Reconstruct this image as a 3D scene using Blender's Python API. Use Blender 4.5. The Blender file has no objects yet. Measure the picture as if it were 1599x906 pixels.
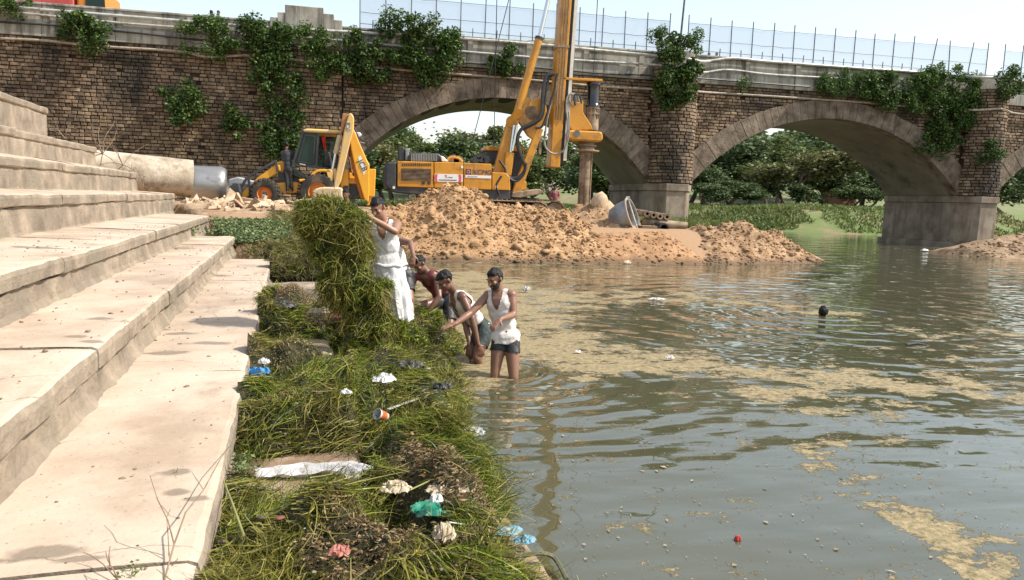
import bpy, bmesh, math, random
import numpy as np
from mathutils import Vector, Matrix
R_ = math.radians
random.seed(7); RNG = np.random.default_rng(11)
scene = bpy.context.scene; COL = scene.collection

# ---------------------------------------------------------------- camera, sky, sun, exposure
IW, IH, FPX, CAMH = 1599., 906., 1155., 1.85
yaw, pitch, roll = R_(11.6), R_(6.87), R_(2.0)
cF = np.array([math.sin(yaw)*math.cos(pitch), math.cos(yaw)*math.cos(pitch), -math.sin(pitch)])
_R = np.array([math.cos(yaw), -math.sin(yaw), 0.]); _U = np.cross(_R, cF)
cR = _R*math.cos(roll)+_U*math.sin(roll); cU = _U*math.cos(roll)-_R*math.sin(roll)
cam = bpy.data.cameras.new('camera'); camo = bpy.data.objects.new('camera', cam); COL.objects.link(camo)
cam.lens = FPX/IW*36; cam.sensor_width = 36; cam.sensor_fit = 'HORIZONTAL'; cam.clip_end = 4000; cam.clip_start = .05
camo.matrix_world = Matrix(((cR[0], cU[0], -cF[0], 0), (cR[1], cU[1], -cF[1], 0), (cR[2], cU[2], -cF[2], CAMH), (0, 0, 0, 1)))
scene.camera = camo

SUN_EL, SUN_AZ = R_(48), R_(-17)          # direction TO the sun: azimuth from +X (negative = towards the camera side)
sdir = Vector((math.cos(SUN_EL)*math.cos(SUN_AZ), math.cos(SUN_EL)*math.sin(SUN_AZ), math.sin(SUN_EL)))
w = bpy.data.worlds.new('World'); scene.world = w; w.use_nodes = True
nt = w.node_tree; bg = nt.nodes['Background']
sky = nt.nodes.new('ShaderNodeTexSky'); sky.sky_type = 'NISHITA'; sky.sun_disc = False
sky.sun_elevation = SUN_EL; sky.sun_rotation = math.pi/2-SUN_AZ
sky.air_density = 1.35; sky.dust_density = 2.0; sky.ozone_density = 1.0; sky.altitude = 100
hz = nt.nodes.new('ShaderNodeMix'); hz.data_type = 'RGBA'; hz.inputs[0].default_value = .28; hz.inputs[7].default_value = (6.6, 6.6, 6.5, 1)     # thin even haze over the whole sky
nt.links.new(sky.outputs[0], hz.inputs[6]); nt.links.new(hz.outputs[2], bg.inputs[0]); bg.inputs[1].default_value = .15
sl = bpy.data.lights.new('sun', 'SUN'); sl.energy = 4.4; sl.angle = R_(.53); sl.color = (1, .94, .86)
so = bpy.data.objects.new('sun', sl); COL.objects.link(so); so.rotation_euler = sdir.to_track_quat('Z', 'Y').to_euler(); so.location = sdir*60
vs = scene.view_settings; vs.view_transform = 'Standard'; vs.look = 'None'; vs.exposure = .6; vs.gamma = 1; vs.use_curve_mapping = False

# ---------------------------------------------------------------- measuring helpers: where a sight line meets a plane of the place
def ray(x, y): return cF+cR*((x-IW/2)/FPX)-cU*((y-IH/2)/FPX)
def onz(x, y, z=0.):
    d = ray(x, y); k = (z-CAMH)/d[2]; return np.array((d[0]*k, d[1]*k, z))
def ony(x, y, Y):
    d = ray(x, y); k = Y/d[1]; return np.array((d[0]*k, Y, CAMH+d[2]*k))
def XZ(x, y, Y):
    p = ony(x, y, Y); return (p[0], p[2])
# ---------------------------------------------------------------- noise
def _hash(i, j, k, seed):
    h = (i*374761393+j*668265263+k*2147483647+seed*144665) & 0xffffffff
    h = ((h ^ (h >> 13))*1274126177) & 0xffffffff
    return ((h ^ (h >> 16)) & 0xffff)/65535.
def vnoise(p, seed=0):
    p = np.asarray(p, float); i = np.floor(p).astype(np.int64); t = p-i; t = t*t*(3-2*t)
    r = 0
    for a in (0, 1):
        for b in (0, 1):
            for c in (0, 1):
                wgt = (t[..., 0] if a else 1-t[..., 0])*(t[..., 1] if b else 1-t[..., 1])*(t[..., 2] if c else 1-t[..., 2])
                r = r+wgt*_hash(i[..., 0]+a, i[..., 1]+b, i[..., 2]+c, seed)
    return r*2-1
def fbm(p, seed=0, octv=4, gain=.5):
    p = np.asarray(p, float); r = 0; a = 1.; s = 0
    for o in range(octv):
        r = r+a*vnoise(p*(2.03**o)+o*17.3, seed+o); s += a; a *= gain
    return r/s
def fb2(x, y, sc, seed=0, octv=4):
    return fbm(np.stack([x*sc, y*sc, np.zeros_like(x)+seed*3.7], -1), seed, octv)
# ---------------------------------------------------------------- materials
MATS = {}
def mat(name, cols, rough=.8, metal=0., scale=3., detail=6., bump=0., bscale=None, bdist=.02, island=0., spec=.5, pos=(.35, .65), stretch=(1, 1, 1), world=True, trans=0., alpha=1., coat=0., dirt=None):
    """cols: list of colours spread over a noise ramp; island: strength of per-piece brightness variation"""
    if name in MATS: return MATS[name]
    m = bpy.data.materials.new(name); m.use_nodes = True; MATS[name] = m
    N = m.node_tree.nodes; L = m.node_tree.links; b = N['Principled BSDF']
    b.inputs['Roughness'].default_value = rough; b.inputs['Metallic'].default_value = metal
    b.inputs['Specular IOR Level'].default_value = spec
    if coat: b.inputs['Coat Weight'].default_value = coat
    if alpha < 1: b.inputs['Alpha'].default_value = alpha
    if world: g = N.new('ShaderNodeNewGeometry'); src = g.outputs['Position']
    else: g = N.new('ShaderNodeTexCoord'); src = g.outputs['Object']
    mp = N.new('ShaderNodeMapping'); mp.inputs['Scale'].default_value = stretch; L.new(src, mp.inputs[0])
    cols = [tuple(c)+(1,) if len(c) == 3 else c for c in cols]
    out = None
    nz = N.new('ShaderNodeTexNoise'); nz.inputs['Scale'].default_value = scale; nz.inputs['Detail'].default_value = detail; nz.inputs['Roughness'].default_value = .62
    L.new(mp.outputs[0], nz.inputs['Vector'])
    rp = N.new('ShaderNodeValToRGB'); e = rp.color_ramp.elements
    n = len(cols)
    if n == 1: e[0].color = cols[0]; e[1].color = cols[0]
    else:
        e[0].position = pos[0]; e[0].color = cols[0]; e[1].position = pos[1]; e[1].color = cols[-1]
        for i in range(1, n-1): q = e.new(pos[0]+(pos[1]-pos[0])*i/(n-1)); q.color = cols[i]
    L.new(nz.outputs[0], rp.inputs[0]); out = rp.outputs[0]
    if dirt:
        dn = N.new('ShaderNodeTexNoise'); dn.inputs['Scale'].default_value = dirt[1]; dn.inputs['Detail'].default_value = 8; dn.inputs['Roughness'].default_value = .7
        dm = N.new('ShaderNodeMapping'); dm.inputs['Scale'].default_value = dirt[4] if len(dirt) > 4 else (1, 1, 1); L.new(src, dm.inputs[0]); L.new(dm.outputs[0], dn.inputs['Vector'])
        dr = N.new('ShaderNodeMapRange'); dr.inputs['From Min'].default_value = dirt[2]; dr.inputs['From Max'].default_value = dirt[3]; L.new(dn.outputs[0], dr.inputs[0])
        mx = N.new('ShaderNodeMix'); mx.data_type = 'RGBA'; L.new(dr.outputs[0], mx.inputs[0]); L.new(out, mx.inputs[6]); mx.inputs[7].default_value = tuple(dirt[0])+(1,)
        out = mx.outputs[2]
    if island:
        gi = N.new('ShaderNodeNewGeometry'); oi = N.new('ShaderNodeObjectInfo')
        ad = N.new('ShaderNodeMath'); ad.operation = 'ADD'; L.new(gi.outputs['Random Per Island'], ad.inputs[0]); L.new(oi.outputs['Random'], ad.inputs[1])
        fr = N.new('ShaderNodeMath'); fr.operation = 'FRACT'; L.new(ad.outputs[0], fr.inputs[0])
        mr = N.new('ShaderNodeMapRange'); mr.inputs['To Min'].default_value = 1-island; mr.inputs['To Max'].default_value = 1+island; L.new(fr.outputs[0], mr.inputs[0])
        hs = N.new('ShaderNodeHueSaturation'); L.new(mr.outputs[0], hs.inputs['Value']); L.new(out, hs.inputs['Color']); out = hs.outputs[0]
    L.new(out, b.inputs['Base Color'])
    if bump:
        bn = N.new('ShaderNodeTexNoise'); bn.inputs['Scale'].default_value = bscale or scale*4; bn.inputs['Detail'].default_value = 8; bn.inputs['Roughness'].default_value = .65
        L.new(mp.outputs[0], bn.inputs['Vector'])
        bp = N.new('ShaderNodeBump'); bp.inputs['Strength'].default_value = bump; bp.inputs['Distance'].default_value = bdist
        L.new(bn.outputs[0], bp.inputs['Height']); L.new(bp.outputs[0], b.inputs['Normal'])
    if trans:
        tr = N.new('ShaderNodeBsdfTranslucent'); L.new(out, tr.inputs[0]); ms = N.new('ShaderNodeMixShader'); ms.inputs[0].default_value = trans
        L.new(b.outputs[0], ms.inputs[1]); L.new(tr.outputs[0], ms.inputs[2]); L.new(ms.outputs[0], N['Material Output'].inputs[0])
    return m
def leafmat(name, cols, trans=.25, rough=.55):
    """foliage: one random colour of the ramp for each leaf"""
    if name in MATS: return MATS[name]
    m = bpy.data.materials.new(name); m.use_nodes = True; MATS[name] = m
    N = m.node_tree.nodes; L = m.node_tree.links; b = N['Principled BSDF']; b.inputs['Roughness'].default_value = rough; b.inputs['Specular IOR Level'].default_value = .3
    g = N.new('ShaderNodeNewGeometry'); rp = N.new('ShaderNodeValToRGB'); e = rp.color_ramp.elements
    n = len(cols); e[0].color = tuple(cols[0])+(1,); e[1].color = tuple(cols[-1])+(1,)
    for i in range(1, n-1): q = e.new(i/(n-1)); q.color = tuple(cols[i])+(1,)
    L.new(g.outputs['Random Per Island'], rp.inputs[0]); L.new(rp.outputs[0], b.inputs['Base Color'])
    if trans:
        tr = N.new('ShaderNodeBsdfTranslucent'); L.new(rp.outputs[0], tr.inputs[0]); ms = N.new('ShaderNodeMixShader'); ms.inputs[0].default_value = trans
        L.new(b.outputs[0], ms.inputs[1]); L.new(tr.outputs[0], ms.inputs[2]); L.new(ms.outputs[0], N['Material Output'].inputs[0])
    return m
# ---------------------------------------------------------------- objects
def tag(o, label=None, cat=None, group=None, kind=None):
    for k, v in (('label', label), ('category', cat), ('group', group), ('kind', kind)):
        if v: o[k] = v
    return o
def thing(name, label, cat, loc=(0, 0, 0), group=None, rotz=0):
    o = bpy.data.objects.new(name, None); COL.objects.link(o); o.location = tuple(float(v) for v in loc); o.rotation_euler = (0, 0, rotz); o.empty_display_size = .2
    return tag(o, label, cat, group)
def mesh_np(name, V, F, smooth=False):
    """V (n,3), F (m,k) equal-size faces"""
    me = bpy.data.meshes.new(name); V = np.ascontiguousarray(V, np.float32); F = np.ascontiguousarray(F, np.int32); k = F.shape[1]
    me.vertices.add(len(V)); me.vertices.foreach_set('co', V.ravel())
    me.loops.add(F.size); me.loops.foreach_set('vertex_index', F.ravel())
    me.polygons.add(len(F)); me.polygons.foreach_set('loop_start', np.arange(0, F.size, k, dtype=np.int32)); me.polygons.foreach_set('loop_total', np.full(len(F), k, np.int32))
    if smooth: me.polygons.foreach_set('use_smooth', np.ones(len(F), bool))
    me.update(calc_edges=True); return me
def wloc(p):
    v = Vector((0, 0, 0))
    while p is not None: v = v+p.location; p = p.parent
    return v
def link(name, me, m, parent=None, label=None, cat=None, group=None, kind=None):
    o = bpy.data.objects.new(name, me); COL.objects.link(o)
    if not me.materials:
        for q in (m if isinstance(m, (list, tuple)) else [m]): me.materials.append(q)
    if parent: o.parent = parent
    return tag(o, label, cat, group, kind)
def npobj(name, V, F, m, parent=None, smooth=False, **k):
    V = np.asarray(V, float)
    if parent: V = V-np.array(wloc(parent))
    return link(name, mesh_np(name, V, F, smooth), m, parent, **k)
def rotm(rx=0, ry=0, rz=0): return Matrix.Rotation(rz, 3, 'Z') @ Matrix.Rotation(ry, 3, 'Y') @ Matrix.Rotation(rx, 3, 'X')
def frame(d):
    d = Vector(d).normalized(); u = d.cross(Vector((0, 0, 1)))
    if u.length < 1e-3: u = d.cross(Vector((1, 0, 0)))
    u.normalize(); return d, u, d.cross(u)
class MB:
    def __init__(s): s.v = []; s.f = []
    def add(s, vs, fs):
        b = len(s.v); s.v += [tuple(map(float, q)) for q in vs]; s.f += [tuple(i+b for i in q) for q in fs]; return s
    def box(s, c, d, rot=None):
        x, y, z = (q/2 for q in d); P = [Vector((a, b, e)) for a in (-x, x) for b in (-y, y) for e in (-z, z)]
        if rot is not None: P = [rot @ p for p in P]
        c = Vector(c); return s.add([p+c for p in P], [(0, 1, 3, 2), (4, 6, 7, 5), (0, 4, 5, 1), (2, 3, 7, 6), (0, 2, 6, 4), (1, 5, 7, 3)])
    def box2(s, a, b): return s.box([(p+q)/2 for p, q in zip(a, b)], [abs(q-p) for p, q in zip(a, b)])
    def bar(s, p0, p1, wd, ht, up=(0, 0, 1)):
        """rectangular bar between two points; wd sideways, ht along up"""
        p0 = Vector(p0); p1 = Vector(p1); d = (p1-p0).normalized(); upv = Vector(up); u = d.cross(upv)
        if u.length < 1e-4: u = d.cross(Vector((1, 0, 0)))
        u.normalize(); v = u.cross(d); P = []
        for q in (p0, p1):
            for a, b in ((-1, -1), (1, -1), (1, 1), (-1, 1)): P.append(q+u*(a*wd/2)+v*(b*ht/2))
        return s.add(P, [(3, 2, 1, 0), (4, 5, 6, 7), (0, 1, 5, 4), (1, 2, 6, 5), (2, 3, 7, 6), (3, 0, 4, 7)])
    def cyl(s, p0, p1, r0, r1=None, n=12, caps=True): return s.tube([p0, p1], [r0, r0 if r1 is None else r1], n, caps)
    def tube(s, pts, r, n=8, caps=True):
        pts = [Vector(tuple(map(float, p))) for p in pts]; r = r if isinstance(r, (list, tuple, np.ndarray)) else [r]*len(pts)
        P = []; u = None
        for i, p in enumerate(pts):
            d = (pts[min(i+1, len(pts)-1)]-pts[max(i-1, 0)])
            if d.length < 1e-9: d = Vector((0, 0, 1))
            d.normalize()
            if u is None: _, u, _ = frame(d)
            else:
                u = u-d*u.dot(d)
                if u.length < 1e-5: _, u, _ = frame(d)
                u.normalize()
            v = d.cross(u)
            for k in range(n): a = 2*math.pi*k/n; P.append(p+(u*math.cos(a)+v*math.sin(a))*r[i])
        F = []
        for i in range(len(pts)-1):
            for k in range(n): k2 = (k+1) % n; F.append((i*n+k, i*n+k2, (i+1)*n+k2, (i+1)*n+k))
        if caps: F.append(tuple(range(n-1, -1, -1))); F.append(tuple(range((len(pts)-1)*n, len(pts)*n)))
        return s.add(P, F)
    def lathe(s, prof, c, axis=(0, 0, 1), n=20, ang=2*math.pi):
        """prof: list of (radius, height along axis)"""
        d, u, v = frame(axis); c = Vector(tuple(map(float, c))); P = []; F = []; m = len(prof); full = ang > 6.28; nn = n if full else n+1
        for k in range(nn):
            a = ang*k/n
            for r, h in prof: P.append(c+d*h+(u*math.cos(a)+v*math.sin(a))*r)
        for k in range(n):
            k2 = (k+1) % nn
            for i in range(m-1): F.append((k*m+i, k2*m+i, k2*m+i+1, k*m+i+1))
        return s.add(P, F)
    def prism(s, poly, y0, y1):
        """outline in (x,z), thickness from y0 to y1"""
        n = len(poly); P = [(x, y0, z) for x, z in poly]+[(x, y1, z) for x, z in poly]
        F = [tuple(range(n)), tuple(range(2*n-1, n-1, -1))]+[(i, i+n, (i+1) % n+n, (i+1) % n) for i in range(n)]
        return s.add(P, F)
    def pxprism(s, pts, Y, th): return s.prism([XZ(x, y, Y) for x, y in pts], Y, Y+th)
    def build(s, name, m, parent=None, smooth=False, bevel=0., seg=1, rough=0., **k):
        me = bpy.data.meshes.new(name); off = wloc(parent) if parent else Vector((0, 0, 0))
        me.from_pydata([(v[0]-off.x, v[1]-off.y, v[2]-off.z) for v in s.v], [], s.f)
        bm = bmesh.new(); bm.from_mesh(me); bmesh.ops.recalc_face_normals(bm, faces=bm.faces)
        if bevel:
            ed = [e for e in bm.edges if len(e.link_faces) == 2 and e.calc_face_angle(0) > .5]
            bmesh.ops.bevel(bm, geom=ed, offset=bevel, segments=seg, affect='EDGES', clamp_overlap=True)
        if rough:
            for v in bm.verts: v.co += Vector((random.uniform(-1, 1), random.uniform(-1, 1), random.uniform(-1, 1)))*rough
        bm.to_mesh(me); bm.free()
        if smooth:
            me.polygons.foreach_set('use_smooth', np.ones(len(me.polygons), bool)); me.update()
            try: me.set_sharp_from_angle(angle=R_(38))
            except Exception: pass
        return link(name, me, m, parent, **k)
def catmull(pts, n=8):
    pts = [np.array(p, float) for p in pts]; P = [2*pts[0]-pts[1]]+pts+[2*pts[-1]-pts[-2]]; out = []
    for i in range(1, len(P)-2):
        for k in range(n):
            t = k/n; a, b, c, d = P[i-1], P[i], P[i+1], P[i+2]
            out.append(.5*((2*b)+(c-a)*t+(2*a-5*b+4*c-d)*t*t+(-a+3*b-3*c+d)*t**3))
    out.append(pts[-1]); return out
def copy_tree(o, parent=None):
    c = o.copy(); COL.objects.link(c); c.parent = parent
    for ch in list(o.children): copy_tree(ch, c)
    return c
def text_mesh(body, size, ext=.004, shear=0.):
    cu = bpy.data.curves.new('lettering', 'FONT'); cu.body = body; cu.size = size; cu.extrude = ext; cu.shear = shear; cu.align_x = 'CENTER'; cu.align_y = 'CENTER'
    o = bpy.data.objects.new('lettering', cu); COL.objects.link(o)
    me = bpy.data.meshes.new_from_object(o.evaluated_get(bpy.context.evaluated_depsgraph_get())); bpy.data.objects.remove(o); bpy.data.curves.remove(cu)
    me.materials.clear(); return me
def lettering(body, size, loc, m, parent, rot=(math.pi/2, 0, 0), shear=0., name='lettering', sx=1.):
    me = text_mesh(body, size, .004, shear); o = link(name, me, m, parent); o.location = Vector(loc)-wloc(parent); o.rotation_euler = rot; o.scale = (sx, 1, 1); return o
# leaf-card clouds ------------------------------------------------
def leaves(C, size, rng, up=.3, aspect=.55, droop=0.):
    """C (n,3) centres -> diamond leaves; returns V,F"""
    n = len(C); d = rng.normal(size=(n, 3)); d[:, 2] = d[:, 2]*.6-droop; d /= np.linalg.norm(d, axis=1)[:, None]
    r = rng.normal(size=(n, 3)); r[:, 2] += up; s = np.cross(d, r); s /= np.linalg.norm(s, axis=1)[:, None]+1e-9
    sz = size*rng.uniform(.6, 1.3, n)[:, None]; nn = np.cross(s, d)
    V = np.stack([C-d*sz*.5, C+s*sz*aspect*.5+nn*sz*.08, C+d*sz*.5, C-s*sz*aspect*.5+nn*sz*.08], 1).reshape(-1, 3)
    return V, np.arange(4*n).reshape(n, 4)
def ribbons(P0, D, L, wd, rng, seg=4, curl=.5, grav=.3, twist=1.):
    """curved grass ribbons: start points, directions, lengths, widths"""
    n = len(P0); P = P0.copy(); D = D/np.linalg.norm(D, axis=1)[:, None]; side = np.cross(D, rng.normal(size=(n, 3))*twist+np.array([0, 0, 1.])); side /= np.linalg.norm(side, axis=1)[:, None]+1e-9
    V = []; ax = rng.normal(size=(n, 3))*curl
    for k in range(seg+1):
        t = k/seg; wk = (wd*(1-.75*t*t))[:, None]; V.append(P-side*wk/2); V.append(P+side*wk/2)
        P = P+D*(L/seg)[:, None]; D = D+np.cross(ax, D)/seg*2; D[:, 2] -= grav/seg*2; D /= np.linalg.norm(D, axis=1)[:, None]
    V = np.stack(V, 1).reshape(-1, 3); k = 2*(seg+1)
    q = np.array([(2*i, 2*i+1, 2*i+3, 2*i+2) for i in range(seg)]); F = (np.arange(n)[:, None, None]*k+q[None]).reshape(-1, 4)
    return V, F
# ================================================================ the setting
sd = np.array([-math.sin(.0925), math.cos(.0925)]); sn = np.array([-sd[1], sd[0]])     # along the steps, and up the steps (to the left)
def SN(s, n, z): return np.array((sd[0]*s+sn[0]*n, sd[1]*s+sn[1]*n, z))
def toSN(x, y): return x*sd[0]+y*sd[1], x*sn[0]+y*sn[1]
YB, BW = 38.9, 6.2                                                                       # bridge face and width
WATER = np.array([(.75, -30), (.75, 8.2), (1.15, 9.2), (1.0, 12), (.9, 17), (1.5, 22.3), (6.5, 22.0), (12, 22.9), (16.2, 24.2), (17.6, 25.4), (16.9, 27.5), (17.6, 36), (18.0, 47), (20, 62), (24, 66), (31, 63), (38, 58), (52, 56), (70, 57), (160, 50), (160, -30)], float)
def sdist(x, y, poly):
    d = np.full(x.shape, 1e9); ins = np.zeros(x.shape, bool)
    for i in range(len(poly)):
        a = poly[i]; b = poly[(i+1) % len(poly)]; e = b-a; t = np.clip(((x-a[0])*e[0]+(y-a[1])*e[1])/(e@e), 0, 1)
        d = np.minimum(d, np.hypot(x-a[0]-t*e[0], y-a[1]-t*e[1]))
        c = (a[1] > y) != (b[1] > y); xi = a[0]+(y-a[1])*e[0]/(e[1] if e[1] else 1e-9); ins ^= c & (x < xi)
    return np.where(ins, -d, d)                                                           # negative inside the polygon
def sstep(a, b, t): t = np.clip((t-a)/(b-a), 0, 1); return t*t*(3-2*t)
def ground_z(x, y):
    x = np.asarray(x, float); y = np.asarray(y, float); d = sdist(x, y, WATER)
    s, n = toSN(x, y)
    tgt = np.interp(s, [10, 15.5, 17.5, 20, 23.5, 30, 48, 95, 140, 260, 900], [.1, .22, .5, .95, 1.38, 1.42, 1.15, 1.35, 5.5, 17, 34])
    tgt = np.where(y > 50, tgt+np.clip((x-18)/30, 0, 1)*1.0, tgt)
    rig = sstep(1.5, 4, x)*sstep(21, 25, y)*(1-sstep(50, 60, y)); tgt = tgt*(1-rig)+1.02*rig
    z = np.where(d > 0, np.minimum(tgt, d*.42), np.maximum(-.1+d*.3, -1.2))
    far = sstep(48, 60, y); z = z+np.where(d > 1, fb2(x, y, .18, 3, 4)*(.05+.35*far), 0)
    under = sstep(17.2, 15.8, s)*sstep(-1.7, -1.2, n); z = z*(1-under)+np.minimum(z, -.35)*under
    send = np.interp(n, [.2, .33, 1.2, 2.02, 3.2, 4.2], [15.2, 15.6, 17.6, 20.6, 23.2, 23.4]); steps = sstep(send+.6, send, s)*sstep(.2, .8, n); z = z*(1-steps)+np.minimum(z, -.3)*steps
    left = sstep(8.8, 10, n)*sstep(25, 23.5, s); z = np.where(left > .01, np.maximum(z, left*4.6), z)
    return z
def axis(*segs):
    out = []
    for a, b, st in segs: out += list(np.arange(a, b, st))
    return np.array(out+[segs[-1][1]])
def grid(xs, ys, zf):
    X, Y = np.meshgrid(xs, ys); Z = zf(X, Y); V = np.stack([X, Y, Z], -1).reshape(-1, 3); nx, ny = len(xs), len(ys)
    i = (np.arange(ny-1)[:, None]*nx+np.arange(nx-1)[None]).ravel(); return V, np.stack([i, i+1, i+nx+1, i+nx], 1)
m_ground = mat('soil_and_dry_grass', [(.16, .11, .06), (.24, .17, .095), (.13, .12, .05)], .95, scale=.55, bump=.6, bscale=9, bdist=.05, dirt=((.12, .16, .045), .22, .40, .52))
V, F = grid(axis((-400, -40, 30), (-40, -12, 2), (-12, 24, .4), (24, 70, 2), (70, 520, 30)), axis((-60, 6, 6), (6, 48, .4), (48, 140, 2), (140, 900, 40)), ground_z)
N = m_ground.node_tree.nodes; L = m_ground.node_tree.links; b = N['Principled BSDF']; old = b.inputs['Base Color'].links[0].from_socket; g = N.new('ShaderNodeNewGeometry'); sp = N.new('ShaderNodeSeparateXYZ'); L.new(g.outputs['Position'], sp.inputs[0]); nz = N.new('ShaderNodeTexNoise'); nz.inputs['Scale'].default_value = .5; L.new(g.outputs['Position'], nz.inputs['Vector']); ad = N.new('ShaderNodeMath'); ad.operation = 'MULTIPLY_ADD'; L.new(nz.outputs[0], ad.inputs[0]); ad.inputs[1].default_value = 6; L.new(sp.outputs[1], ad.inputs[2])
mr = N.new('ShaderNodeMapRange'); mr.inputs[1].default_value = 36; mr.inputs[2].default_value = 41; mr.inputs[3].default_value = 1; mr.inputs[4].default_value = 0; L.new(ad.outputs[0], mr.inputs[0]); mx = N.new('ShaderNodeMix'); mx.data_type = 'RGBA'; L.new(mr.outputs[0], mx.inputs[0]); L.new(old, mx.inputs[6]); mx.inputs[7].default_value = (.30, .185, .10, 1); L.new(mx.outputs[2], b.inputs['Base Color'])
npobj('ground', V, F, m_ground, smooth=True, kind='structure')

# ---- water: murky body, wind and swimmer ripples as relief, scum floating in drifts
SCUM = [([(640, 422), (760, 425), (900, 455), (1000, 470), (905, 486), (912, 512), (960, 537), (1060, 548), (1150, 562), (1300, 577), (1599, 602), (1599, 625), (1400, 618), (1200, 594), (1100, 588), (990, 578), (930, 606), (870, 592), (820, 565), (790, 600), (740, 612), (700, 640), (690, 580), (640, 520)], .95),
        ([(880, 448), (1100, 455), (1300, 480), (1400, 498), (1400, 512), (1250, 490), (1080, 474), (960, 482)], .62),
        ([(1420, 512), (1560, 515), (1599, 524), (1450, 531)], .62), ([(1400, 545), (1599, 572), (1599, 588), (1450, 580)], .45),
        ([(1130, 592), (1400, 625), (1430, 648), (1340, 690), (1200, 650)], .6), ([(620, 405), (1080, 408), (1080, 448), (640, 425)], .34),
        ([(1240, 690), (1290, 680), (1340, 740), (1420, 790), (1599, 800), (1599, 906), (1450, 906), (1430, 850), (1360, 800), (1280, 760)], .66),
        ([(1250, 868), (1400, 890), (1390, 906), (1260, 906)], .55), ([(735, 610), (860, 600), (900, 640), (760, 690)], .3), ([(1300, 480), (1599, 520), (1599, 600), (1300, 575)], .22)]
V, F = grid(axis((-120, .3, 12), (.3, 22, .1), (22, 46, .5), (46, 300, 20)), axis((-60, 2.6, 6), (2.6, 27, .1), (27, 60, .5), (60, 400, 20)), lambda X, Y: X*0)
dens = np.full(len(V), .10)
for px, dv in SCUM:
    poly = np.array([onz(*q)[:2] for q in px]); wob = fb2(V[:, 0], V[:, 1], .9, 5, 3)*.35
    dd = sdist(V[:, 0], V[:, 1], poly); sc = np.clip(V[:, 1]*.085, .15, 1.6); dens = np.maximum(dens, dv*sstep(sc*.6, -sc*.5, dd+wob*sc*1.6))
hole = np.array([onz(*q)[:2] for q in [(912, 487), (1046, 492), (1052, 535), (975, 533)]])
dens = np.minimum(dens, .02+sstep(-.1, .35, sdist(V[:, 0], V[:, 1], hole)))
m = bpy.data.materials.new('river_water'); m.use_nodes = True; N = m.node_tree.nodes; L = m.node_tree.links; b = N['Principled BSDF']
def nd(t, **k):
    o = N.new(t)
    for a, v in k.items(): setattr(o, a, v)
    return o
def math_(op, a, bb=None, c=None):
    o = nd('ShaderNodeMath', operation=op)
    for i, q in enumerate((a, bb, c)):
        if q is None: continue
        if isinstance(q, (int, float)): o.inputs[i].default_value = q
        else: L.new(q, o.inputs[i])
    return o.outputs[0]
geo = nd('ShaderNodeNewGeometry'); P = geo.outputs['Position']
def noise_(scale, detail, st=(1, 1, 1), rough=.6):
    mp = nd('ShaderNodeMapping'); mp.inputs['Scale'].default_value = st; L.new(P, mp.inputs[0]); o = nd('ShaderNodeTexNoise'); o.inputs['Scale'].default_value = scale; o.inputs['Detail'].default_value = detail; o.inputs['Roughness'].default_value = rough; L.new(mp.outputs[0], o.inputs['Vector']); return o.outputs[0]
at = nd('ShaderNodeAttribute', attribute_name='scum')
fine = noise_(7, 9, (1, 1.6, 1), .72); speck = noise_(34, 4, (1, 1.3, 1), .7)
v = math_('SUBTRACT', math_('ADD', math_('MULTIPLY', noise_(1.7, 7, (1, 1.1, 1), .66), 1.5), math_('ADD', math_('MULTIPLY', fine, .8), math_('MULTIPLY', speck, .45))), .82)            # about .55 on average
thr = math_('SUBTRACT', .78, math_('MULTIPLY', at.outputs['Fac'], math_('ADD', .04, math_('MULTIPLY', noise_(1.1, 6, (1, 2.0, 1), .72), .66))))
mr = nd('ShaderNodeMapRange'); L.new(v, mr.inputs[0]); L.new(thr, mr.inputs[1]); L.new(math_('ADD', thr, .07), mr.inputs[2]); scum = mr.outputs[0]
def ring(cx, cy, wl, amp, fall, r0=0.):
    sb = nd('ShaderNodeVectorMath', operation='DISTANCE'); L.new(P, sb.inputs[0]); sb.inputs[1].default_value = (cx, cy, 0); r = sb.outputs['Value']
    rn = math_('ADD', r, math_('MULTIPLY', noise_(.9, 2), .5)); sn_ = math_('SINE', math_('MULTIPLY', rn, 2*math.pi/wl))
    return math_('MULTIPLY', math_('MULTIPLY', sn_, amp), math_('POWER', 2.718, math_('MULTIPLY', r, -1/fall)))
hgt = math_('ADD', ring(8.12, 11.9, .62, .020, 2.6), ring(1.5, 7.8, .34, .008, 2.2))
hgt = math_('ADD', hgt, ring(5.5, 16.5, 1.7, .006, 9.))
hgt = math_('ADD', hgt, math_('MULTIPLY', noise_(.7, 3, (.6, 1.3, 1), .5), .058))
hgt = math_('ADD', hgt, math_('MULTIPLY', noise_(3.2, 2, (.6, 1.5, 1), .5), .005))
hgt = math_('ADD', hgt, math_('MULTIPLY', scum, .006))
bp = nd('ShaderNodeBump'); bp.inputs['Strength'].default_value = 1; bp.inputs['Distance'].default_value = 1.; L.new(hgt, bp.inputs['Height'])
mrk = nd('ShaderNodeValToRGB'); mrk.color_ramp.elements[0].color = (.050, .052, .025, 1); mrk.color_ramp.elements[1].color = (.088, .085, .050, 1); L.new(noise_(.35, 3), mrk.inputs[0])
L.new(mrk.outputs[0], b.inputs['Base Color']); b.inputs['Roughness'].default_value = .03; b.inputs['IOR'].default_value = 1.65; L.new(bp.outputs[0], b.inputs['Normal'])
b2 = nd('ShaderNodeBsdfPrincipled'); rs = nd('ShaderNodeValToRGB'); e = rs.color_ramp.elements; e[0].position = .35; e[0].color = (.13, .105, .04, 1); e[1].position = .66; e[1].color = (.335, .255, .135, 1); L.new(noise_(16, 6), rs.inputs[0])
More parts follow.
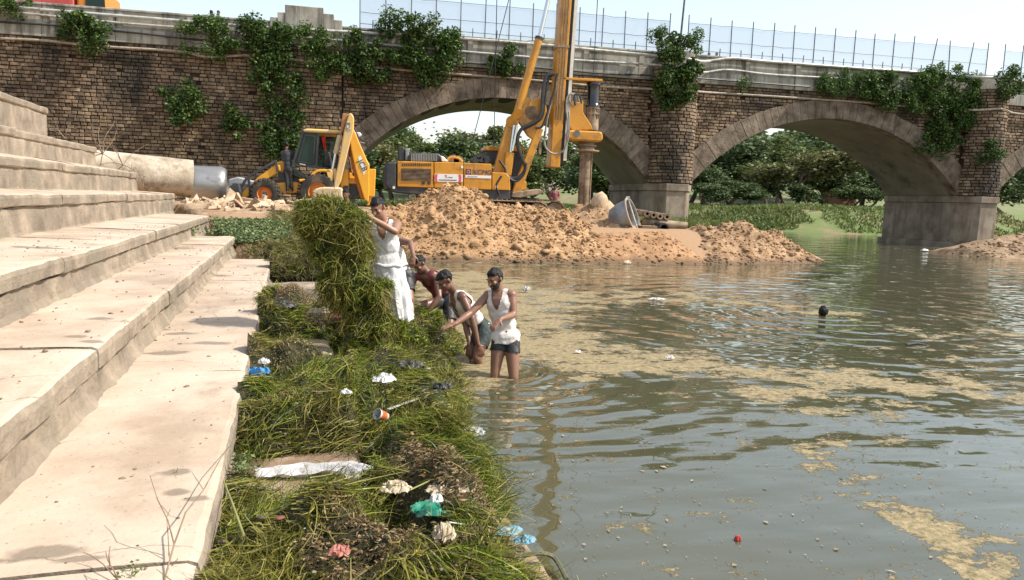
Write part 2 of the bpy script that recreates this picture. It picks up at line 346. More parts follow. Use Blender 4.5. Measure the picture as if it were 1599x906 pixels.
L.new(rs.outputs[0], b2.inputs['Base Color']); b2.inputs['Roughness'].default_value = .75; bp2 = nd('ShaderNodeBump'); bp2.inputs['Distance'].default_value = .02; bp2.inputs['Strength'].default_value = .7; L.new(noise_(30, 5), bp2.inputs['Height']); L.new(bp2.outputs[0], b2.inputs['Normal'])
ms = nd('ShaderNodeMixShader'); L.new(scum, ms.inputs[0]); L.new(b.outputs[0], ms.inputs[1]); L.new(b2.outputs[0], ms.inputs[2]); L.new(ms.outputs[0], N['Material Output'].inputs[0])
wo = npobj('river_water', V, F, m, smooth=True, kind='structure')
a = wo.data.attributes.new('scum', 'FLOAT', 'POINT'); a.data.foreach_set('value', dens.astype(np.float32))

# ---- river steps: every slab with its own edges
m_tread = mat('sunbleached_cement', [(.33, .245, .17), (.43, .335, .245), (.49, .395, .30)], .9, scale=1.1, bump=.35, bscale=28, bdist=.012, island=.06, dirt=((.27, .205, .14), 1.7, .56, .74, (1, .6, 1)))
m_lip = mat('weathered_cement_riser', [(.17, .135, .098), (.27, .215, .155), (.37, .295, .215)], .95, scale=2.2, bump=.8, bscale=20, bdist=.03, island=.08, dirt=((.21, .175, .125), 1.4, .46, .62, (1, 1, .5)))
m_wet = mat('wet_muddy_cement', [(.13, .085, .05), (.24, .165, .105), (.40, .30, .21)], .55, scale=2.4, bump=.4, bscale=24, bdist=.012, pos=(.4, .66))
def crack(m):
    N = m.node_tree.nodes; L = m.node_tree.links; b = N['Principled BSDF']; old = b.inputs['Base Color'].links[0].from_socket; g = N.new('ShaderNodeNewGeometry')
    wn = N.new('ShaderNodeTexNoise'); wn.inputs['Scale'].default_value = 2.5; wn.inputs['Detail'].default_value = 6; L.new(g.outputs['Position'], wn.inputs['Vector']); ad = N.new('ShaderNodeVectorMath'); ad.operation = 'MULTIPLY_ADD'; L.new(wn.outputs[1], ad.inputs[0]); ad.inputs[1].default_value = (.5, .5, .5); L.new(g.outputs['Position'], ad.inputs[2])
    vo = N.new('ShaderNodeTexVoronoi'); vo.feature = 'DISTANCE_TO_EDGE'; vo.inputs['Scale'].default_value = .55; L.new(ad.outputs[0], vo.inputs['Vector']); mr = N.new('ShaderNodeMapRange'); mr.inputs[1].default_value = .0; mr.inputs[2].default_value = .006; mr.inputs[3].default_value = .75; mr.inputs[4].default_value = 0; L.new(vo.outputs['Distance'], mr.inputs[0])
    gate = N.new('ShaderNodeTexNoise'); gate.inputs['Scale'].default_value = .9; L.new(g.outputs['Position'], gate.inputs['Vector']); gm = N.new('ShaderNodeMapRange'); gm.inputs[1].default_value = .48; gm.inputs[2].default_value = .58; L.new(gate.outputs[0], gm.inputs[0]); mu = N.new('ShaderNodeMath'); mu.operation = 'MULTIPLY'; L.new(mr.outputs[0], mu.inputs[0]); L.new(gm.outputs[0], mu.inputs[1])
    sp = N.new('ShaderNodeTexNoise'); sp.inputs['Scale'].default_value = 42; sp.inputs['Detail'].default_value = 3; L.new(g.outputs['Position'], sp.inputs['Vector']); sm = N.new('ShaderNodeMapRange'); sm.inputs[1].default_value = .64; sm.inputs[2].default_value = .72; sm.inputs[4].default_value = .5; L.new(sp.outputs[0], sm.inputs[0]); mxm = N.new('ShaderNodeMath'); mxm.operation = 'MAXIMUM'; L.new(mu.outputs[0], mxm.inputs[0]); L.new(sm.outputs[0], mxm.inputs[1])
    mx = N.new('ShaderNodeMix'); mx.data_type = 'RGBA'; L.new(mxm.outputs[0], mx.inputs[0]); L.new(old, mx.inputs[6]); mx.inputs[7].default_value = (.13, .09, .06, 1); L.new(mx.outputs[2], b.inputs['Base Color'])
crack(m_tread)
def stains(m, spots):
    N = m.node_tree.nodes; L = m.node_tree.links; b = N['Principled BSDF']; g = N.new('ShaderNodeNewGeometry'); wn = N.new('ShaderNodeTexNoise'); wn.inputs['Scale'].default_value = 9; wn.inputs['Detail'].default_value = 5; L.new(g.outputs['Position'], wn.inputs['Vector']); acc = None
    for (c, rx, ry) in spots:
        mp = N.new('ShaderNodeVectorMath'); mp.operation = 'SUBTRACT'; L.new(g.outputs['Position'], mp.inputs[0]); mp.inputs[1].default_value = c; sc = N.new('ShaderNodeVectorMath'); sc.operation = 'MULTIPLY'; L.new(mp.outputs[0], sc.inputs[0]); sc.inputs[1].default_value = (1/rx, 1/ry, 4); ln = N.new('ShaderNodeVectorMath'); ln.operation = 'LENGTH'; L.new(sc.outputs[0], ln.inputs[0]); ad = N.new('ShaderNodeMath'); ad.operation = 'MULTIPLY_ADD'; L.new(wn.outputs[0], ad.inputs[0]); ad.inputs[1].default_value = 1.6; L.new(ln.outputs['Value'], ad.inputs[2]); mr = N.new('ShaderNodeMapRange'); mr.inputs[1].default_value = 1.45; mr.inputs[2].default_value = 1.9; mr.inputs[3].default_value = .75; mr.inputs[4].default_value = 0; L.new(ad.outputs[0], mr.inputs[0])
        if acc is None: acc = mr.outputs[0]
        else: q = N.new('ShaderNodeMath'); q.operation = 'MAXIMUM'; L.new(acc, q.inputs[0]); L.new(mr.outputs[0], q.inputs[1]); acc = q.outputs[0]
    old = b.inputs['Base Color'].links[0].from_socket; mx = N.new('ShaderNodeMix'); mx.data_type = 'RGBA'; L.new(acc, mx.inputs[0]); L.new(old, mx.inputs[6]); mx.inputs[7].default_value = (.15, .115, .08, 1); L.new(mx.outputs[2], b.inputs['Base Color'])
stains(m_tread, [(tuple(onz(a_, b_, z)), rx, ry) for a_, b_, z, rx, ry in ((272, 742, .45, .09, .06), (280, 772, .45, .08, .04), (308, 782, .45, .06, .04), (72, 866, .45, .16, .06), (128, 876, .45, .10, .03), (330, 537, .45, .22, .10), (285, 522, .45, .16, .09), (255, 553, .45, .22, .10), (245, 516, .45, .14, .09), (120, 525, .8, .08, .06), (145, 533, .8, .08, .05), (155, 498, .8, .10, .08), (30, 492, .8, .14, .08), (275, 387, .8, .3, .2), (330, 430, .45, .3, .2), (60, 385, 1.2, .3, .15))])
STEP = [(-1.22, .03, .0, 9.2), (-.45, .20, .0, 10.4), (.33, .45, .0, 16.4), (1.2, .80, .0, 18.4), (2.02, 1.18, .03, 21.4), (3.2, 1.72, .04, 24), (4.2, 2.28, .15, 24), (5.3, 2.96, .2, 24.2), (6.5, 4.0, .05, 24.2), (8.6, 4.7, 0, 24.2)]
steps = thing('river_steps', 'broad pale cement steps climbing the river bank to the left', 'steps', SN(8, 2, 0))
def loft(mb, sec, svals, nz, seed, close=True):
    """sec: (n,z) outline; stations along the steps, noisy"""
    m_ = len(sec); S = np.array(svals); P = []
    for s in S:
        for (n, z) in sec: P.append(SN(s, n, z))
    P = np.array(P); q = np.stack([fbm(P*3.1+i*9.7, seed+i, 3) for i in range(3)], 1); q2 = np.stack([fbm(P*11+i*5.1, seed+7+i, 2) for i in range(3)], 1); P = P+q*nz+q2*nz*.6
    F = [(i*m_+k, i*m_+(k+1) % m_, (i+1)*m_+(k+1) % m_, (i+1)*m_+k) for i in range(len(S)-1) for k in range(m_)]
    F += [tuple(range(m_-1, -1, -1)), tuple((len(S)-1)*m_+k for k in range(m_))]; return mb.add(P, F)
for i, (n0, z, sl_, s1) in enumerate(STEP):
    nin = STEP[i+1][0] if i+1 < len(STEP) else n0+4; zlow = STEP[i-1][1] if i else -.5; s0 = -3. if i < 7 else 6.
    if i == 2: J = [onz(180, 877, .45)[1], 6.05, onz(300, 490, .45)[1]+.2, 12.4]
    elif i == 3: J = [onz(110, 541, .8)[1]+.1, onz(215, 452, .8)[1]+.1, 12.5, 15.5]
    else: J = list(np.arange(1.3+i*.37, s1-1, 2.35+.2*math.sin(i*5)))
    J = [s0]+[j for j in J if s0+.5 < j < s1-.6]+[s1]
    for k in range(len(J)-1):
        a_, b_ = J[k]+(.008 if k else 0), J[k+1]-.008; dz = random.uniform(-.008, .008); dn = random.uniform(-.015, .015)
        st = np.linspace(a_, b_, max(3, int((b_-a_)/(.09 if i < 5 else .3)))); nn = n0+dn; zz = z+dz
        sec = [(nin+.06, zz+sl_), (nn+(nin-n0)*.5, zz+sl_*.5), (nn+.2, zz+.002), (nn+.045, zz), (nn+.012, zz-.012), (nn, zz-.05), (nn+.004, zz-.145), (nn+.05, zz-.165), (nin+.06, zz-.165)]
        sv = list(st); sv[0] = st[0]+.006; sv = [st[0]-.0]+sv[1:]
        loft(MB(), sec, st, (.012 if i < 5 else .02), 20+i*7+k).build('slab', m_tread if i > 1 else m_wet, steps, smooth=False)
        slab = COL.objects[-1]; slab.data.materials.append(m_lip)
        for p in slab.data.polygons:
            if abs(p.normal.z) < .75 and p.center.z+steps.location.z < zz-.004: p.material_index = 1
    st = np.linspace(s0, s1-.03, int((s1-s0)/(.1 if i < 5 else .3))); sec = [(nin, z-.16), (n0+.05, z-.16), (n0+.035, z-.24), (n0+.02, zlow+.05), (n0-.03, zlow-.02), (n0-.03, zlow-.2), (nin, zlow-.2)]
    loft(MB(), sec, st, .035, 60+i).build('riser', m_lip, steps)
# end wall that closes the upper flights
# stone block beside the steps
bl = onz(412, 448, .43); blk = MB()
p0 = np.array(toSN(bl[0], bl[1])); st = np.linspace(0, .95, 9); base = np.array([SN(p0[0]+.0, p0[1]-0-q, 0) for q in st])
sec = [(0, .43), (.5, .44), (.55, .40), (.55, .0), (0, .0), (-.03, .22), (-.02, .40)]; P = []; 
for q in st:
    for (ds, z) in sec: P.append(SN(p0[0]+ds+q*.05, p0[1]-q-.02, z))
P = np.array(P); P += np.stack([fbm(P*6+i*3, 91+i, 3) for i in range(3)], 1)*.03; m_ = len(sec)
blk.add(P, [(i*m_+k, i*m_+(k+1) % m_, (i+1)*m_+(k+1) % m_, (i+1)*m_+k) for i in range(len(st)-1) for k in range(m_)]+[tuple(range(m_-1, -1, -1)), tuple((len(st)-1)*m_+k for k in range(m_))])
blk.build('stone_block', [m_lip], None, label='squared stone block jutting from the lowest step beside the lifted weed bundle', cat='block')

# ================================================================ the bridge
m_brick = mat('old_stone_masonry', [(.085, .054, .031), (.205, .14, .086), (.32, .235, .152)], .95, scale=2.4, bump=.9, bscale=18, bdist=.04, island=.42, pos=(.25, .72), dirt=((.048, .038, .028), .42, .48, .66, (1, 1, .35)))
m_mortar = mat('dark_mortar', [(.028, .019, .012), (.075, .05, .03)], 1., scale=1.5, bump=.8, bscale=12, bdist=.05)
m_ring = mat('arch_ring_stone', [(.09, .064, .042), (.185, .14, .098), (.27, .21, .155)], .95, scale=1.6, bump=.8, bscale=9, bdist=.05, island=.14, dirt=((.05, .042, .033), .9, .53, .70, (1.4, 1, .35)))
m_soff = mat('plastered_soffit', [(.18, .15, .10), (.28, .235, .165)], .95, scale=.4, bump=.4, bscale=4, dirt=((.07, .06, .045), .25, .55, .7))
m_conc = mat('stained_concrete', [(.24, .22, .175), (.34, .32, .265), (.42, .395, .335)], .9, scale=.9, bump=.3, bscale=14, bdist=.02, island=.08, dirt=((.07, .062, .05), 1.1, .46, .66, (2.2, 1, .22)))
m_pierbase = mat('plastered_pier', [(.14, .105, .072), (.24, .19, .138), (.34, .28, .21)], .92, scale=.8, bump=.5, bscale=10, bdist=.03, dirt=((.16, .11, .075), .9, .48, .64, (2, 2, .3)))
bridge = thing('arch_bridge', 'old stone arch bridge with concrete parapets crossing the river', 'bridge', (7.3, YB, 0))
SPR, CRN, RT = 3.05, 7.15, 1.0
ARCH = [(7.3, 8.1), (26.5, 8.7), (46.0, 8.4)]
def arch_R(half): r = CRN-SPR; return (half*half+r*r)/(2*r)
def arch_z(x, k, off=0.):
    cx, hf = ARCH[k]; Rr = arch_R(hf); cz = CRN-Rr; return cz+np.sqrt(np.maximum((Rr+off)**2-(x-cx)**2, 0))
ZT = 8.62
# spandrel cores and barrels
for k, (cx, hf) in enumerate(ARCH):
    xs = np.linspace(cx-hf-1.2, cx+hf+1.2, 60); mb = MB(); zl = np.maximum(np.where(np.abs(xs-cx) < arch_R(hf), arch_z(xs, k, .35), 0), 2.9)
    for (y, sgn) in ((YB+.04, 1), (YB+BW, 1)):
        P = [(x, y, z) for x, z in zip(xs, zl)]+[(x, y, ZT) for x in xs]; n = len(xs); mb.add(P, [(i, i+1, n+i+1, n+i) for i in range(n-1)])
    mb.build('spandrel_wall', m_mortar, bridge)
    th = math.asin(hf/arch_R(hf)); Rr = arch_R(hf); cz = CRN-Rr; A = np.linspace(-th, th, 41); mb = MB()
    P = [(cx+(Rr+.01)*math.sin(a_), y, cz+(Rr+.01)*math.cos(a_)) for y in (YB+.1, YB+BW-.05) for a_ in A]; n = len(A); mb.add(P, [(i, n+i, n+i+1, i+1) for i in range(n-1)]); mb.build('soffit', m_soff, bridge, smooth=True)
    nv = 46 if k < 2 else 44
    for j in range(nv):
        if k == 2 and j > 16: break
        a0 = -th+2*th*j/nv+.0006; a1 = -th+2*th*(j+1)/nv-.0006; rt = RT+random.uniform(-.03, .03)+.28*abs(2*(j+.5)/nv-1)**2; pr = random.uniform(0, .02)
        poly = [(cx+r*math.sin(t), cz+r*math.cos(t)) for r, t in ((Rr, a0), (Rr, a1), (Rr+rt, a1), (Rr+rt, a0))]
        MB().prism(poly, YB-.15-pr, YB+.55).build('voussoir', m_ring, bridge, bevel=.008)
# dark half-round patches under the first arch's edge
m_scallop = mat('dark_scallop', [(.012, .010, .008), (.03, .025, .02)], 1., scale=2)
cx, hf = ARCH[0]; Rr = arch_R(hf); cz = CRN-Rr
for px in (619, 667, 694, 722, 755, 790, 822):
    X = ony(px, 165, YB+.6)[0]; t0 = math.asin((X-cx)/Rr); mb = MB(); wv = random.uniform(.036, .05); dp = random.uniform(.8, 1.25); n = 12
    P = []
    for q in range(n+1):
        t = -1+2*q/n; dd = dp*math.sqrt(max(0, 1-t*t))+.05
        for y in (YB-.1, YB+.1+dd*1.9): a_ = t0+t*wv; P.append((cx+(Rr-.008)*math.sin(a_), y, cz+(Rr-.008)*math.cos(a_)))
    mb.add(P, [(2*q, 2*q+1, 2*q+3, 2*q+2) for q in range(n)]); mb.build('scallop_patch', m_scallop, bridge)
# piers: base with pointed cutwater, impost band, half-round shaft above
PIERS = [(16.6, 1.2), (36.4, 1.2)]
for (pc, hw) in PIERS:
    def cut(e, f=1.0): return [(pc-hw-e, YB+BW), (pc-hw-e, YB-.1), (pc-hw*.45-e*.6, YB-1.15*f-e), (pc+hw*.45+e*.6, YB-1.15*f-e), (pc+hw+e, YB-.1), (pc+hw+e, YB+BW)]
    for nm, e, z0, z1, mm in (('pier_footing', .35, -1.2, .28, m_pierbase), ('pier_base', .06, .28, 2.68, m_pierbase), ('impost', .14, 2.68, 3.06, m_pierbase)):
        poly = cut(e); n = len(poly); mb = MB(); P = [(x, y, z0) for x, y in poly]+[(x, y, z1) for x, y in poly]
        mb.add(P, [tuple(range(n)), tuple(range(2*n-1, n-1, -1))]+[(i, (i+1) % n, (i+1) % n+n, i+n) for i in range(n)]); mb.build(nm, mm, bridge, bevel=.02)
    A = np.linspace(math.pi, 2*math.pi, 25); poly = [(pc+(hw-.02)*math.cos(a_), YB+(hw-.02)*math.sin(a_)) for a_ in A]+[(pc+hw-.02, YB+.6), (pc-hw+.02, YB+.6)]; n = len(poly)
    mb = MB(); P = [(x, y, 3.06) for x, y in poly]+[(x, y, 9.3) for x, y in poly]; mb.add(P, [tuple(range(n)), tuple(range(2*n-1, n-1, -1))]+[(i, (i+1) % n, (i+1) % n+n, i+n) for i in range(n)]); mb.build('pier_shaft', m_mortar, bridge)
    MB().prism([(pc-.9, 9.3), (pc+.9, 9.3), (pc+.85, 10.18), (pc-.85, 10.18)], YB-.6, YB+.1).build('pier_cap', m_conc, bridge, bevel=.03)
# abutment wall at the left with its shallow pilaster
MB().box2((-46, YB+.05, -1), (-.4, YB+BW, ZT)).build('abutment_wall', m_mortar, bridge)
MB().box2((-4.45, YB-.28, .5), (-1.05, YB+.1, 9.4)).build('pilaster', m_mortar, bridge)
MB().box2((-46, YB+.1, ZT), (70, YB+BW, 8.75)).build('deck', m_conc, bridge)
# masonry blocks: (x0,x1,z0,z1) courses
BR = []
def course_blocks(x0, x1, z0, z1, y, keep, hgt=.172, seed=0, proud=.03):
    rr = random.Random(seed); z = z0; c = 0
    while z < z1-.06:
        hh = hgt*rr.uniform(.9, 1.1); x = x0-rr.uniform(0, .3)
        while x < x1:
            ln = rr.choice((.22, .27, .31, .36, .42))*rr.uniform(.9, 1.1); a_, b_ = max(x, x0), min(x+ln, x1)
            if b_-a_ > .1 and keep(a_, b_, z, z+hh) and rr.random() > .012: BR.append(((a_+b_)/2, y, z+hh/2, b_-a_-rr.uniform(.022, .045), hh-rr.uniform(.022, .042), rr.uniform(.1, 1.)*proud, 0.))
            x += ln
        z += hh; c += 1
def free(a_, b_, z0, z1):
    for k, (cx, hf) in enumerate(ARCH):
        cz = CRN-arch_R(hf)
        for x in ((a_+b_)/2,):
            f_ = abs((x-cx)/hf)
            if f_ < 1.14 and math.hypot(x-cx, (z0+z1)/2-cz) < arch_R(hf)+RT-.08+.28*min(1, f_)**2 and z0 > 0: return False
    for pc, hw in PIERS:
        if a_ < pc+hw-.1 and b_ > pc-hw+.1: return False
    return z0 > 3.2 or b_ < -.9
course_blocks(-19, -4.5, .9, 8.6, YB, free, seed=1, proud=.05)
course_blocks(-4.45, -1.05, .9, 9.0, YB-.33, lambda *a_: True, seed=2, proud=.04, hgt=.19)
course_blocks(-1.0, 44, 3.1, 8.6, YB, free, seed=3)
for pi_, (pc, hw) in enumerate(PIERS):
    rr = random.Random(30+pi_); z = 3.1
    while z < 9.2:
        hh = .185*rr.uniform(.92, 1.08); t = math.pi+rr.uniform(0, .3)
        while t < 2*math.pi-.1:
            dt = rr.uniform(.25, .38); BR.append((pc+hw*math.cos(t+dt/2), YB+hw*math.sin(t+dt/2), z+hh/2, hw*dt-.035, hh-.035, rr.uniform(.02, .05), t+dt/2-1.5*math.pi)); t += dt
        z += hh
BR = np.array(BR)
def projpx(p):
    v_ = p-np.array([0, 0, CAMH]); ww = v_@cF; return IW/2+FPX*(v_@cR)/ww, IH/2-FPX*(v_@cU)/ww, ww
px, py, pw = projpx(BR[:, :3]); area = BR[:, 3]*BR[:, 4]/pw**2*np.where((px > 5) & (px < 1590) & (py > 45) & (py < 300) & ~((px < 300) & (py > 175)) & ~((px > 420) & (px < 600) & (py > 160)), 1, 0)
big = np.argsort(-area)[:300]; isbig = np.zeros(len(BR), bool); isbig[big] = True
unit = MB().box((0, 0, 0), (1, 1, 1)); ume = []
for q in range(6):
    bm = bmesh.new(); bmesh.ops.create_cube(bm, size=1)
    bmesh.ops.bevel(bm, geom=[e for e in bm.edges if all(v_.co.y < 0 for v_ in e.verts)], offset=.09, segments=1, affect='EDGES')
    rr = random.Random(q)
    for v_ in bm.verts: v_.co += Vector((rr.uniform(-.05, .05), rr.uniform(-.06, .06), rr.uniform(-.06, .06)))
    me = bpy.data.meshes.new('brick'); bm.to_mesh(me); bm.free(); me.materials.append(m_brick); ume.append(me)
boff = Vector(bridge.location); SV = []; SF = []; nb = 0
for i, (x, y, z, lx, lz, pr, rz) in enumerate(BR):
    if isbig[i]:
        o = bpy.data.objects.new('brick', ume[i % 6]); COL.objects.link(o); o.parent = bridge; o.location = Vector((x, y+.02, z))-boff; o.scale = (lx, .12+pr*2, lz); o.rotation_euler = (0, 0, rz)
    else:
        me = ume[i % 6]; co = np.empty(len(me.vertices)*3); me.vertices.foreach_get('co', co); co = co.reshape(-1, 3)*np.array((lx, .12+pr*2, lz)); c_, s_ = math.cos(rz), math.sin(rz)
        co = np.stack([co[:, 0]*c_-co[:, 1]*s_+x, co[:, 0]*s_+co[:, 1]*c_+y+.02, co[:, 2]+z], 1)-np.array(boff); SV.append(co); SF += [tuple(v_+nb for v_ in p.vertices) for p in me.polygons]; nb += len(co)
me = bpy.data.meshes.new('brickwork'); me.from_pydata(np.concatenate(SV).tolist(), [], SF); link('brickwork', me, m_brick, bridge, kind='stuff')
# parapet: lower band, recessed panels, coping
def clear_of_piers(a_, b_): return all(not (a_ < pc+1.05 and b_ > pc-1.05) for pc, hw in PIERS)
x = -30.
while x < 60:
    b_ = x+3.1
    if x < -1.05 < b_: b_ = -1.05
    if x < -4.45 < b_: b_ = -4.45
    if not (-4.5 < x < -1.1):
        MB().box2((x+.01, YB-.16, ZT-.02), (b_-.01, YB+.2, 9.22)).build('parapet_band', m_conc, bridge, bevel=.015)
        mb = MB(); mb.box2((x+.01, YB-.04, 9.22), (b_-.01, YB+.16, 10.02)); mb.box2((x+.06, YB-.09, 9.25), (x+.34, YB-.03, 10.0)); mb.build('parapet_panel', m_conc, bridge)
        MB().box2((x+.005, YB-.12, 10.02), (b_-.005, YB+.22, 10.12)).build('coping', m_conc, bridge, bevel=.015)
    x = b_
x = -30.
while x < 60:
    MB().box2((x, YB+BW-.2, 8.75), (x+5.98, YB+BW, 10.05)).build('parapet_panel', m_conc, bridge, bevel=.02); x += 6
# stepped end block over the pilaster
for a_, b_, z1, dy in ((-4.45, -4.1, 10.25, .0), (-4.1, -3.75, 10.5, .03), (-3.75, -1.95, 10.86, .06), (-1.95, -1.45, 10.6, .03), (-1.45, -1.05, 10.35, .0)):
    MB().box2((a_+.004, YB-.3-dy, 9.0), (b_-.004, YB+.3, z1)).build('end_block', m_conc, bridge, bevel=.02)
# the service pipes strung along the face
m_pipe = mat('grey_painted_pipe', [(.40, .40, .36), (.55, .55, .50)], .5, metal=.2, scale=6, dirt=((.22, .18, .13), 2.5, .5, .65))
m_black = mat('black_rubber', [(.012, .012, .013), (.03, .03, .03)], .5, scale=8)
PIPES = [('water_pipe', 'long pale pipe strapped along the bridge parapet top', m_pipe, .075, [(-60, 5), (50, 14), (250, 30), (398, 42), (600, 53), (800, 66), (1012, 86), (1072, 92), (1100, 96), (1145, 91), (1199, 96), (1349, 107), (1411, 111), (1499, 119), (1574, 123), (1640, 137)]),
         ('water_pipe', 'second pale pipe running midway down the concrete parapet', m_pipe, .055, [(-60, 12), (50, 22), (200, 37), (398, 51), (560, 66), (800, 87), (900, 94), (1017, 101), (1085, 107), (1100, 113), (1137, 109), (1199, 116), (1281, 121), (1349, 125)]),
         ('black_cable', 'black cable hung just below the concrete parapet band', m_black, .045, [(-60, 28), (0, 34), (150, 45), (287, 60), (420, 72), (640, 92), (837, 106), (940, 115), (1000, 117), (1087, 122), (1197, 131), (1264, 136)]),
         ('conduit_pipe', 'lowest brownish pipe sagging along the masonry above the arches', mat('rusty_pipe', [(.24, .18, .12), (.42, .36, .28)], .7, scale=5), .06, [(-60, 56), (0, 60), (75, 64), (150, 72), (275, 80), (325, 89), (398, 87), (520, 100), (700, 115), (797, 122), (937, 135), (1012, 139), (1070, 140), (1100, 144), (1197, 150), (1349, 160), (1424, 167), (1519, 172), (1564, 170), (1584, 177), (1640, 182)])]
for nm, lb, mm, r, pts in PIPES:
    P = []
    for q in catmull([(a_, b_, 0) for a_, b_ in pts], 5):
        X = ony(q[0], q[1], YB-.3)[0]; off = max([0]+[1.3*math.sqrt(max(0, 1-((X-pc)/1.75)**2)) for pc, hw in PIERS]); P.append(ony(q[0], q[1], YB-.22-off-(.25 if -4.7 < X < -.8 else 0)))
    MB().tube(P, r, 8).build(nm, mm, smooth=True, label=lb, cat='pipe' if 'pipe' in nm else 'cable')
# ================================================================ earth heaps, rubble
def sphere_tri(sub):
    bm = bmesh.new(); bmesh.ops.create_icosphere(bm, subdivisions=sub, radius=1); V = np.array([v_.co[:] for v_ in bm.verts]); F = np.array([[v_.index for v_ in f.verts] for f in bm.faces]); bm.free(); return V, F
ICO1, ICO2 = sphere_tri(1), sphere_tri(2)
def clods(C, size, rng, flat=.75, ico=ICO1, jag=.28):
    V0, F0 = ico; n = len(C); k = len(V0); S = size[:, None]*rng.uniform(.6, 1.3, (n, 3)); S[:, 2] *= flat
    A = rng.normal(size=(n, 3, 3)); Q = np.linalg.qr(A)[0]
    V = V0[None]*(1+rng.uniform(-jag, jag, (n, k, 1))); V = np.einsum('nij,nkj->nki', Q, V)*S[:, None]+C[:, None]
    return V.reshape(-1, 3), (np.arange(n)[:, None, None]*k+F0[None]).reshape(-1, 3)
def front_y(X): return np.interp(X, [-2, .9, 1.5, 6.5, 12, 16.2, 17.8], [21.5, 21.9, 22.1, 21.8, 22.6, 23.9, 25.4])
def heap(name, label, ridge, Yr, Yb, m, lump, nclod, csz, seed, base=.95, steep=.8, cat='earth mound', x0=None):
    R_pts = [ony(a_, b_, Yr) for a_, b_ in ridge]; rx = [p[0] for p in R_pts]; rz = [p[2] for p in R_pts]
    xs = np.arange(rx[0], rx[-1], .085); cxy = ((rx[0]+rx[-1])/2, Yr)
    def zf(X, Y):
        zr = np.interp(X, rx, rz); yf = front_y(X)-.15; t = (Y-yf)/(Yr-yf); up = np.clip(t, 0, 1)**steep; tb = np.clip((Y-Yr)/(Yb-Yr), 0, 1)
        z = np.where(t <= 1, -.12+(zr+.12)*up, zr+(np.minimum(zr, base)-.25-zr)*tb*tb*(3-2*tb))
        ed = np.clip(np.minimum(X-rx[0], rx[-1]-X)/.8, 0, 1); env = np.clip(up*1.6, .12, 1)*(.35+.65*ed)
        q = np.stack([X, Y, z*1.2], -1)
        n_ = (1-np.abs(fbm(q*1.1, seed, 4)))*.6-.35+np.abs(fbm(q*3.1, seed+3, 3))*.45
        return z+lump*env*n_*1.6+lump*.35*env*fbm(q*7, seed+6, 3)
    V, F = grid(xs, np.arange(21.3, Yb, .085), zf)
    t = thing(name, label, cat, (cxy[0], cxy[1], .5)); npobj('heaped_soil', V, F, m, t, smooth=False)
    rng = np.random.default_rng(seed); X = rng.uniform(rx[0]+.2, rx[-1]-.2, nclod); Y = front_y(X)+rng.uniform(0, 1, nclod)**.9*(Yr+.3-front_y(X)); Z = zf(X, Y); ok = Z > -.05
    V, F = clods(np.stack([X, Y, Z], 1)[ok], (csz*rng.lognormal(0, .48, nclod))[ok], rng, .7, ICO1, .5); npobj('clods', V, F, m, t, kind='stuff'); return zf
m_dirt1 = mat('fresh_tan_spoil', [(.21, .118, .05), (.35, .205, .095), (.45, .285, .15)], .97, scale=2.2, bump=.8, bscale=22, bdist=.05, island=.10)
m_dirt2 = mat('orange_packed_earth', [(.21, .112, .05), (.32, .178, .082), (.38, .22, .11)], .97, scale=2.0, bump=.7, bscale=16, bdist=.04)
m_dirt3 = mat('reddish_spoil', [(.20, .115, .055), (.32, .195, .10), (.42, .275, .16)], .97, scale=2.4, bump=.8, bscale=20, bdist=.05, island=.10)
def wetedge(m):
    N = m.node_tree.nodes; L = m.node_tree.links; b = N['Principled BSDF']; old = b.inputs['Base Color'].links[0].from_socket; g = N.new('ShaderNodeNewGeometry'); sp = N.new('ShaderNodeSeparateXYZ'); L.new(g.outputs['Position'], sp.inputs[0]); nz = N.new('ShaderNodeTexNoise'); nz.inputs['Scale'].default_value = 1.5; L.new(g.outputs['Position'], nz.inputs['Vector']); ad = N.new('ShaderNodeMath'); ad.operation = 'MULTIPLY_ADD'; L.new(nz.outputs[0], ad.inputs[0]); ad.inputs[1].default_value = -.3; L.new(sp.outputs[2], ad.inputs[2])
    mr = N.new('ShaderNodeMapRange'); mr.inputs[1].default_value = -.08; mr.inputs[2].default_value = .10; mr.inputs[3].default_value = .8; mr.inputs[4].default_value = 0; L.new(ad.outputs[0], mr.inputs[0]); mx = N.new('ShaderNodeMix'); mx.data_type = 'RGBA'; L.new(mr.outputs[0], mx.inputs[0]); L.new(old, mx.inputs[6]); mx.inputs[7].default_value = (.10, .062, .034, 1); L.new(mx.outputs[2], b.inputs['Base Color'])
for q in (m_dirt1, m_dirt2, m_dirt3): wetedge(q)
heap('spoil_heap', 'lumpy tan spoil heap in front of the crawler tracks', [(560, 338), (605, 334), (640, 325), (668, 312), (690, 299), (706, 292), (722, 298), (745, 306), (765, 322), (800, 330), (850, 337), (885, 338), (905, 350), (925, 362)], 26.2, 28.6, m_dirt1, .40, 4600, .038, 41)
heap('earth_ramp', 'smooth orange earth ramp below the steel tub', [(905, 372), (922, 367), (960, 366), (1000, 365), (1035, 363), (1060, 378), (1085, 398)], 24.2, 30.0, m_dirt2, .07, 420, .035, 52, base=.9, steep=.75)
heap('spoil_bank', 'reddish spoil bank tapering to a point in the water', [(1040, 380), (1075, 368), (1090, 358), (1120, 360), (1150, 352), (1163, 349), (1180, 362), (1200, 368), (1213, 362), (1226, 380), (1250, 396), (1272, 408)], 25.6, 28.6, m_dirt3, .26, 1600, .036, 63, base=.7)
heap('dark_soil_heap', 'brown churned soil behind the drill bit pipe', [(845, 344), (870, 338), (900, 330), (925, 322), (940, 324), (965, 340), (990, 350)], 28.6, 30.4, m_dirt3, .26, 500, .05, 66, base=.95)
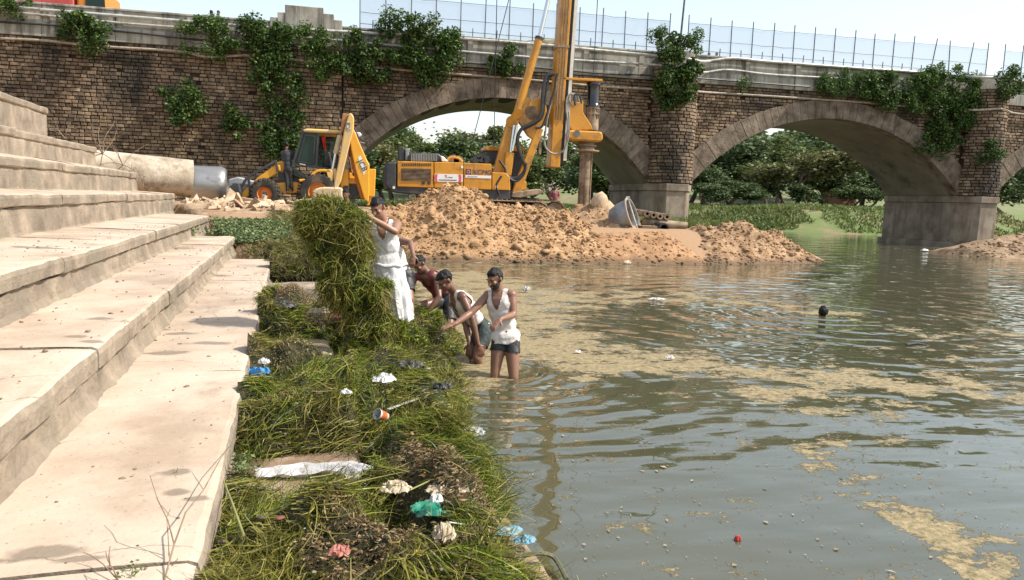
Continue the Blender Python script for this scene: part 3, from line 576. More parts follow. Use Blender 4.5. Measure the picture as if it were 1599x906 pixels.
# rubbish-strewn heap at the right edge
rp = [ony(a_, b_, 30.5) for a_, b_ in [(1500, 392), (1520, 384), (1550, 374), (1580, 368), (1610, 364), (1660, 366), (1720, 380)]]
def zright(X, Y):
    zr = np.interp(X, [p[0] for p in rp], [p[2] for p in rp]); t = 1-np.abs(Y-30.8)/2.6; return np.where(t > 0, -.1+(zr+.1)*np.clip(t, 0, 1)**.6, -.1)+.16*fb2(X, Y, 1.6, 9, 5)*np.clip(t*2, 0, 1)*np.clip((X-rp[0][0])/1.5, 0, 1)-.35*np.clip((rp[0][0]+.3-X)/.6, 0, 1)
V, F = grid(np.arange(rp[0][0]-.4, rp[-1][0], .1), np.arange(28, 33.6, .1), zright)
t = thing('rubbish_heap', 'brown rubbish heap at the waterline in front of the far pier', 'heap', (rp[2][0], 30.8, 0)); npobj('heaped_soil', V, F, mat('rubbish_soil', [(.14, .085, .045), (.26, .17, .095), (.34, .24, .15)], .97, scale=2, bump=.7, bscale=15, bdist=.05), t)
rng = np.random.default_rng(5); X = rng.uniform(rp[0][0], rp[-1][0], 500); Y = rng.uniform(28.6, 31, 500); V, F = clods(np.stack([X, Y, zright(X, Y)], 1), .05*rng.lognormal(0, .5, 500), rng); npobj('clods', V, F, MATS['rubbish_soil'], t, kind='stuff')

# rubble of broken slabs before the digger
m_rub = mat('broken_sandstone', [(.30, .20, .12), (.46, .33, .21), (.55, .42, .29)], .95, scale=2.5, bump=.7, bscale=16, bdist=.03, island=.16)
rub = thing('rubble_heap', 'tumbled broken stone slabs on the ground before the digger', 'rubble', (-4, 23.4, 1.2)); rng = np.random.default_rng(77)
rub_me = []
for q in range(7):
    n = rng.integers(5, 8); a_ = np.sort(rng.uniform(0, 2*math.pi, n)); rr = rng.uniform(.6, 1.1, n); mb = MB(); poly = [(math.cos(t_)*r, math.sin(t_)*r) for t_, r in zip(a_, rr)]
    mb.add([(x, y, -.22) for x, y in poly]+[(x*.92, y*.92, .22+rng.uniform(-.05, .05)) for x, y in poly], [tuple(range(n-1, -1, -1)), tuple(range(n, 2*n))]+[(i, (i+1) % n, (i+1) % n+n, i+n) for i in range(n)])
    o = mb.build('slab_fragment', m_rub, None, bevel=.05); rub_me.append(o.data)
    bpy.data.objects.remove(o)
for q in range(230):
    px = rng.uniform(286, 610); py = rng.uniform(316, 346) if px < 470 else rng.uniform(322, 340)
    if px < 330 and py > 330: continue
    Y = np.interp(py, [316, 346], [25.0, 22.3]); p = ony(px, py, Y); sz = min(.7, .21*rng.lognormal(0, .45)); z = float(ground_z(p[0], p[1]))+rng.uniform(.0, .16)
    o = bpy.data.objects.new('slab_fragment', rub_me[q % 7]); COL.objects.link(o); o.parent = rub; o.location = Vector((p[0], p[1], z-.02))-rub.location; o.scale = (sz*rng.uniform(.8, 1.4), sz*rng.uniform(.7, 1.1), sz*rng.uniform(.5, .9)); o.rotation_euler = (rng.normal(0, .45), rng.normal(0, .45), rng.uniform(0, 6))
xs = np.arange(-9.5, .8, .15); V, F = grid(xs, np.arange(21.4, 26.0, .15), lambda X, Y: np.maximum(ground_z(X, Y), -.2)-.03+.12*np.abs(fb2(X, Y, 1.7, 21, 4))+.08*sstep(21.8, 23.2, Y)*sstep(26, 24.5, Y)*(.5+fb2(X, Y, 1.5, 23, 4))); npobj('rubble_bed', V, F, mat('rubble_soil', [(.20, .125, .065), (.33, .22, .13), (.42, .31, .20)], .97, scale=3, bump=.8, bscale=20, bdist=.05), rub)

# concrete pipe and steel drum beside the top of the steps
def hpipe(name, label, a_, b_, r, th, m, n=36):
    a_ = Vector(a_); b_ = Vector(b_); d = (b_-a_).normalized(); ln = (b_-a_).length
    MB().lathe([(r-th, 0), (r, 0), (r, ln*.25), (r, ln*.5), (r, ln*.75), (r, ln), (r-th, ln), (r-th, ln*.5), (r-th, 0)], a_, d, n).build(name, m, smooth=True, label=label, cat='pipe')
p1 = ony(300, 279, 26.2); q1 = ony(120, 262, 27.0)
m_cpipe = mat('cast_concrete', [(.33, .27, .19), (.45, .38, .285), (.52, .45, .35)], .9, scale=1.3, bump=.6, bscale=14, bdist=.03, dirt=((.20, .15, .10), 1.1, .50, .64))
hpipe('concrete_pipe', 'long pale concrete pipe lying behind the upper steps', (ony(120, 262, 25.9)[0], 25.9, ony(120, 262, 25.9)[2]), (ony(300, 279, 26.85)[0], 26.85, ony(300, 279, 26.85)[2]), .62, .1, m_cpipe)
m_steel = mat('bare_grey_steel', [(.26, .25, .23), (.42, .41, .385)], .38, metal=.75, scale=3, stretch=(.2, 1, 1), dirt=((.20, .09, .05), 1.2, .58, .7))
a_ = np.array(ony(301, 289, 27.1)); b_ = np.array(ony(357, 291, 27.2)); ln = float(np.linalg.norm(b_-a_)); R0 = .66
MB().lathe([(R0-.04, 0), (R0, 0), (R0, ln*.3), (R0, ln*.72), (R0*.985, ln*.82), (R0*.93, ln*.91), (R0*.82, ln*.96), (R0*.8, ln*.965), (R0*.78, ln*.93), (0.01, ln*.93)], a_, b_-a_, 36).build('steel_drum', m_steel, smooth=True, label='shiny grey steel drum lying beside the concrete pipe end', cat='drum')
mb = MB(); mb.pxprism([(356, 280), (372, 276), (398, 283), (396, 318), (358, 318)], 28.6, .5); mb.build('steel_sheet', mat('grey_plate', [(.30, .31, .31), (.40, .41, .41)], .5, metal=.4), bevel=.05, label='leaning grey steel plate behind the loader shovel', cat='plate')

# ================================================================ rotary drilling rig
YR = 30.2
m_yel = mat('machine_yellow', [(.47, .20, .010), (.56, .25, .014)], .42, scale=1.2, coat=.15, dirt=((.17, .10, .04), 2.4, .50, .72, (1, 1, .6)))
m_dark = mat('charcoal_paint', [(.022, .024, .027), (.045, .046, .048)], .5, scale=2, dirt=((.12, .09, .06), 1.5, .55, .75))
m_grille = mat('rust_dark_grille', [(.03, .018, .01), (.07, .045, .02)], .7, scale=4)
m_chrome = mat('chromed_rod', [(.62, .62, .62)], .18, metal=1.)
m_rust = mat('muddy_steel', [(.13, .085, .05), (.25, .175, .11), (.36, .28, .20)], .75, metal=.25, scale=2, bump=.4, bscale=18, dirt=((.40, .30, .20), 1.4, .55, .7, (2, 2, .4)))
m_white = mat('white_vinyl', [(.68, .68, .66)], .5); m_pink = mat('pink_red_vinyl', [(.60, .07, .12)], .5); m_blue = mat('navy_vinyl', [(.018, .024, .11)], .45); m_grey = mat('grey_cover', [(.20, .20, .195), (.28, .28, .27)], .55)
m_maroon = mat('maroon_vinyl', [(.08, .02, .03)], .5); m_track = mat('muddy_track', [(.16, .095, .05), (.30, .20, .115), (.40, .28, .17)], .9, scale=2.5, bump=.6, bscale=15)
rig = thing('drilling_rig', 'large yellow crawler drilling rig with tall mast under the first arch', 'drilling rig', ony(740, 345, 31.5))
def track(px0, px1, pyt, pyb, Y, wd):
    (x0, zt), (x1, zb) = XZ(px0, pyt, Y), XZ(px1, pyb, Y); zt = XZ((px0+px1)/2, pyt, Y)[1]; r = (zt-zb)/2; zc = (zt+zb)/2; x0 += r; x1 -= r; L0 = x1-x0; per = 2*L0+2*math.pi*r
    def at_(u):
        u %= per
        if u < L0: return x0+u, zc+r, 0.
        u -= L0
        if u < math.pi*r: t_ = u/r; return x1+r*math.sin(t_), zc+r*math.cos(t_), t_
        u -= math.pi*r
        if u < L0: return x1-u, zc-r, math.pi
        u -= L0; t_ = u/r; return x0-r*math.sin(t_), zc-r*math.cos(t_), math.pi+t_
    fr = MB().prism([(x0, zc+r*.62), (x1, zc+r*.62), (x1+r*.4, zc), (x1, zc-r*.62), (x0, zc-r*.62), (x0-r*.4, zc)], Y+.12, Y+wd-.12); fo = fr.build('track_frame', m_rust, rig, bevel=.03)
    for xx in (x0, x1): MB().cyl((xx, Y+.06, zc), (xx, Y+wd-.06, zc), r*.88, n=24).build('sprocket', m_rust, rig)
    MB().box2(((x0+x1)/2+.2, Y+.06, zc-.2), ((x0+x1)/2+.9, Y+.14, zc+.22)).build('track_plate', m_dirt1, rig)
    n = int(per/.205); me = None
    for i in range(n):
        x, z, t_ = at_(i*per/n)
        if me is None:
            sh = MB(); sh.box((0, 0, 0), (.19, wd, .045)); sh.box((-.05, 0, .04), (.025, wd, .05)); o = sh.build('track_shoe', m_track); me = o.data; o.parent = rig
        else: o = bpy.data.objects.new('track_shoe', me); COL.objects.link(o); o.parent = rig
        o.location = Vector((x, Y+wd/2, z))-rig.location; o.rotation_euler = (0, t_, 0)
track(640, 857, 312, 353, 29.9, .75); track(662, 881, 311, 345, 32.7, .75)
MB().box2((*XZ(690, 335, 31)[:1], 30.6, 1.35), (XZ(840, 318, 31)[0], 32.8, 2.0)).build('car_body', m_dark, rig, bevel=.05)
def pp(name, pts, Y, th, m, parent=rig, bevel=.03, **k): return MB().pxprism(pts, Y, th).build(name, m, parent, bevel=bevel, **k)
pp('skirt', [(604, 297), (618, 291), (797, 297), (797, 312), (738, 312), (622, 301)], YR+.05, 2.9, m_dark)
pp('counterweight', [(601, 260), (605, 253), (620, 252), (620, 297), (607, 297), (601, 290)], YR, 3.0, m_dark, bevel=.08)
for nm, pts in (('engine_panel', [(620.5, 251.5), (677, 253), (677, 293.5), (620.5, 291.5)]), ('side_panel', [(678, 253), (723, 254), (723, 295), (678, 293.5)]), ('side_panel', [(724, 254.5), (767.5, 256), (767.5, 296.5), (724, 295)]), ('step_panel', [(768.5, 269), (790, 270), (796, 276), (797, 297.5), (768.5, 296.5)])):
    pp(nm, pts, YR, 2.95, m_yel, bevel=.025)
g = pp('grille', [(627, 263), (673, 264), (673, 283.5), (627, 282)], YR-.015, .1, m_grille, bevel=0)
for i in range(9): MB().pxprism([(628, 264.3+i*2.05), (672, 265.3+i*2.05), (672, 266.1+i*2.05), (628, 265.1+i*2.05)], YR-.04, .04).build('louvre', m_rust, g)
for i in range(16): pp('vent_slot', [(628+i*2.9, 255), (629.6+i*2.9, 255.05), (629.6+i*2.9, 259.4), (628+i*2.9, 259.3)], YR-.012, .05, m_grille, bevel=0)
for px, py in ((661, 286), (670, 286), (717, 288)): pp('latch', [(px-2.5, py-2), (px+2.5, py-2), (px+2.5, py+2.2), (px-2.5, py+2)], YR-.02, .05, m_dark, bevel=0)
for px, py in ((721.5, 261), (775, 292), (615, 293)): pp('reflector', [(px-1.8, py-2), (px+1.8, py-2), (px+1.8, py+2), (px-1.8, py+2)], YR-.025, .05, m_white, bevel=0)
ban = pp('banner', [(678.5, 271.5), (722.5, 272.5), (722.5, 284.5), (678.5, 283.7)], YR-.02, .03, m_white, bevel=0)
for pts in ([(679.5, 272), (683.5, 272), (682.6, 278), (683.5, 284), (679.5, 284), (678.9, 278)], [(716, 272.6), (720, 272.8), (720.8, 278.6), (720, 284.6), (716, 284.4), (717, 278.5)]): MB().pxprism(pts, YR-.028, .012).build('banner_stripe', m_pink, ban)
p = ony(697, 275.6, YR-.026); lettering('TL', .155, p, m_pink, ban, sx=.8)
for a_, b_ in ((700, 707),): MB().pxprism([(a_, 276.2), (b_, 276.4), (b_, 278), (a_, 277.8)], YR-.026, .01).build('small_print', m_grey, ban)
for k in range(12): MB().pxprism([(685.5+k*2.35, 280.3+k*.05), (687.3+k*2.35, 280.35+k*.05), (687.3+k*2.35, 281.9+k*.05), (685.5+k*2.35, 281.8+k*.05)], YR-.026, .01).build('small_print', m_dark, ban)
lg = pp('logo_plate', [(727.6, 264), (735.5, 264.2), (735.5, 272.6), (727.6, 272.3)], YR-.02, .03, m_maroon, bevel=0)
mb = MB(); c0 = ony(731.6, 268.3, YR-.024); hx = [(c0[0]+.085*math.cos(k*math.pi/3), c0[2]+.085*math.sin(k*math.pi/3)) for k in range(6)]; mb.prism(hx, YR-.026, YR-.019); mb.build('logo_hexagon', mat('logo_pink', [(.45, .22, .24)], .5), lg)
MB().prism([(c0[0]-.05, c0[2]+.035), (c0[0]+.05, c0[2]+.035), (c0[0], c0[2]-.055)], YR-.032, YR-.025).build('logo_triangle', m_maroon, lg)
lettering('XCMG', .27, ony(752.5, 269.2, YR-.012), m_blue, rig, shear=.15, sx=1.02)
pl = pp('model_plate', [(726.8, 273.2), (767, 274.6), (767, 279), (726.8, 277.6)], YR-.018, .03, m_white, bevel=0)
for k in range(8): MB().pxprism([(730+k*2, 275+k*.06), (731.4+k*2, 275+k*.06), (731.4+k*2, 276.4+k*.06), (730+k*2, 276.4+k*.06)], YR-.024, .01).build('small_print', m_grey, pl)
# on the deck
pp('exhaust_box', [(622, 230), (630, 229), (632, 232), (632, 251), (623, 251)], YR+.6, .9, m_dark); pp('exhaust_shield', [(633, 232), (641, 232), (639, 238), (638, 251), (633, 251)], YR+.55, .5, m_grey)
ec = pp('engine_cover', [(637, 252), (639, 241), (642, 239), (684, 239.5), (690, 244), (696, 253)], YR+.35, 1.9, m_dark, bevel=.05)
for i in range(16): MB().pxprism([(642+i*2.6, 240.5), (643.4+i*2.6, 240.5), (643.4+i*2.6, 251.5), (642+i*2.6, 251.5)], YR+.31, .06).build('rib', m_grey, ec)
pp('side_cover', [(688, 243), (693, 245), (700, 252.5), (690, 252.5)], YR+.25, .3, m_white)
for px, r in ((708, .24), (716, .2)): MB().cyl(ony(px, 251, YR+.7), ony(px, 251, YR+.7)+np.array((0, 1.2, 0)), r, n=20).build('winch_drum', m_rust, rig, smooth=True)
MB().tube(catmull([ony(698, 252, YR+.4), ony(701, 247.5, YR+.4), ony(708, 246, YR+.4), ony(716, 247.5, YR+.4), ony(722, 253, YR+.4)], 5), .05, 8).build('drum_guard', m_yel, rig, smooth=True)
for px, py, r in ((743, 250, .14), (752, 249, .12), (760, 249, .16), (748, 245, .1)): MB().cyl(ony(px, py, YR+.5), ony(px, py, YR+.5)+np.array((0, .9, 0)), r, n=14).build('hydraulic_pump', m_dark, rig, smooth=True)
cabn = pp('cab', [(757, 256), (759, 236), (764, 231), (816, 233), (822, 262), (822, 297), (800, 297), (798, 256)], YR+1.7, 1.3, m_dark, bevel=.05); pp('cab_roof', [(757, 232), (760, 228), (816, 230), (820, 234), (819, 237), (758, 235)], YR+1.6, 1.5, m_yel)
MB().tube([ony(750, 255, YR+1.5), ony(750, 221, YR+1.5), ony(767, 220, YR+1.5), ony(770, 228, YR+1.5)], .03, 6).build('guard_rail', m_dark, rig)
pp('platform', [(800, 300), (842, 295), (849, 299), (846, 303), (812, 309), (798, 308)], YR+.3, 1.2, m_rust)
pp('platform_box', [(814, 283), (822, 283), (822, 297), (808, 298)], YR+.4, 1.0, m_yel)
# mast linkage (pairs of plates, near and far)
def pbar(name, a_, b_, wpx, Y, th, m=m_yel, wb=None, bevel=.02):
    a_ = np.array(ony(*a_, Y)); b_ = np.array(ony(*b_, Y)); d = (b_-a_)/np.linalg.norm(b_-a_); nrm = np.array((-d[2], 0, d[0])); w0 = wpx/38/2; w1 = (wb or wpx)/38/2
    q = [a_+nrm*w0, b_+nrm*w1, b_-nrm*w1, a_-nrm*w0]; return MB().prism([(v_[0], v_[2]) for v_ in q], Y, Y+th).build(name, m, rig, bevel=bevel)
for Y in (30.55, 31.95):
    pbar('boom_arm', (776, 285), (801, 190), 20, Y, .28, wb=17); pbar('link_arm', (806, 302), (844, 200), 13, Y, .22, wb=11); pbar('upper_arm', (801, 192), (824, 152), 16, Y, .26, wb=13)
    pp('linkage_plate', [(801, 178), (812, 170), (826, 158), (842, 152), (853, 165), (855, 184), (845, 200), (834, 219), (824, 212), (815, 198)], Y+.02, .2, m_yel)
    MB().cyl(ony(830, 176, Y-.05), ony(830, 176, Y+.3), .27, n=20).build('pivot_boss', m_rust, rig, smooth=True); MB().cyl(ony(809, 178, Y-.08), ony(809, 178, Y+.3), .2, n=18).build('pivot_pin', m_yel, rig, smooth=True); MB().cyl(ony(799, 190, Y-.08), ony(799, 190, Y+.3), .24, n=18).build('pivot_pin', m_yel, rig, smooth=True)
    c_ = Vector(ony(808, 174, Y+.1)); t_ = Vector(ony(842, 60, Y+.1)); e_ = Vector(ony(878, -95, Y+.1)); MB().cyl(c_, t_, .165, n=16).build('mast_cylinder', m_yel, rig, smooth=True); MB().cyl(t_, e_, .085, n=14).build('cylinder_rod', m_chrome, rig, smooth=True)
    MB().cyl(t_-(t_-c_).normalized()*.06, t_+(t_-c_).normalized()*.05, .185, n=16).build('cylinder_collar', m_dark, rig, smooth=True)
pbar('luffing_cylinder', (792, 274), (797, 238), 13, 30.35, .3); MB().cyl(ony(797.5, 238, 30.5), ony(803, 196, 30.5), .06, n=12).build('cylinder_rod', m_chrome, rig, smooth=True); MB().cyl(ony(800, 236, 30.3), ony(808, 196, 30.3), .045, n=12).build('cylinder_rod', m_chrome, rig, smooth=True)
class LMB(MB):
    def build(s, *a_, **k_):
        s.v = [(x+(z-mz0)*.031, y, z) for x, y, z in s.v]; return MB.build(s, *a_, **k_)
# mast
mx0, mz0 = XZ(858.5, 261, 31.0); mx1 = XZ(884, 262, 31.0)[0]; MT = 21.5; wd = mx1-mx0
LMB().box2((mx0, 31.0, mz0), (mx0+wd*.62, 31.75, MT)).build('mast', m_yel, rig, bevel=.03)
for k in range(3): LMB().box2((mx0+wd*(.12+.16*k), 30.965, mz0+2), (mx0+wd*(.16+.16*k), 31.0, MT)).build('mast_rib', m_rust, rig)
LMB().box2((mx0+wd*.62+.004, 31.1, mz0+.15), (mx0+wd*.8, 31.65, MT)).build('mast_rail', m_black, rig); LMB().box2((mx0+wd*.8+.004, 31.02, mz0+.3), (mx0+wd, 31.1, MT)).build('rail_strip', mat('worn_bright_steel', [(.55, .48, .38), (.68, .62, .53)], .4, metal=.3), rig); LMB().box2((mx0+wd*.8+.004, 31.6, mz0+.3), (mx0+wd, 31.7, MT)).build('rail_strip', m_rust, rig)
for z in (8.3, 10.4, 12.5): LMB().box2((mx0-.03, 30.96, z), (mx0+wd*.66, 31.78, z+.1)).build('mast_collar', m_rust, rig)
LMB().box2((mx0-.8, 31.0, MT), (mx0+wd+1.1, 31.8, MT+.35)).build('mast_head', m_yel, rig, bevel=.04)
# rotary head and kelly bar
kx, kz = XZ(915.5, 236, 31.35); KY = 31.35
def rz(py): return XZ(920, py, KY)[1]
pp('head_bracket', [(889, 165), (894, 158), (905, 160), (908, 157), (911, 157), (911, 176), (924, 196), (926, 203), (893, 204), (889, 195)], 31.05, .6, m_yel)
pp('head_housing', [(888, 203), (938, 205), (942, 208), (942, 219), (937, 222), (892, 219), (886, 214)], 30.8, 1.15, m_yel, bevel=.08); MB().cyl(ony(901, 208.5, 30.75), ony(901, 208.5, 30.85), .14, n=16).build('head_cover', m_grey, rig)
hx = XZ(926, 160, KY)[0]
MB().lathe([(0, rz(127)), (.3, rz(127)), (.31, rz(133)), (.27, rz(134)), (.25, rz(140)), (.25, rz(160)), (.29, rz(164)), (.31, rz(165)), (.31, rz(168)), (0, rz(168))], (hx, KY, 0), n=28).build('motor_drum', mat('gloss_black', [(.01, .01, .012)], .15, coat=.5), rig, smooth=True)
MB().lathe([(.3, rz(168.1)), (.3, rz(170)), (.26, rz(170.5)), (.26, rz(176)), (.3, rz(176.5)), (.3, rz(179)), (.26, rz(179.5)), (.26, rz(185)), (.28, rz(186)), (.28, rz(204))], (hx, KY, 0), n=28).build('drive_cage', m_rust, rig, smooth=True)
for k in range(12): a_ = k*math.pi/6; MB().cyl((hx+.29*math.cos(a_), KY+.29*math.sin(a_), rz(186)), (hx+.29*math.cos(a_), KY+.29*math.sin(a_), rz(169)), .02, n=6).build('cage_rod', m_rust, rig)
MB().bar(ony(877, 124.5, KY), ony(937, 127.5, KY), .7, .11).build('top_guide', m_yel, rig, bevel=.02)
MB().lathe([(.3, rz(222)), (.33, rz(222)), (.33, rz(226)), (.42, rz(227)), (.42, rz(229)), (.34, rz(230)), (.34, rz(234)), (.56, rz(235)), (.56, rz(237)), (.27, rz(238))], (kx, KY, 0), n=28).build('chuck_flange', m_rust, rig, smooth=True)
kb = MB().cyl((kx, KY, .7), (kx, KY, rz(236)), .255, n=24).build('kelly_bar', m_rust, rig, smooth=True)
for k in range(6): a_ = k*math.pi/3+.3; MB().box((kx+.265*math.cos(a_), KY+.265*math.sin(a_), (1.0+rz(238))/2), (.06, .05, rz(238)-1.0), rotm(rz=a_)).build('drive_rib', m_rust, kb)
pp('hanging_link', [(842, 206), (846, 206), (846, 238), (844, 243), (841, 240)], 30.9, .12, m_rust)
def hose(pts, Y, r=.045, m=m_black, nm='hydraulic_hose'): MB().tube(catmull([ony(a_, b_, Y+dy) for a_, b_, dy in [(q+(0,))[:3] for q in pts]], 6), r, 7).build(nm, m, rig, smooth=True)
hose([(866, 116), (856, 117), (850, 128), (847, 150), (846, 172), (841, 186), (828, 194), (816, 200), (809, 212), (809, 230), (815, 247), (820, 262), (814, 274), (802, 279), (790, 276)], 30.35, .075)
hose([(870, 115), (868, 124), (866, 140), (858, 165), (853, 182), (846, 198), (836, 200)], 30.4, .05); hose([(863, 117), (857, 122), (853, 140), (850, 165), (845, 185), (828, 197), (812, 204)], 30.45, .05)
hose([(780, 250), (788, 262), (792, 275), (806, 283), (818, 272), (822, 255)], 30.3, .05)
m_hose2 = mat('worn_grey_hose', [(.16, .15, .13), (.34, .32, .28)], .5, scale=5)
hose([(896, 168), (889, 160), (888, 150), (893, 146), (901, 149), (904, 158)], 30.9, .035, m_hose2); hose([(884, 172), (885, 154), (891, 147), (898, 152), (900, 166)], 30.85, .035, m_hose2); hose([(898, 165), (896, 152), (900, 147), (906, 152), (908, 162)], 30.8, .035)
hose([(884, 172), (886, 190), (886, 212), (884, 226), (878, 237), (864, 240), (853, 232), (850, 220), (851, 205)], 30.7, .04, m_hose2); hose([(888, 175), (889, 195), (888, 215), (882, 232)], 30.6, .035, m_hose2); hose([(868, 118), (868, 135), (862, 155), (857, 175), (853, 195), (851, 215)], 30.65, .04, m_hose2)
hose([(780, 305), (775, 290), (783, 275)], 30.2, .04)
m_wire = mat('steel_rope', [(.05, .05, .05)], .5, metal=.5)
for a_, b_, Y in (((806, -45), (736, 228), 31.2), ((944, -200), (926, 128), KY), ((909, -150), (894, 130), 31.5), ((777, -60), (771, 240), 31.9)): MB().cyl(ony(*a_, Y), ony(*b_, Y), .018, n=6).build('wire_rope', m_wire, rig)

# ================================================================ backhoe loader
YK = 25.5
m_jy = mat('loader_yellow', [(.66, .29, .012), (.72, .36, .02)], .4, scale=1.4, coat=.2, dirt=((.45, .27, .10), 2.0, .55, .75))
m_jl = mat('dusty_loader_yellow', [(.62, .40, .14), (.70, .42, .08)], .55, scale=1.6, dirt=((.50, .37, .22), 2.0, .45, .6))
m_dust = mat('dusty_bucket', [(.36, .25, .14), (.50, .38, .23), (.56, .44, .29)], .85, scale=3, bump=.3)
m_tyre = mat('tyre_rubber', [(.018, .016, .014), (.06, .047, .035)], .9, scale=3, dirt=((.16, .11, .07), 1.5, .55, .7))
m_orim = mat('orange_rim', [(.55, .16, .02), (.62, .21, .03)], .5, scale=2)
hoe = thing('backhoe_loader', 'yellow backhoe loader with folded digging arm by the abutment', 'backhoe loader', ony(470, 322, 26.5))
def hp(name, pts, Y, th, m=m_jy, parent=hoe, bevel=.02, **k): return MB().pxprism(pts, Y, th).build(name, m, parent, bevel=bevel, **k)
def wheel(px, py, rp_, Y, wd):
    c_ = Vector(ony(px, py, Y)); r = rp_/45.; tb = MB().lathe([(r*.52, 0), (r*.62, -.02), (r*.9, .0), (r*.97, .06), (r, wd*.5), (r*.97, wd-.06), (r*.9, wd), (r*.52, wd)], c_, (0, 1, 0), 36).build('wheel', m_tyre, hoe, smooth=True)
    for k in range(20):
        a_ = k*math.pi/10
        for s_ in (0, 1): MB().box(c_+Vector((math.cos(a_+s_*.15)*r*1.0, wd*(.27+.46*s_), math.sin(a_+s_*.15)*r*1.0)), (.07, wd*.5, .07), rotm(ry=-a_-s_*.15) @ rotm(rz=.5 if s_ else -.5)).build('tread_lug', m_tyre, tb)
    MB().lathe([(0, .08), (r*.14, .06), (r*.16, .10), (r*.44, .13), (r*.5, .02), (r*.55, .0), (r*.55, wd*.8), (0, wd*.8)], c_, (0, 1, 0), 28).build('rim', m_orim, tb, smooth=True); MB().lathe([(0, -.02), (r*.15, 0.), (r*.17, .12)], c_, (0, 1, 0), 14).build('hub', m_dark, tb, smooth=True)
for Y, s_ in ((YK-.1, 1), (YK+1.75, 1)): wheel(497, 301, 28, Y, .46); wheel(413, 303, 20, Y+.05, .36)
hp('chassis', [(427, 285), (480, 285), (540, 280), (575, 290), (575, 312), (478, 306), (427, 302)], YK+.55, 1.1, m_dark); hp('side_frame', [(428, 286), (462, 284), (478, 290), (478, 300), (445, 303), (430, 300)], YK+.45, .15)
hp('bonnet', [(431, 254), (440, 251), (458, 262), (458, 284), (434, 284)], YK+.55, 1.05); hp('engine_side', [(434, 268), (470, 274), (470, 288), (434, 288)], YK+.5, 1.15, m_dark)
# cab frame, panes, roof
hp('cab_roof', [(472, 203.5), (478, 200.5), (528, 203), (533, 206), (531, 209), (475, 206)], YK+.25, 1.75, m_jl, bevel=.04)
for Y in (YK+.32, YK+1.88):
    for a_, b_, w_ in (((473, 206), (456, 262), 2.6), ((497, 207), (494, 262), 2.4), ((527, 208), (527, 268), 3), ((456, 262), (476, 276), 2.4), ((456, 256), (516, 264), 1.6), ((473, 206), (528, 208.5), 2)):
        A = ony(*a_, Y); B = ony(*b_, Y); MB().bar(A, B, .07, w_/45., up=(0, 1, 0)).build('cab_pillar', m_dark, hoe)
for A, B in (((473, 206), (456, 262)),):
    a_ = ony(*A, YK+.35); b_ = ony(*B, YK+.35)
hp('cab_floor', [(457, 262), (478, 274), (516, 268), (527, 268), (527, 276), (470, 280), (457, 274)], YK+.35, 1.5, mat('dark_green_panel', [(.012, .028, .02), (.02, .045, .03)], .4), bevel=.03)
m_glass = bpy.data.materials.new('tinted_cab_glass'); m_glass.use_nodes = True; N = m_glass.node_tree.nodes; L = m_glass.node_tree.links; bb = N['Principled BSDF']; bb.inputs['Base Color'].default_value = (.02, .05, .04, 1); bb.inputs['Roughness'].default_value = .05
tr = N.new('ShaderNodeBsdfTransparent'); tr.inputs[0].default_value = (.55, .68, .62, 1); ms = N.new('ShaderNodeMixShader'); ms.inputs[0].default_value = .55; L.new(tr.outputs[0], ms.inputs[1]); L.new(bb.outputs[0], ms.inputs[2]); L.new(ms.outputs[0], N['Material Output'].inputs[0])
for Y in (YK+.34, YK+1.9):
    hp('door_pane', [(473.5, 208), (496, 208.5), (493.5, 259), (457.5, 255)], Y, .012, m_glass, bevel=0)
    if Y > YK+1: hp('side_pane', [(498, 209), (526, 210), (526, 263), (496, 260)], Y, .012, m_glass, bevel=0)
wa = [ony(472.5, 206, YK+.35), ony(472.5, 206, YK+1.85), ony(455, 262, YK+1.85), ony(455, 262, YK+.35)]; mb = MB(); mb.add(wa, [(0, 1, 2, 3)]); mb.build('windscreen', m_glass, hoe)
fr_ = MB()
for a_, b_ in (((477, 212), (492, 213)), ((492, 213), (489, 256)), ((489, 256), (466, 252)), ((466, 252), (477, 212))): fr_.bar(ony(*a_, YK+.3), ony(*b_, YK+.3), .03, .04, up=(0, 1, 0))
fr_.build('door_frame', m_dark, hoe); MB().cyl(ony(477, 258, YK+.25), ony(468, 256, YK+.25), .025, n=6).build('door_handle', m_chrome, hoe)
hp('operator_seat', [(505, 240), (515, 236), (519, 262), (503, 262)], YK+.8, .55, m_black, bevel=.05); MB().cyl(ony(488, 262, YK+1.1), ony(484, 243, YK+1.1), .03, n=6).build('steering_column', m_black, hoe)
mb = MB(); P = []
for i in range(7):
    for j in range(4): px = 505+(j-1.5)*2.2*(1-.1*i)+i*.45; q = ony(px, 214+i*3.4, YK+.3+.05*math.sin(i*1.3+j*1.7)); P.append(q)
mb.add(P, [(i*4+j, i*4+j+1, i*4+j+5, i*4+j+4) for i in range(6) for j in range(3)]); mb.build('red_pennant', mat('red_cloth', [(.55, .025, .015)], .8, trans=.3), hoe, label='small red cloth pennant hung in the cab')
# rear fender
fo_ = [(482, 279), (487, 270), (495, 265), (506, 264), (516, 266), (516, 269.5), (506, 268), (496, 269), (490, 274), (484, 283), (468, 284), (466, 280)]; hp('fender', fo_, YK-.05, .5)
hp('fender', fo_, YK+1.65, .5)
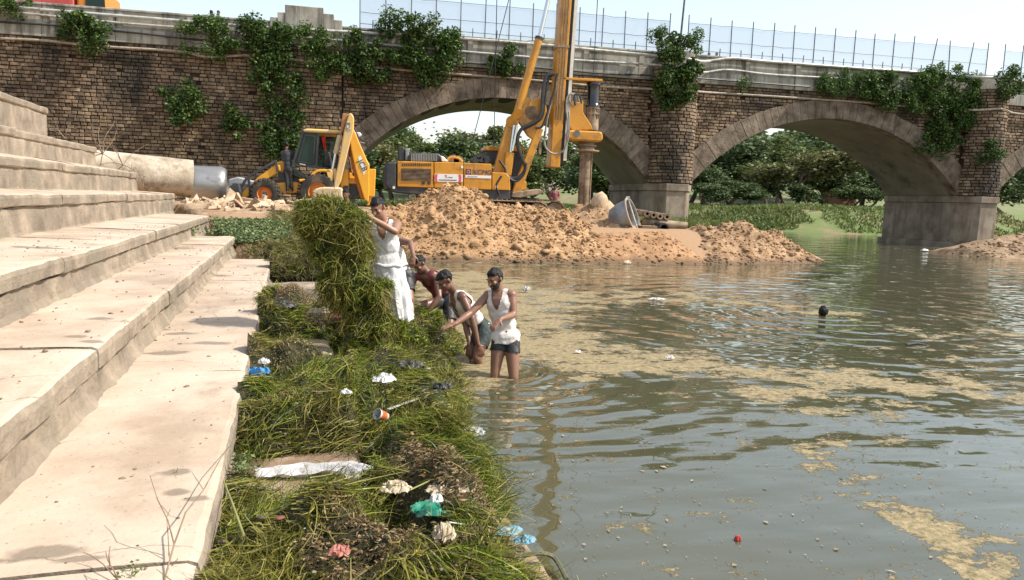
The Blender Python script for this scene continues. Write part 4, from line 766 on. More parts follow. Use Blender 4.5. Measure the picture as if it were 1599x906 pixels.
# loader arms, links and shovel
for Y in (YK+.3, YK+1.65):
    hp('loader_arm', [(374, 306), (378, 301), (405, 275), (430, 257), (437, 258), (438, 266), (412, 284), (388, 306), (381, 311)], Y, .14)
    for a_, b_ in (((372, 300), (386, 277)), ((386, 277), (430, 252)), ((360, 290), (374, 302)), ((388, 278), (391, 300)), ((430, 250), (434, 268))): MB().bar(ony(*a_, Y-.03), ony(*b_, Y-.03), .08, .085, up=(0, 1, 0)).build('shovel_link', m_dark, hoe, bevel=.01)
hp('loader_shovel', [(350, 318), (356, 300), (364, 285), (373, 286), (376, 300), (375, 318)], YK-.05, 2.3, m_dark, bevel=.03)
for i in range(6): MB().bar(ony(352+i*.3, 319, YK+.1+i*.4), ony(344, 321, YK+.1+i*.4), .08, .05).build('shovel_tooth', m_dark, hoe)
# backhoe: kingpost frame, boom, dipper, bucket
hp('rear_frame', [(531, 265), (544, 264), (545, 296), (531, 297)], YK+.35, .35); hp('rear_frame', [(577, 264), (587, 264), (585, 307), (576, 307)], YK+.1, .5); hp('rear_frame', [(540, 278), (578, 280), (578, 288), (540, 287)], YK+.5, 1.2); hp('rear_panel', [(545, 270), (577, 270), (577, 306), (547, 304)], YK+1.4, .3, m_jy)
boom = hp('boom', [(545.5, 212), (549, 196), (554, 205), (561, 222), (573, 250), (577, 257), (577, 300), (575.5, 316), (569, 312), (556, 268), (548, 232)], YK+.0, .32, m_jy, bevel=.03)
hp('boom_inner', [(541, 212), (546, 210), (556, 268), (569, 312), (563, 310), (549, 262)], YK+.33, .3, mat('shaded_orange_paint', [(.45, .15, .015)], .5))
dip = hp('dipper', [(545, 176.5), (549, 177), (553, 183.5), (552, 205), (547, 222), (532, 284), (527, 294), (521, 294), (522, 284), (532, 236), (537, 206)], YK-.1, .26, m_jl, bevel=.03)
hp('dipper_side', [(535, 177), (545, 178), (542, 186), (534, 208), (530, 214)], YK+.05, .2, mat('shaded_dipper_paint', [(.36, .17, .06)], .6), bevel=.02)  # brown puts the shade on the dipper's left face into its colour
p = ony(568, 262, YK-.012); pl = hp('logo_plate', [(559, 246), (563, 243), (572.5, 264), (568, 274)], YK-.008, .012, m_white, parent=boom, bevel=0); lettering('JCB', .26, ony(566, 258.5, YK-.014), m_black, boom, rot=(math.pi/2, R_(62), 0))
pl = hp('logo_plate', [(541.5, 190), (546.5, 191), (545, 204), (541, 203)], YK-.108, .012, m_white, parent=dip, bevel=0); lettering('JCB', .17, ony(543.6, 197, YK-.116), m_black, dip, rot=(math.pi/2, R_(-80), 0))
MB().cyl(ony(531, 212, YK+.15), ony(524, 240, YK+.15), .09, n=14).build('dipper_cylinder', m_dust, hoe, smooth=True); MB().cyl(ony(524, 240, YK+.15), ony(519, 266, YK+.15), .05, n=12).build('cylinder_rod', m_chrome, hoe, smooth=True)
MB().cyl(ony(552, 212, YK+.5), ony(565, 262, YK+.5), .07, n=12).build('boom_cylinder', m_black, hoe, smooth=True); MB().cyl(ony(546, 245, YK+.45), ony(551, 270, YK+.45), .06, n=12).build('cylinder_rod', m_chrome, hoe, smooth=True)
hp('bucket_link', [(509, 266), (516, 264), (520, 268), (519, 292), (511, 292), (512, 278)], YK-.05, .22, m_jl); hp('bucket_link', [(519, 264), (524, 264), (532, 278), (528, 292), (522, 290)], YK+.0, .2, m_jl)
bk = MB(); bo = [(487, 300), (493, 294), (505, 292), (530, 292.5), (535, 294), (536, 319), (531, 322), (500, 321), (490, 318)]; bk.pxprism(bo, YK-.35, .85); bko = bk.build('digging_bucket', m_dust, hoe, bevel=.05)
for i in range(4): MB().bar(ony(490, 318, YK-.28+i*.23), ony(484, 324, YK-.28+i*.23), .07, .06).build('bucket_tooth', m_dust, hoe)
hp('work_lamp', [(553, 207), (562, 206.5), (565, 211), (562, 214), (554, 213)], YK+.9, .2, m_white); hp('mirror_bracket', [(560, 221), (570, 223), (570, 224.5), (560, 222.5)], YK+.7, .1, m_grey)
hose([(527, 225), (523, 245), (527, 262), (536, 270)], YK+.2, .03) if False else None
for pts in ([(548, 190), (556, 205), (562, 222), (566, 240)], [(549, 200), (558, 215), (560, 235), (572, 262)], [(541, 215), (545, 240), (548, 262), (552, 275)]): MB().tube(catmull([ony(a_, b_, YK+.45) for a_, b_ in pts], 5), .022, 6).build('hydraulic_hose', m_black, hoe, smooth=True)
for px in (540, 578): hp('stabiliser_leg', [(px-4, 290), (px+4, 290), (px+4, 318), (px+6, 321), (px-6, 321), (px-4, 318)], YK+(.3 if px < 560 else .2), .25, m_jy if px > 560 else m_dark)

# ================================================================ things round the pier foot
m_tub = mat('galvanised_tub', [(.15, .155, .16), (.26, .27, .275), (.33, .33, .32)], .5, metal=.45, scale=2, dirt=((.38, .30, .20), 1.6, .5, .66))
TY = 26.0; c_ = np.array(ony(976, 341, TY)); d_ = Vector((.72, -.52, .34)).normalized(); tubw = thing('steel_tub', 'round grey steel tub tipped on its side below the pier', 'tub', (c_[0], TY, c_[2]-.6)); TS = .98
MB().lathe([(a_*TS, b_*TS) for a_, b_ in [(0, -.55), (.36, -.53), (.50, -.44), (.62, -.1), (.66, .28), (.70, .30), (.70, .33), (.64, .31), (.58, -.1), (.46, -.40), (.3, -.47), (0, -.48)]], c_, d_, 36).build('bowl', m_tub, tubw, smooth=True)
MB().lathe([(a_*TS, b_*TS) for a_, b_ in [(.66, .27), (.715, .28), (.72, .33), (.66, .335)]], c_, d_, 36).build('rim', mat('worn_tub_rim', [(.34, .30, .24)], .6, metal=.3), tubw, smooth=True)
_, u_, v_ = frame(d_); c2 = Vector(c_)+d_*.33*TS; ax = (Vector((0, 0, 1))-d_*d_.z).normalized()
MB().cyl(c2+ax*.68*TS, c2-ax*.66*TS, .03, n=8).build('cross_bar', m_pipe, tubw); MB().box(c2+ax*.68*TS, (.12, .12, .14)).build('lug', m_pipe, tubw)
logs = []
for i, (px, py) in enumerate(((1011, 334), (1021, 336), (1031, 338), (1042, 339))):
    c0 = Vector(ony(px, py, 26.6)); o = MB(); o.lathe([(.06, 0), (.125, 0), (.125, 2.4), (.06, 2.4), (.06, 0)], c0, (.12, 1, .02), 16); o.build('drill_casing', m_rust, smooth=True, label='%s of four stacked short pipes beside the steel tub' % ('leftmost', 'second from left', 'third from left', 'rightmost')[i], cat='pipe', group='pipes stacked by the pier')
MB().lathe([(.1, 0), (.16, 0), (.16, 1.75), (.1, 1.75)], ony(1002, 346, 26.9), np.array(ony(1048, 351, 26.7))-np.array(ony(1002, 346, 26.9)), 16).build('steel_pipe', m_rust, smooth=True, label='single long pipe lying across under the four short pipes', cat='pipe')
MB().lathe([(.14, 0), (.2, 0), (.2, 1.6), (.14, 1.6), (.14, 0)], ony(1037, 357, 25.9), (.05, 1, .02), 18).build('open_pipe', m_black, smooth=True, label='black open pipe end pointing at the river below the pipe stack', cat='pipe')
pal = thing('slatted_crate', 'low slatted wooden pallet beside the steel tub', 'pallet', ony(1012, 363, 27.0)); m_wood = mat('grey_brown_timber', [(.17, .12, .075), (.30, .225, .145)], .9, scale=3, stretch=(.3, 2, 2), island=.2)
for i in range(6): a_ = ony(998, 353+i*2.0, 26.0); b_ = ony(1021, 353.4+i*2.0, 26.0); MB().bar(a_, b_, .7, .035).build('slat', m_wood, pal)
MB().bar(ony(1020, 352, 25.8), ony(1025, 365, 25.7), .06, .06).build('post', m_wood, pal)
wt = MB().lathe([(0, 0), (.17, 0), (.185, .2), (.165, .2), (.155, .03), (0, .03)], ony(1060, 369, 25.4), (0, 0, 1), 24); wt.build('plastic_basin', m_white, smooth=True, label='small white basin on the pale rubbish by the pipes', cat='basin')
pr_ = np.random.default_rng(9); px = pr_.normal(1085, 18, 260); py = np.clip(pr_.normal(378, 8, 260), 363, 393); C = np.array([ony(a_, b_, 25.2-.02*(b_-378)) for a_, b_ in zip(px, py)]); V, F = clods(C, .05*pr_.lognormal(0, .5, 260), pr_, .35, ICO1, .4)
npobj('pale_debris', V, F, mat('pale_debris', [(.42, .39, .33), (.68, .66, .60)], .8, scale=5, island=.3), kind='stuff', label='pale plaster and plastic debris spread on the spoil bank', cat='debris')
for i, (px, py, s_) in enumerate(((936, 318, .5), (946, 332, .42), (928, 338, .35))):
    V, F = clods(np.array([ony(px, py, 28.3)]), np.array([s_]), np.random.default_rng(i+3), .8, ICO2, .16); npobj('boulder', V, F, m_rub, label=('tall tan boulder behind the drill pipe', 'rounded pale boulder right of the drill pipe', 'lowest boulder against the drill pipe')[i], cat='boulder', group='boulders by the drill pipe')
# ================================================================ fence on the bridge
m_net = bpy.data.materials.new('pale_netting'); m_net.use_nodes = True; N = m_net.node_tree.nodes; L = m_net.node_tree.links; bb = N['Principled BSDF']; bb.inputs['Base Color'].default_value = (.46, .52, .60, 1); bb.inputs['Roughness'].default_value = .8
tr = N.new('ShaderNodeBsdfTransparent'); tl = N.new('ShaderNodeBsdfTranslucent'); tl.inputs[0].default_value = (.5, .56, .66, 1); ms0 = N.new('ShaderNodeMixShader'); ms0.inputs[0].default_value = .5; L.new(bb.outputs[0], ms0.inputs[1]); L.new(tl.outputs[0], ms0.inputs[2])
ms = N.new('ShaderNodeMixShader'); ms.inputs[0].default_value = .36; L.new(tr.outputs[0], ms.inputs[1]); L.new(ms0.outputs[0], ms.inputs[2]); L.new(ms.outputs[0], N['Material Output'].inputs[0])
m_post = mat('grey_steel_post', [(.07, .075, .085), (.13, .135, .145)], .6, metal=.4, scale=4)
def fence(X0, X1, label, lean=()):
    f_ = thing('safety_fence', label, 'fence', ((X0+X1)/2, YB+.1, 10.12)); n = max(1, round((X1-X0)/1.27)); xs = np.linspace(X0, X1, n+1); tops = []
    for i, x in enumerate(xs):
        q = lean[i-len(xs)+len(lean)] if i >= len(xs)-len(lean) else random.uniform(-.02, .02); top = (x+q, YB+.1, 12.15+random.uniform(-.08, .05)); tops.append(x+q*.85); MB().cyl((x, YB+.1, 9.9), top, .028, n=6).build('post', m_post, f_)
        if i < n: MB().cyl((x+.62, YB+.05, 10.1), (x+.62+random.uniform(-.02, .02), YB+.05, 10.55), .025, n=6).build('baluster', m_post, f_)
    for i in range(n):
        a_, b_ = xs[i], xs[i+1]; ta, tb = tops[i], tops[i+1]; sag = random.uniform(0, .05)
        for z, y in ((11.78, .1), (10.92, .1)):
            k = (z-10.1)/1.9; MB().tube([(a_+(ta-a_)*k, YB+y, z), ((a_+b_)/2+((ta-a_)+(tb-b_))*k/2, YB+y, z-sag), (b_+(tb-b_)*k, YB+y, z)], .013, 5).build('rail', m_post, f_)
        MB().cyl((a_, YB+.05, 10.35), (b_, YB+.05, 10.35), .016, n=5).build('lower_rail', m_post, f_)
        mb = MB(); k = 4; P = []
        for u in range(k+1):
            for v_ in range(3):
                t = u/k; z = 10.16+v_*.8; kk = (z-10.1)/1.9; P.append((a_+(b_-a_)*t+((ta-a_)*(1-t)+(tb-b_)*t)*kk, YB+.125+random.uniform(-.012, .012), z-sag*(4*t*(1-t))*(v_ == 2)))
        mb.add(P, [(u*3+v_, u*3+v_+1, u*3+v_+4, u*3+v_+3) for u in range(k) for v_ in range(2)]); mb.build('net_panel', m_net, f_, smooth=True)
fence(-.2, 16.2, 'tall netting fence above the first arch'); fence(17.3, 36.4, 'tall netting fence above the second arch with leaning end posts', (.05, .3, -.1, .25, .0)); fence(37.6, 44, 'short stretch of netting fence beyond the gap at the right')
# street-lamp pole on the pier and people, truck and rickshaw crossing
lp = thing('lamp_post', 'thin grey lamp post leaning above the middle pier', 'lamp post', ony(1060, 85, YB-.2)); a_ = Vector(ony(1060, 88, YB-.2)); b_ = Vector(ony(1075, -60, YB-.2)); MB().cyl(a_, b_, .06, .045, 10).build('pole', m_post, lp, smooth=True); MB().box(a_, (.25, .25, .12)).build('base_plate', m_post, lp); MB().tube([b_, b_+Vector((.3, -.3, .3)), b_+Vector((.9, -.9, .35))], .035, 8).build('arm', m_post, lp)
m_or = mat('orange_lorry_paint', [(.60, .20, .02)], .5); m_rd = mat('red_lorry_paint', [(.45, .06, .05), (.55, .10, .08)], .6, scale=2)
T0 = ony(100, 5, 41.0); lor = thing('lorry', 'red and orange lorry crossing the bridge at top left', 'lorry', (T0[0], 41, 8.76)); tx = T0[0]
mb = MB(); mb.box2((tx-5.2, 40.2, 9.6), (tx+.7, 42.2, 11.4)); mb.build('cargo_body', m_rd, lor, bevel=.04); MB().box2((tx+.8, 40.2, 9.3), (tx+2.2, 42.2, 11.2)).build('cab', m_or, lor, bevel=.12); MB().box2((tx-5.2, 40.4, 9.3), (tx+2.2, 42, 9.58)).build('chassis', m_dark, lor)
MB().prism([(tx+1.2, 10.3), (tx+2.1, 10.3), (tx+2.05, 10.95), (tx+1.25, 10.95)], 40.17, 40.19).build('window', m_glass, lor)
for xx in (tx-4.2, tx-3.1, tx+1.4):
    for y in (40.25, 41.85): MB().lathe([(0, 0), (.3, 0), (.5, .03), (.52, .15), (.5, .27), (.3, .3), (0, .3)], (xx, y, 9.28), (0, 1, 0), 24).build('wheel', m_tyre, lor, smooth=True)
T1 = ony(845, 62, 40.6); ric = thing('auto_rickshaw', 'yellow roofed auto rickshaw passing behind the drill mast', 'rickshaw', (T1[0], 40.6, 8.76)); rx_ = T1[0]
MB().prism([(rx_-.1, 10.38), (rx_+.1, 10.55), (rx_+1.0, 10.6), (rx_+1.05, 9.5), (rx_+.9, 9.4), (rx_+.85, 10.3)], 40.0, 41.2).build('canopy', mat('mustard_canvas', [(.42, .32, .05), (.5, .40, .09)], .8, scale=3), ric, bevel=.05); MB().prism([(rx_-1.05, 10.2), (rx_-.9, 10.42), (rx_-.15, 10.5), (rx_-.12, 10.36), (rx_-.85, 10.2), (rx_-1.0, 9.3), (rx_-1.15, 9.3)], 40.1, 41.1).build('windscreen_hood', mat('dark_brown_canvas', [(.05, .03, .02)], .8), ric, bevel=.03)
MB().prism([(rx_-1.2, 9.0), (rx_+1.05, 9.0), (rx_+1.05, 9.5), (rx_-.2, 9.55), (rx_-1.0, 9.4)], 40.1, 41.1).build('body', m_dark, ric, bevel=.05)
for xx, y in ((rx_-.95, 40.55), (rx_+.75, 40.1), (rx_+.75, 41.0)): MB().lathe([(0, 0), (.15, 0), (.2, .03), (.21, .06), (.2, .1), (0, .12)], (xx, y, 8.97), (0, 1, 0), 20).build('wheel', m_tyre, ric, smooth=True)

# ================================================================ plants rooted in the bridge
m_leafd = leafmat('fig_leaves', [(.012, .035, .010), (.025, .06, .014), (.05, .10, .02), (.10, .16, .035), (.16, .20, .05)], .22)
m_leaff = leafmat('fern_green_leaves', [(.02, .05, .012), (.05, .10, .02), (.09, .16, .03), (.15, .22, .05)], .25)
m_stem = mat('woody_stem', [(.10, .07, .045), (.2, .15, .10)], .9, scale=6)
def wall_shrub(px, py, wp, hp_, label, n=900, m=m_leafd, size=.17, seed=0, hang=.3, depth=.55, yb=YB):
    rng = np.random.default_rng(seed+500); c_ = np.array(ony(px, py, yb-.3)); hw = wp/25./2; hh = hp_/25./2; off = max([0]+[1.15*math.sqrt(max(0, 1-((c_[0]-pc)/1.3)**2)) for pc, hw2 in PIERS]); c_[1] -= off
    t = thing('wall_shrub', label, 'shrub', (c_[0], c_[1]+.3, c_[2])); K = max(5, int(wp*hp_/170)); cl = rng.uniform(-1, 1, (K*3, 3)); cl = cl[(cl[:, 0]**2+cl[:, 2]**2) < 1.1][:K]; K = len(cl)
    cc = c_+np.stack([cl[:, 0]*hw*.85, -np.abs(cl[:, 1])*depth, cl[:, 2]*hh*.85], 1); cr = rng.uniform(.2, .46, K)*min(1, .5+max(hw, hh))
    n = int(n*3.6); k = rng.integers(0, K, n); d = rng.normal(size=(n, 3)); d /= np.linalg.norm(d, axis=1)[:, None]; P = cc[k]+d*(cr[k]*rng.uniform(.5, 1.1, n))[:, None]; P[:, 1] = np.minimum(P[:, 1], c_[1]+.25)
    V, F = leaves(P, size, rng, aspect=.6, droop=hang); npobj('foliage', V, F, m, t)
    mb = MB(); root = c_+np.array((rng.uniform(-.2, .2), .32, -hh*.2))
    for i in range(min(K, 9)): q = cc[i]; mid = (root+q)/2+np.array((0, -.15, .1)); mb.tube([root, mid, q], [.03, .02, .008], 5)
    mb.build('stems', m_stem, t); return t
S = [(18, 12, 60, 26, 'pale sprig at the far left end of the parapet', 350, m_leaff), (112, 45, 50, 26, 'small fig shrub left of the wall lamp on the abutment wall', 380, m_leafd), (143, 52, 45, 46, 'drooping fig shrub near the left parapet pipes', 480, m_leafd), (325, 58, 80, 55, 'bushy shrub sprouting from the abutment parapet', 900, m_leaff), (384, 55, 55, 38, 'trailing shrub between the abutment parapet and stepped block', 500, m_leafd),
     (283, 165, 52, 55, 'isolated round shrub growing halfway down the abutment wall', 800, m_leafd), (362, 196, 36, 46, 'dark small shrub low on the abutment wall', 420, m_leafd), (425, 72, 60, 60, 'dark leafy creeper at the left corner of the stepped block', 900, m_leafd), (440, 165, 62, 150, 'long dark creeper hanging down the pilaster', 1700, m_leafd), (470, 62, 70, 40, 'feathery green shrub in front of the stepped block', 800, m_leaff), (505, 95, 50, 55, 'light green ferny shrub under the stepped block', 700, m_leaff), (545, 90, 50, 75, 'shrub hanging at the right edge of the pilaster', 800, m_leafd),
     (650, 75, 125, 80, 'largest dense shrub spilling over the parapet left of the rig', 2600, m_leafd), (605, 35, 22, 40, 'thin upright sprig in front of the netting fence', 160, m_leaff), (675, 120, 40, 30, 'drooping tail of leaves under the largest shrub', 260, m_leafd), (786, 96, 58, 34, 'leafy tuft behind the rig boom', 520, m_leafd),
     (1043, 108, 66, 95, 'thick dark shrub on the middle pier', 1900, m_leafd), (1030, 68, 44, 34, 'airy top sprigs above the middle pier shrub', 360, m_leaff), (1025, 150, 40, 50, 'dark creeper tail down the left of the middle pier', 500, m_leafd), (1072, 78, 26, 34, 'thin sprig right of the middle pier cap', 160, m_leaff), (1158, 130, 14, 22, 'tiny tuft above the second arch', 60, m_leaff),
     (1303, 131, 60, 46, 'yellowish green tuft above the crown of the second arch', 750, m_leaff), (1378, 138, 84, 58, 'grey green shrub between two others over the second arch', 1250, m_leafd), (1468, 132, 105, 70, 'bright leafy shrub near the far pier top', 1600, m_leaff), (1480, 185, 90, 95, 'dark hanging growth beside the far pier', 1500, m_leafd), (1455, 222, 60, 50, 'lowest dark creeper above the second arch springing', 600, m_leafd), (1548, 135, 44, 50, 'dark shrub on the far pier cap', 500, m_leafd), (1520, 235, 30, 60, 'creeper shadowing the far pier shaft', 350, m_leafd)]
S += [(590, 95, 46, 60, 'loose creeper between the pilaster and the largest shrub', 600, m_leafd), (705, 70, 40, 44, 'right flank of pale leaves beside the largest shrub', 420, m_leaff), (1425, 150, 46, 60, 'loose leafy fringe left of the bright shrub near the far pier', 620, m_leaff), (1505, 165, 50, 90, 'broad pale creeper over the far pier shoulder', 1000, m_leaff), (1340, 132, 40, 40, 'small pale tuft joining two shrubs over the second arch', 380, m_leaff), (1062, 130, 34, 60, 'dark leaves wrapping the right of the middle pier', 520, m_leafd), (455, 235, 40, 60, 'lowest end of the creeper on the pilaster', 380, m_leafd), (410, 120, 26, 60, 'thin dark creeper at the left edge of the pilaster', 300, m_leafd)]
for i, (px, py, wp, hp_, lb, n, m) in enumerate(S): wall_shrub(px, py, wp, hp_, lb, n, m, seed=i, size=.155 if m is m_leafd else .13)

# ================================================================ trees behind the bridge
TL = [leafmat('tree_leaves_dark', [(.035, .06, .02), (.062, .095, .03), (.095, .135, .045), (.135, .175, .06)], .2), leafmat('tree_leaves_mid', [(.055, .08, .025), (.10, .135, .04), (.15, .19, .06), (.20, .23, .085)], .25), leafmat('tree_leaves_olive', [(.05, .06, .018), (.10, .11, .035), (.16, .16, .055), (.22, .20, .08)], .25)]
m_bark = mat('bark', [(.07, .05, .035), (.16, .12, .085)], .95, scale=5)
def tree_proto(seed, leafm, bare=False):
    """unit tree about 8 m tall, crown 6 m wide"""
    rng = np.random.default_rng(seed); t = bpy.data.objects.new('tree', None); COL.objects.link(t); mb = MB(); tips = []
    def limb(p, d, ln, r, lv):
        pts = [p]; q = p.copy(); dd = d.copy()
        for i in range(4): dd = dd+rng.normal(0, .18, 3)+np.array((0, 0, .06)); dd /= np.linalg.norm(dd); q = q+dd*ln/4; pts.append(q)
        mb.tube(pts, list(np.linspace(r, r*.45, 5)), 6 if lv < 2 else 4)
        if lv >= 1: tips.append(q); tips.append(pts[3])
        if lv < (4 if bare else 2):
            for i in range(rng.integers(3, 5)): nd_ = dd+rng.normal(0, .6, 3); nd_[2] = abs(nd_[2])*.6+.1; limb(pts[rng.integers(2, 5)], nd_/np.linalg.norm(nd_), ln*rng.uniform(.55, .75), r*.42, lv+1)
    limb(np.array((0, 0, -.3)), np.array((rng.normal(0, .1), rng.normal(0, .1), 1.)), 3.2, .17, 0); o = mb.build('trunk', m_bark); o.parent = t
    T_ = np.array(tips); n = 7000 if not bare else 260; K = len(T_); k = rng.integers(0, K, n); d = rng.normal(size=(n, 3)); d /= np.linalg.norm(d, axis=1)[:, None]; rr = rng.uniform(.5, 1.35, K); P = T_[k]+d*(rr[k]*rng.uniform(.35, 1.05, n))[:, None]*np.array((1.1, 1.1, .8))
    V, F = leaves(P, .29, rng, aspect=.65); o = npobj('crown', V, F, leafm); o.parent = t; t['h'] = float(np.percentile(V[:, 2], 98)); return t
PR = [tree_proto(1, TL[0]), tree_proto(2, TL[0]), tree_proto(3, TL[1]), tree_proto(4, TL[1]), tree_proto(5, TL[2]), tree_proto(6, TL[2], True), tree_proto(8, TL[0])]
used_ = set()
ORD = 'first second third fourth fifth sixth seventh eighth ninth tenth eleventh twelfth thirteenth fourteenth fifteenth sixteenth seventeenth eighteenth nineteenth twentieth'.split()+['twenty-first', 'twenty-second']
def tree(k, px, ptop, Y, label, group=None, sx=1.):
    g = ony(px, 320, Y); z = float(ground_z(g[0], Y)); top = ony(px, ptop, Y)[2]; sc = (top-z)/PR[k]['h']
    o = PR[k] if k not in used_ else copy_tree(PR[k]); used_.add(k); o.location = (g[0], Y, z); o.scale = (sc*sx*1.2, sc*sx*1.2, sc); o.rotation_euler = (0, 0, random.uniform(0, 6)); tag(o, label, 'tree', group); return o
G1, G2 = 'trees seen through the first arch', 'trees seen through the second arch'

def row(items, fmt, group):
    rank = {q: i for i, q in enumerate(sorted(q[0] for q in items))}
    for px, pt, Y, k, sx in items: tree(k, px, pt, Y, fmt % ORD[rank[px]], group, sx)
row(((585, 212, 92, 2, 1.1), (612, 222, 80, 4, 1.2), (640, 214, 100, 3, 1.1), (663, 204, 120, 6, .9), (696, 222, 96, 2, 1.2), (722, 226, 84, 0, 1.2), (756, 222, 98, 3, 1.2), (790, 206, 105, 2, 1.), (600, 240, 70, 0, 1.5), (655, 248, 72, 2, 1.6), (700, 250, 74, 4, 1.5), (745, 252, 72, 2, 1.5), (800, 246, 74, 3, 1.4)), '%s tree from the left behind the rig body, through the first arch', G1)
tree(5, 727, 192, 100, 'bare pinkish tree rising above the rig engine cover'); tree(4, 772, 214, 118, 'yellowish tree top behind the wire ropes')
row(((835, 240, 76, 3, 1.3), (875, 214, 84, 6, 1.1), (905, 224, 78, 0, 1.4), (935, 236, 74, 2, 1.3), (950, 248, 70, 0, 1.4), (985, 235, 74, 1, 1.3)), '%s dark bushy tree right of the drill mast, through the first arch', G1)
row(((1075, 228, 98, 1, 1.2), (1100, 236, 90, 0, 1.3), (1130, 226, 100, 6, 1.2), (1160, 206, 112, 1, 1.1), (1190, 202, 118, 0, 1.2), (1215, 214, 100, 3, 1.1), (1285, 218, 104, 1, 1.3), (1315, 226, 98, 6, 1.2), (1345, 240, 94, 0, 1.3), (1375, 250, 90, 1, 1.3), (1110, 262, 84, 6, 1.5), (1170, 255, 86, 3, 1.4), (1225, 262, 84, 0, 1.3), (1300, 262, 86, 1, 1.4), (1350, 275, 82, 6, 1.4), (1410, 260, 90, 0, 1.4), (1140, 285, 78, 1, 1.8), (1200, 288, 77, 0, 1.8), (1275, 290, 76, 6, 1.8), (1330, 292, 76, 1, 1.8), (1385, 292, 76, 0, 1.7), (1095, 290, 76, 6, 1.7)), '%s dark tree from the left in the wood under the second arch', G2)
tree(4, 1243, 236, 80, 'light yellow green tree standing out before the dark wood under the second arch', None, 1.1)
row(((1575, 262, 80, 6, 1.3), (1602, 250, 86, 1, 1.3), (1630, 245, 84, 0, 1.3)), '%s dark tree from the left under the third arch', 'trees seen through the third arch')
for k, o in enumerate(PR):
    if k not in used_:
        for ch in list(o.children): bpy.data.objects.remove(ch)
        bpy.data.objects.remove(o)
# little houses among them
m_plas = mat('lime_plaster', [(.45, .40, .33), (.6, .55, .47)], .9, scale=2); m_brk = mat('red_brick_far', [(.28, .13, .08), (.36, .18, .11)], .9, scale=4); m_tin = mat('tin_roof', [(.32, .33, .34), (.45, .46, .47)], .6, metal=.3); m_grn = mat('green_wash', [(.16, .32, .27)], .9)
def house(px, pt, pb, wpx, Y, m, label):
    a_ = ony(px, pt, Y); b_ = ony(px, pb, Y); wv = wpx/IW*0+wpx*(Y/math.cos(yaw)*.98)/FPX; h_ = thing('house', label, 'house', (a_[0], Y, b_[2])); z0, z1 = b_[2]-3, a_[2]
    MB().box2((a_[0]-wv/2, Y, z0), (a_[0]+wv/2, Y+4, z1)).build('wall', m, h_); MB().prism([(a_[0]-wv/2-.3, z1), (a_[0]+wv/2+.3, z1), (a_[0]+wv/2+.3, z1+.15), (a_[0]-wv/2-.3, z1+.35)], Y-.4, Y+4.4).build('roof', m_tin, h_)
    for q in (-.25, .25): w_ = MB().box2((a_[0]+wv*q-.4, Y-.03, z1-1.6), (a_[0]+wv*q+.4, Y+.05, z1-.6)).build('window', m_dark, h_); MB().box2((a_[0]+wv*q-.5, Y-.1, z1-1.72), (a_[0]+wv*q+.5, Y, z1-1.62)).build('sill', m_conc, w_)
house(686, 232, 256, 46, 108, m_brk, 'small brick house among trees behind the rig engine'); house(850, 240, 262, 44, 96, m_plas, 'pale house behind the lower end of the drill mast'); house(1246, 208, 232, 40, 128, m_grn, 'green washed house on the hill under the second arch'); house(1328, 270, 292, 30, 96, m_brk, 'reddish hut between dark trees under the second arch')
# ================================================================ grass
m_grass = leafmat('bright_grass', [(.05, .09, .02), (.09, .14, .03), (.14, .195, .045), (.19, .22, .07), (.24, .22, .10)], .3); m_green = leafmat('fresh_creepers', [(.07, .10, .035), (.12, .165, .06), (.18, .23, .09), (.25, .28, .13)], .25)
rng = np.random.default_rng(31)
def scatter(n, x0, x1, y0, y1, lo=.06, hi=9., sc=.25, thr=-.2):
    x = rng.uniform(x0, x1, n); y = y0+(y1-y0)*rng.uniform(0, 1, n)**1.3; z = ground_z(x, y); ok = (z > lo) & (z < hi) & (fb2(x, y, sc, 8, 3) > thr); return np.stack([x, y, z], 1)[ok]
P = np.concatenate([scatter(26000, 17, 62, 56, 82), scatter(14000, -3, 20, 46, 82), scatter(5000, 17, 40, 60, 66, .05, 2, .25, -2)]); n = len(P); D = rng.normal(0, .35, (n, 3)); D[:, 2] = 1; V, F = ribbons(P, D, rng.uniform(.14, .5, n), rng.uniform(.07, .16, n), rng, 2, .5, .4); npobj('bank_grass', V, F, m_grass, kind='stuff', label='bright green grass covering the far river bank', cat='grass')
P = []
for (px, py, wx, wy, n) in ((405, 360, 75, 14, 5200), (600, 318, 60, 12, 0)):
    x_ = rng.uniform(px-wx, px+wx, n); y_ = rng.uniform(py-wy, py+wy, n)
    for a_, b_ in zip(x_, y_):
        q = onz(a_, b_, .75); P.append((q[0], q[1], float(ground_z(q[0], q[1]))+.02))
P = np.array(P); P = P[(toSN(P[:, 0], P[:, 1])[0] < 20.6) & (P[:, 2] > .05)]; C = P[rng.integers(0, len(P), 16000)]+rng.normal(0, .06, (16000, 3))*np.array((1, 1, .5))+np.array((0, 0, .05)); V, F = leaves(C, .075, rng, up=1.5, aspect=.8); npobj('ground_creepers', V, F, m_green, kind='stuff', label='low light green creepers between the steps and the rubble', cat='ground cover')
P = scatter(24000, .5, 18, 27.5, 47, .3, 9, .25, -.45); P = P[(P[:, 1] > 33.5) | (P[:, 0] > 12.5)]; n = len(P); D = rng.normal(0, .35, (n, 3)); D[:, 2] = 1; V, F = ribbons(P, D, rng.uniform(.15, .45, n), rng.uniform(.03, .08, n), rng, 2, .3, .3); npobj('river_meadow', V, F, m_grass, kind='stuff', label='green grass around the piers behind the rig', cat='grass')
